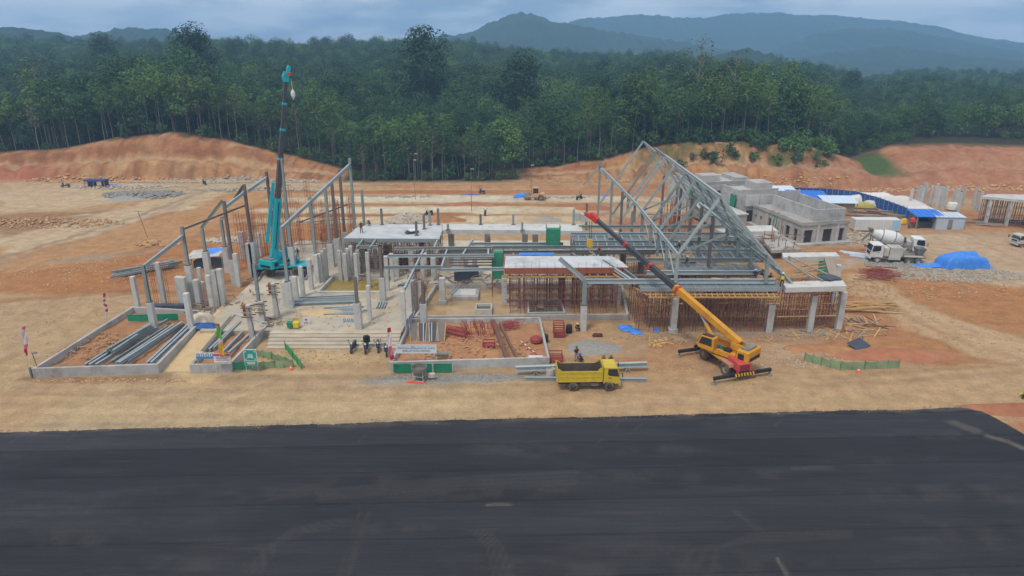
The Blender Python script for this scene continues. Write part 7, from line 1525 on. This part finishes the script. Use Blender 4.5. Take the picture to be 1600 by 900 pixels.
# tarpaulin hut in the left wing
h_ = thing('tarp_hut', 'low hut with a patched blue and white tarpaulin roof in the left wing', 'hut', P(330, 415, .2)); p = P(330, 414, .2)
for sx in (-2.3, 0, 2.3):
    for sy in (-1.3, 1.3): MB().bar((p.x + sx, p.y + sy, 0), (p.x + sx, p.y + sy, 2.0), .1).ob('post', WOODG, h_)
MB().box((p.x - .5, p.y - .1, 2.1), (5.2, 3.3, .08), rot=Matrix.Rotation(R(-6), 3, 'Y') @ Matrix.Rotation(R(8), 3, 'X')).ob('roof_sheet', WHITED, h_); MB().box((p.x + .7, p.y + .3, 2.32), (3.0, 2.2, .05), rot=Matrix.Rotation(R(-5), 3, 'Y') @ Matrix.Rotation(R(9), 3, 'X')).ob('tarp_patch', TARP, h_)
MB().lohi((p.x - 2.2, p.y - 1.0, 0), (p.x + 2.0, p.y + 1.2, 1.1)).ob('stored_goods', DARKS, h_)
p = P(366, 402, .8); 
rubble('pale rubble strewn below the covered heap in the right yard', 1490, 430, 11, 3.2, 900, .22, STONE); rubble('rubble of light stones left of the covered heap', 1400, 412, 5, 2.5, 260, .22, GRAVEL); rubble('broken stones along the road bend at the right', 1400, 452, 18, 4, 300, .2, STONEO)
rubble('light debris around the concrete shell', 1345, 372, 5, 5, 260, .35, STONE); rubble('crumbs of light stone on the right of the crane', 1215, 557, 8, 3, 340, .12, STONE); rubble('clods along the front of the scaffolding', 1130, 528, 14, 1.3, 320, .14, STONEO)
rubble('grey gravel spill along the road before the wide planter', 720, 590, 8, .9, 900, .09, GRAVEL); rubble('clods along the foot of the left planter', 170, 595, 8, .5, 240, .1, STONEO); rubble('clods below the steps', 500, 560, 7, 3.0, 220, .1, STONEO); rubble('stones and clods inside the left planter', 150, 540, 3.5, 4, 160, .14, STONEO, 0, .55); rubble('clods inside the wide planter', 740, 545, 7, 4, 360, .12, STONEO, 0, .5)
rubble('stones scattered along the dirt road', 800, 630, 48, 5, 620, .055, STONEO); rubble('small clods scattered on the right yard', 1420, 500, 26, 13, 900, .1, STONEO); rubble('stones scattered on the left plain', 120, 500, 26, 14, 360, .09, STONEO)
mound('low heap of orange soil in front of the right net fence', 1395, 555, 7, 1.8, .7, SOILR); mound('small orange soil heap at the end of the rubble', 1290, 545, 5, 1.5, .4, SOIL); mound('pale grey sand heap behind the workers', 925, 543, 3.2, 2.2, .35, GRAVEL); mound('pile of sand on the platform before the pool', 515, 489, 4.2, 1.6, .35, SAND, .8)
mound('red soil bank at the right edge of the apron', 1585, 640, 6, 1.4, .7, SOILR)


scatter('broken board lying in the core behind the basin', 700, 425, 80, 14, 40, 1.6, [WOODG, RUST, WOOD], .84, None, 'boards in the core', stack=.3)
scatter('loose stick lying between the left wing columns', 360, 450, 60, 30, 36, 1.4, [WOODG, RUST], .84, None, 'sticks in the left wing', 'stick', 'stick', .1, .06, .1)
rubble('crumbs of concrete strewn over the platform', 520, 470, 14, 10, 300, .1, STONE, 0, .83)
rubble('mud clods around the yellow crane', 1120, 575, 8, 4, 320, .1, STONEO)
# ------------------------------------------------------------------ background buildings and yard things
def bldg():
    o = P(1250, 383); t = thing('concrete_building', 'unfinished grey concrete building shell with dark window openings', 'building', o, R(13))
    def B(a, b, nm, m=CONCD, par=None): return MB().lohi(a, b).ob(nm, m, par or t, local=True)
    ROOM_SHADE = mat('interior_shade', srgb(64, 58, 56), .9, .2, 1)  # dark colour stands in for the shade inside the rooms
    # lower storey in wall pieces round openings, dark panels painting the shade inside
    def wallx(y, x0, x1, z0, z1, ops, th=.25):
        xs = [x0]
        for a, b, c, d in ops:
            B((xs[-1], y, z0), (a, y + th, z1), 'wall_panel'); B((a, y, d), (b, y + th, z1), 'lintel'); B((a, y + th, z0), (b, y + th + .02, d), 'shade_panel', ROOM_SHADE)
            if c > z0: B((a, y, z0), (b, y + th, c), 'sill_wall')
            xs.append(b)
        B((xs[-1], y, z0), (x1, y + th, z1), 'wall_panel')
    def wally(x, y0, y1, z0, z1, ops, th=.25):
        ys = [y0]
        for a, b, c, d in ops:
            B((x, ys[-1], z0), (x + th, a, z1), 'wall_panel'); B((x, a, d), (x + th, b, z1), 'lintel'); B((x + th, a, z0), (x + th + .02, b, d), 'shade_panel', ROOM_SHADE)
            if c > z0: B((x, a, z0), (x + th, b, c), 'sill_wall')
            ys.append(b)
        B((x, ys[-1], z0), (x + th, y1, z1), 'wall_panel')
    wallx(0, .0, 8.8, .3, 3.3, [(.5, 2.1, .3, 2.5), (4.1, 5.8, .3, 2.5), (7.2, 8.1, .3, 2.5)]); wally(-.003, .26, 15, .3, 3.3, [(1.2, 2.2, .3, 2.4), (3.4, 4.6, .3, 2.4), (9, 10, .3, 2.4), (12, 12.6, 1.4, 2.1), (13.6, 14.1, 1.4, 2.1)])
    B((8.55, .26, .3), (8.8, 15, 3.3), 'wall_panel'); B((0, 14.7, .3), (8.5, 14.95, 3.3), 'wall_panel'); B((-.9, -1.0, -.1), (9.6, 15.5, .3), 'plinth', CONCD); B((-.15, -.15, 3.3), (8.95, 15.1, 3.55), 'roof_slab', CONCD)
    for z in (3.56,): B((-.1, -.1, z), (8.9, .08, z + .35), 'parapet'); B((-.1, .09, z), (.08, 15, z + .35), 'parapet')
    for x in (2.9, 6.6): B((x, -.14, .3), (x + .3, -.003, 3.28), 'pilaster', CONCW)
    B((3.2, 1.2, 3.56), (8.85, 1.5, 5.6), 'upper_wall', CONC); B((3.2, 1.52, 3.56), (3.45, 14, 5.6), 'upper_wall', CONC); B((8.6, 1.52, 3.56), (8.85, 14, 5.6), 'upper_wall', CONC); B((3.2, 14.05, 3.56), (8.85, 14.3, 6.2), 'upper_wall', CONC)
    B((-2.2, 16.0, 0), (5.5, 23, 5.6), 'rear_block', CONC); B((-2.2, 16.0, 5.6), (5.5, 16.25, 6.3), 'parapet', CONCD); B((-2.2, 16.26, 5.6), (-1.95, 23, 6.1), 'parapet', CONC); B((2.0, 18, 5.6), (5.4, 22, 7.0), 'stair_head', CONCD); B((-.8, 15.72, .3), (.4, 15.98, 2.4), 'shade_panel', ROOM_SHADE); B((2.4, 15.72, 1.0), (3.6, 15.98, 2.4), 'shade_panel', ROOM_SHADE); B((-1.2, 15.75, 3.2), (4.6, 15.98, 5.2), 'rear_panel', CONCW); B((1.5, 15.7, 3.1), (1.7, 15.74, 5.3), 'rear_pilaster', CONCD)  # dark panels on the solid block stand in for shaded openings
    B((-7.5, 25, 0), (6, 36, 5.6), 'far_block', CONC); B((-7.5, 25, 5.6), (6, 25.25, 6.2), 'parapet', CONCD); B((-7.5, 25.26, 5.6), (-7.25, 36, 6.1), 'parapet', CONC); B((-4, 28, 5.6), (0, 31, 6.9), 'stair_head', CONCD); B((3, 27, 5.6), (5.8, 33, 6.4), 'upper_wall', CONC); B((-7.2, 24.8, 3.6), (-1.5, 24.98, 4.4), 'shade_panel', ROOM_SHADE)
    B((-9.5, 3, 0), (-3.2, 15, .5), 'terrace', CONCD); B((-9.0, 12, .5), (-3, 22, 2.6), 'side_block', CONCD); B((-9.2, 11.8, 2.6), (-2.8, 22.2, 2.8), 'side_roof', CONCW)
    for k, (a, b, lb) in enumerate((((-.35, 6.6, .5), (-.05, 8.8, 3.9), 'green safety net draped on the side wall of the concrete shell'), ((-3.0, 17.2, .5), (-2.55, 19, 5.0), 'narrow green net hanging on the rear block of the shell'), ((-8.6, 23.6, 3.0), (-6.6, 24.2, 5.8), 'pale green net at the far end of the concrete shell'))):
        pa = wpt(t, ((a[0] + b[0]) / 2, (a[1] + b[1]) / 2, 0)); mb = MB(); mb.smooth = True; V = []; N = 9; wd = max(b[0] - a[0], b[1] - a[1]); alongy = (b[1] - a[1]) > (b[0] - a[0])
        dv = Matrix.Rotation(R(13), 3, 'Z') @ (Vector((0, 1, 0)) if alongy else Vector((1, 0, 0))); nv = Vector((dv.y, -dv.x, 0)); nv = -nv if alongy else nv
        for j in range(N + 1):
            for i in range(N + 1): q = pa + dv * wd * (i / N - .5) + nv * (.15 * math.sin(i * 1.9 + j * .4) - .25); V.append((q.x, q.y, a[2] + (b[2] - a[2]) * j / N + .1 * math.sin(i)))
        mb.add(V, [(j * (N + 1) + i, j * (N + 1) + i + 1, (j + 1) * (N + 1) + i + 1, (j + 1) * (N + 1) + i) for j in range(N) for i in range(N)]); mb.ob('safety_net', NET, label=lb, cat='net')
bldg()
def corr(mb, a, b, h, z0, pitch=.35, amp=.05):
    """corrugated sheet wall between two ground points"""
    a = Vector((a.x, a.y, 0)); b = Vector((b.x, b.y, 0)); d = b - a; L = d.length; d /= L; n = Vector((d.y, -d.x, 0)); k = int(L / pitch * 2); V = []
    for i in range(k + 1):
        p = a + d * (L * i / k) + n * (amp if i % 2 else -amp); V += [(p.x, p.y, z0), (p.x, p.y, z0 + h)]
    return mb.add(V, [(2 * i, 2 * i + 2, 2 * i + 3, 2 * i + 1) for i in range(k)])
fp = [(1236, 307), (1290, 308.5), (1335, 313), (1372, 324), (1408, 338), (1438, 351)]
ft = thing('blue_fence', 'blue corrugated sheet fence curving round the timber yard', 'fence', P(1340, 320))
for i in range(len(fp) - 1):
    a, b = P(*fp[i]), P(*fp[i + 1]); corr(MB(), a, b, 2.3, -.3).ob('sheet_panel', BLUEW, ft)
    for k in range(5): q = a.lerp(b, k / 5); MB().bar((q.x, q.y - .15, 0), (q.x, q.y - .15, 2.2), .1).ob('post', WOODG, ft)
def shed(label, px, py, w, d, h, roof, wall, rz=0, over=.5, tilt=6, opens=True, name='shed'):
    p = P(px, py); t = thing(name, label, 'shed', p, R(rz)); 
    MB().lohi((-w / 2, -d / 2, -.2), (-w / 2 + .12, d / 2, h)).ob('wall', wall, t, local=True); MB().lohi((w / 2 - .12, -d / 2, -.2), (w / 2, d / 2, h)).ob('wall', wall, t, local=True); MB().lohi((-w / 2 + .12, d / 2 - .12, -.2), (w / 2 - .12, d / 2, h)).ob('wall', wall, t, local=True)
    if not opens: MB().lohi((-w / 2 + .12, -d / 2, -.2), (w / 2 - .12, -d / 2 + .12, h)).ob('wall', wall, t, local=True); MB().lohi((-.4, -d / 2 - .03, -.1), (.4, -d / 2 - .005, 1.9)).ob('door', GREYM, t, local=True)
    else: MB().lohi((-w / 2 + .3, -d / 2 + .6, -.1), (w / 2 - .3, d / 2 - .3, h * .5)).ob('stored_goods', DARKS, t, local=True)
    rt = Matrix.Rotation(R(tilt), 3, 'X'); r = MB().box((0, 0, h + .25), (w + 2 * over, d + 2 * over, .08), rot=rt).ob('roof', roof, t, local=True)
    for k in range(int((w + 2 * over) / .9)): c = rt @ Vector((-w / 2 - over + .45 + k * .9, 0, .06)); MB().box((c.x, c.y, c.z + h + .25), (.08, d + 2 * over, .06), rot=rt).ob('seam', roof, r, local=True)
    for s in (-1, 1): MB().bar((s * (w / 2 + over * .6), -d / 2 - over * .6, -.2), (s * (w / 2 + over * .6), -d / 2 - over * .6, h), .1).ob('post', WOODG, t, local=True)
shed('small shed with a pale sheet roof left of the blue roofed one', 1222, 312, 3.6, 3, 2.2, ROOFW, WOODG); shed('shed with a bright blue sheet roof behind the concrete shell', 1258, 324, 6.6, 5, 2.4, BLUER, WOODG, -10); shed('timber shed with a pale blue sheet roof right of the bright blue one', 1306, 331, 5.4, 4, 2.3, ROOFW, mat('shed_timber', srgb(160, 140, 112), .9, .2, 2), -4, .5, 6, False)
shed('open shed with a blue roof at the end of the blue fence', 1443, 354, 4.2, 3.4, 2.3, BLUER, GREYM, -4); shed('pale metal container hut right of the blue roofed shed', 1476, 356, 5.0, 3.0, 2.2, SHEET, mat('container_pale', srgb(176, 188, 198), .5, .1, .6, 0, dirt=srgb(140, 146, 150)), -4, .15, 4, False)
c_ = thing('container', 'long white container with a pale blue end panel beside the concrete shell', 'container', P(1367, 358), R(-2)); MB().lohi((-4.2, -1.1, 0), (3.9, 1.1, 2.0)).ob('body', WHITE, c_, local=True); MB().lohi((2.4, -1.125, .2), (3.8, -1.105, 1.9)).ob('end_panel', mat('panel_blue', srgb(150, 186, 206), .5, .1, 1), c_, local=True)
for k in range(14): MB().lohi((-4.1 + k * .45, -1.13, .1), (-4.02 + k * .45, -1.1, 1.9)).ob('rib', WHITE, c_, local=True)
for k, (px, py, rx, ry, h) in enumerate(((1362, 313, 6, 2.5, 1.6), (1392, 319, 6, 2.2, 1.6), (1415, 325, 4, 2, 1.4), (1434, 333, 4, 1.8, 1.3))): rag(('first', 'second', 'third', 'fourth')[k] + ' pale covered heap behind the blue fence, counted from the left', px, py, rx, ry, h, mat('pale_cover', srgb(206, 200, 194), .8, .12, 1), 0, 20 + k, 'covered_heap')
rag('heap of yellow sheets in the timber yard', 1346, 324, 3, 1.2, 1.0, mat('yellow_sheet', srgb(176, 164, 84), .8, .2, 2), 0, 31, 'sheet_heap', 12)
rag('small yellow barrel-like heap by the blue fence end', 1412, 349, .7, .6, .9, AMBER, 0, 33, 'sheet_heap', 8)
scatter('long dark timber in the yard between shell and blue fence', 1370, 336, 34, 8, 22, 7, [RUST, WOODG], 0, -30, 'timbers in the yard', 'timber', 'timber', .3, .25, .4)
mx_ = thing('site_mixer', 'small red site mixer beside the open blue roofed shed', 'mixer', P(1425, 356)); p = P(1425, 356); MB().lathe([(.3, 0), (.6, .5), (.55, 1.0), (.25, 1.3)], p + Vector((0, 0, .7)), 12).ob('drum', REDF, mx_)
for s in (-1, 1): MB().bar(p + Vector((s * .7, 0, 0)), p + Vector((s * .6, 0, 1.3)), .12).ob('leg', REDF, mx_); MB().lathe([(.35, -.08), (.35, .08)], p + Vector((s * .8, -.4, .35)), 10, 'X').ob('wheel', TYRE, mx_)
for k in range(16):
    px = rnd.uniform(1170, 1240); py = rnd.uniform(352, 392); p = P(px, py, 1.4); MB().tube((p.x, p.y, 0), (p.x, p.y, rnd.uniform(2, 4.2)), .06, n=4).ob('shoring_prop', STEELD if k % 2 else SCAF, label='thin prop standing between the steel deck and the concrete shell', cat='prop', group='props by the concrete shell')
scatter('loose board on the half-built slabs before the concrete shell', 1215, 375, 40, 14, 30, 2.6, [WOODG, WOOD, RUST], 1.7, None, 'boards before the shell', stack=.2)
# field of free-standing columns
for i, px in enumerate((1421, 1431, 1434, 1438, 1441, 1444, 1451, 1457, 1460, 1463, 1466, 1469, 1472, 1475, 1486, 1490, 1494, 1497, 1503, 1519, 1524, 1529)):
    by = 322 + rnd.uniform(-6, 6) + (3 if px > 1460 else -4); b = P(px, by); h = rnd.uniform(3.6, 4.4); th = thing('concrete_column', 'pale free-standing column in the far right column field', 'column', b, 0, 'far right column field')
    MB().lohi((b.x - .2, b.y - .2, -.3), (b.x + .2, b.y + .2, h)).ob('shaft', CONCW, th)
    for s in (-.12, .12): MB().tube((b.x + s, b.y, h), (b.x + s, b.y, h + .5), .02, n=3).ob('starter_bar', REBAR, th)
p = P(1487, 327); MB().lathe([(1.0, 0), (1.05, .6), (.9, 1.3), (.6, 1.5)], p, 14).ob('water_tank', WHITE, label='white round tank among the far right columns', cat='tank')
# slab on props at the right edge
t = thing('propped_slab', 'far concrete slab on a dense field of props at the right edge', 'slab', P(1580, 345)); zs = 5.0
q = [P(px, py, zs) for px, py in ((1533, 306.5), (1700, 322), (1720, 306), (1545, 303))]
MB().add([(v.x, v.y, zs) for v in q] + [(v.x, v.y, zs - .45) for v in q], [(0, 1, 2, 3), (7, 6, 5, 4)] + [(i, 4 + i, 4 + (i + 1) % 4, (i + 1) % 4) for i in range(4)]).ob('slab', CONCW, t)
for j in range(4):
    for i in range(22):
        a = q[0].lerp(q[1], (i + .4) / 22).lerp(q[3].lerp(q[2], (i + .4) / 22), (j + .3) / 4); MB().tube((a.x, a.y, -.2), (a.x, a.y, zs - .45), .07, n=4).ob('prop', STEELD, t)
for j in range(3):
    for z_ in (1.4, 3.0): a, b = q[0].lerp(q[3], j * .3), q[1].lerp(q[2], j * .3); MB().bar((a.x, a.y - .1, z_), (b.x, b.y - .1, z_ - .02), .08).ob('ledger', WOODG, t)
for k in (.12, .32, .55): a = q[0].lerp(q[1], k); MB().lohi((a.x - .25, a.y + .2, -.2), (a.x + .25, a.y + .7, zs - .45)).ob('column', CONCW, t)
scatter('timber lying before the propped slab at the right', 1560, 348, 40, 5, 22, 5, [WOODG, RUST], 0, -10, 'timbers before the propped slab', 'timber', 'timber', .2, .15, .3)
# far plain: huts, machines, heaps, poles
h_ = thing('blue_hut', 'small blue tarpaulin hut on the far left plain', 'hut', P(152, 292)); p = P(152, 292)
MB().lohi((p.x - 2.4, p.y - 1, 1.4), (p.x + 2.4, p.y + 1.2, 1.75)).ob('roof', mat('tarp_navy', srgb(58, 72, 118), .7, .2, 1), h_); MB().lohi((p.x - 2.3, p.y + .2, 0), (p.x - .6, p.y + 1, 1.4)).lohi((p.x + 1.0, p.y + .2, 0), (p.x + 2.3, p.y + 1, 1.4)).ob('side_sheet', mat('tarp_navy', srgb(58, 72, 118)), h_)
for s in (-2.3, -.2, 2.3): MB().bar((p.x + s, p.y - .9, 0), (p.x + s, p.y - .9, 1.5), .12).ob('post', WOODG, h_)
rag('blue tarpaulin scrap right of the blue hut', 178, 291, 1.6, .6, .3, TARPD, 0, 41, 'tarpaulin', 10); rag('blue tarpaulin heap on the far terrace', 815, 309, 1.8, .9, .9, TARP, 0, 42, 'tarpaulin', 12); rag('flat blue tarpaulin on the far terrace left of the heap', 735, 306, 2.4, .7, .3, TARPD, 0, 43, 'tarpaulin', 12); rag('blue cloth behind the roof frame', 945, 309, 1.0, .6, .7, TARP, 0, 44, 'tarpaulin', 8)
def machine(label, px, py, body, rz=0, s=1):
    p = P(px, py); t = thing('road_roller', label, 'roller', p, R(rz)); d = MB(); d.smooth = True
    d.lathe([(.001, -.9), (.7, -.9), (.7, .9), (.001, .9)], (1.7, 0, .7), 16, 'Y').ob('drum', GREYM, t, local=True); MB().lohi((-2.0, -.8, .7), (.4, .8, 1.5)).ob('body', body, t, local=True, bevel=.05); MB().lohi((-.7, -.75, 1.5), (.4, .75, 2.6)).ob('cab', GLASS, t, local=True); MB().lohi((-.8, -.85, 2.6), (.5, .85, 2.72)).ob('roof', body, t, local=True); MB().bar((.4, -.95, .9), (2.0, -.95, .8), .16).bar((.4, .95, .9), (2.0, .95, .8), .16).ob('drum_frame', body, t, local=True)
    for sy in (-1, 1): wheel(t, -1.3, sy * .8, .65, .4)
machine('tan road roller on the far terrace', 836, 312, mat('machine_tan', srgb(196, 150, 104), .6, .15, 1), 175)
def bike_far(px, py, lb):
    p = P(px, py); o = inst(mb0, p, R(rnd.uniform(0, 360)), (1.2, 1.2, 1.2), lb)
bike_far(758, 338, 'motorcycle parked far off between the soil heaps'); bike_far(670, 337, 'dark motorcycle parked by the rubble pile on the terrace'); bike_far(905, 312, 'motorcycle parked far off left of the roof frame'); bike_far(753, 303, 'small dark motorcycle on the farthest terrace edge'); bike_far(103, 293, 'motorcycle far off left of the blue hut'); bike_far(320, 289, 'motorcycle far off at the foot of the mound')
rubble('pile of pale rubble on the terrace behind the broad slab', 637, 345, 4.2, 2.6, 700, .34, STONE, 1.6); mound('orange soil heap on the terrace right of the rubble', 692, 344, 5.0, 2.0, 1.3, SOIL); mound('long low red soil heap on the upper terrace', 735, 321, 6.5, 1.6, .9, SOILR); mound('grey gravel heap on the terrace', 857, 345, 3, 1.4, .9, GRAVEL); mound('red soil heap left of the roof frame', 925, 327, 4, 1.5, 1.0, SOILR)
rubble('grey rubble field on the far left plain', 225, 305, 9, 5, 700, .34, GRAVEL, .6); rubble('grey rubble behind the field at the blue hut', 200, 292, 14, 2.5, 420, .3, STONE, .3); rubble('line of pale stones at the foot of the mound', 400, 297, 16, 2, 500, .32, STONE, .4); mound('dark grey gravel heap on the left plain', 197, 313, 5, 2, 1.0, GRAVEL); rubble('orange boulders along the left drain', 245, 380, 4, 1.8, 120, .4, STONEO, .2); rubble('light stones behind the left wing columns', 365, 375, 5, 2, 240, .3, STONE, .2)
rubble('stones at the upper terrace edge', 620, 308, 10, 1.2, 260, .22, STONE); rubble('stones at the right of the upper terrace', 870, 309, 8, 1.4, 260, .24, STONE); rubble('broken ground on the brown patch at the left', 45, 350, 18, 4, 520, .28, STONEO, .2); rubble('clods on the orange ground of the left plain', 150, 425, 30, 8, 600, .13, STONEO)
for k, (px, by, ty) in enumerate(((649, 312, 250), (737, 330, 264), (830, 306, 258), (650, 284, 240))):
    p = P(px, by); th = thing('light_pole', ('slim pole with a small crossarm on the left of the terrace', 'slim pole with a lamp in the middle of the terrace', 'slim bare pole on the right of the terrace', 'thin pole against the forest edge')[k], 'pole', p); z = PY(px, ty, p.y).z; MB().tube(p, (p.x, p.y, z), .07, .05, 5).ob('shaft', GREYM, th); MB().box((p.x + .25, p.y, z), (.7, .15, .12)).ob('arm', WHITED, th)
p = P(84, 400); p = P(231, 372); th = thing('light_pole', 'thin leaning pole on the left plain', 'pole', p); MB().tube(p, (p.x - .9, p.y, 4.8), .05, n=5).ob('shaft', STEELD, th); MB().bar((p.x - 1.6, p.y, 4.8), (p.x - .2, p.y, 4.75), .06).ob('arm', STEELD, th)
MB().lohi((13.6, 94.5, 6.05), (15.0, 95.3, 6.9)).ob('generator_box', WHITED, label='small white box on the rear deck', cat='box')
for k, (px, py) in enumerate(((904, 344), (913, 346))): p = P(px, py, 6); MB().box((p.x, p.y, 6.6), (1.1, .8, 1.2), .1).ob('white_tank', WHITED, label=('left', 'right')[k] + ' white tank on the rear slab left of the red boom head', cat='tank')

for k, (px, py, rx, ry, n_, s_, m_, lb) in enumerate(((180, 284.5, 22, 1.5, 500, .4, STONEO, 'loose rocks on the lower face of the left bank'), (350, 284.5, 24, 1.6, 500, .4, STONE, 'pale loose rocks on the bank below the mound'), (1500, 297, 34, 2, 500, .35, STONEO, 'loose rocks at the foot of the right bank'), (1180, 291, 22, 2, 300, .3, STONEO, 'loose rocks below the green bench'), (900, 284, 16, 1.2, 260, .3, STONEO, 'loose rocks below the middle cut'))): rubble(lb, px, py, rx, ry, n_, s_, m_)
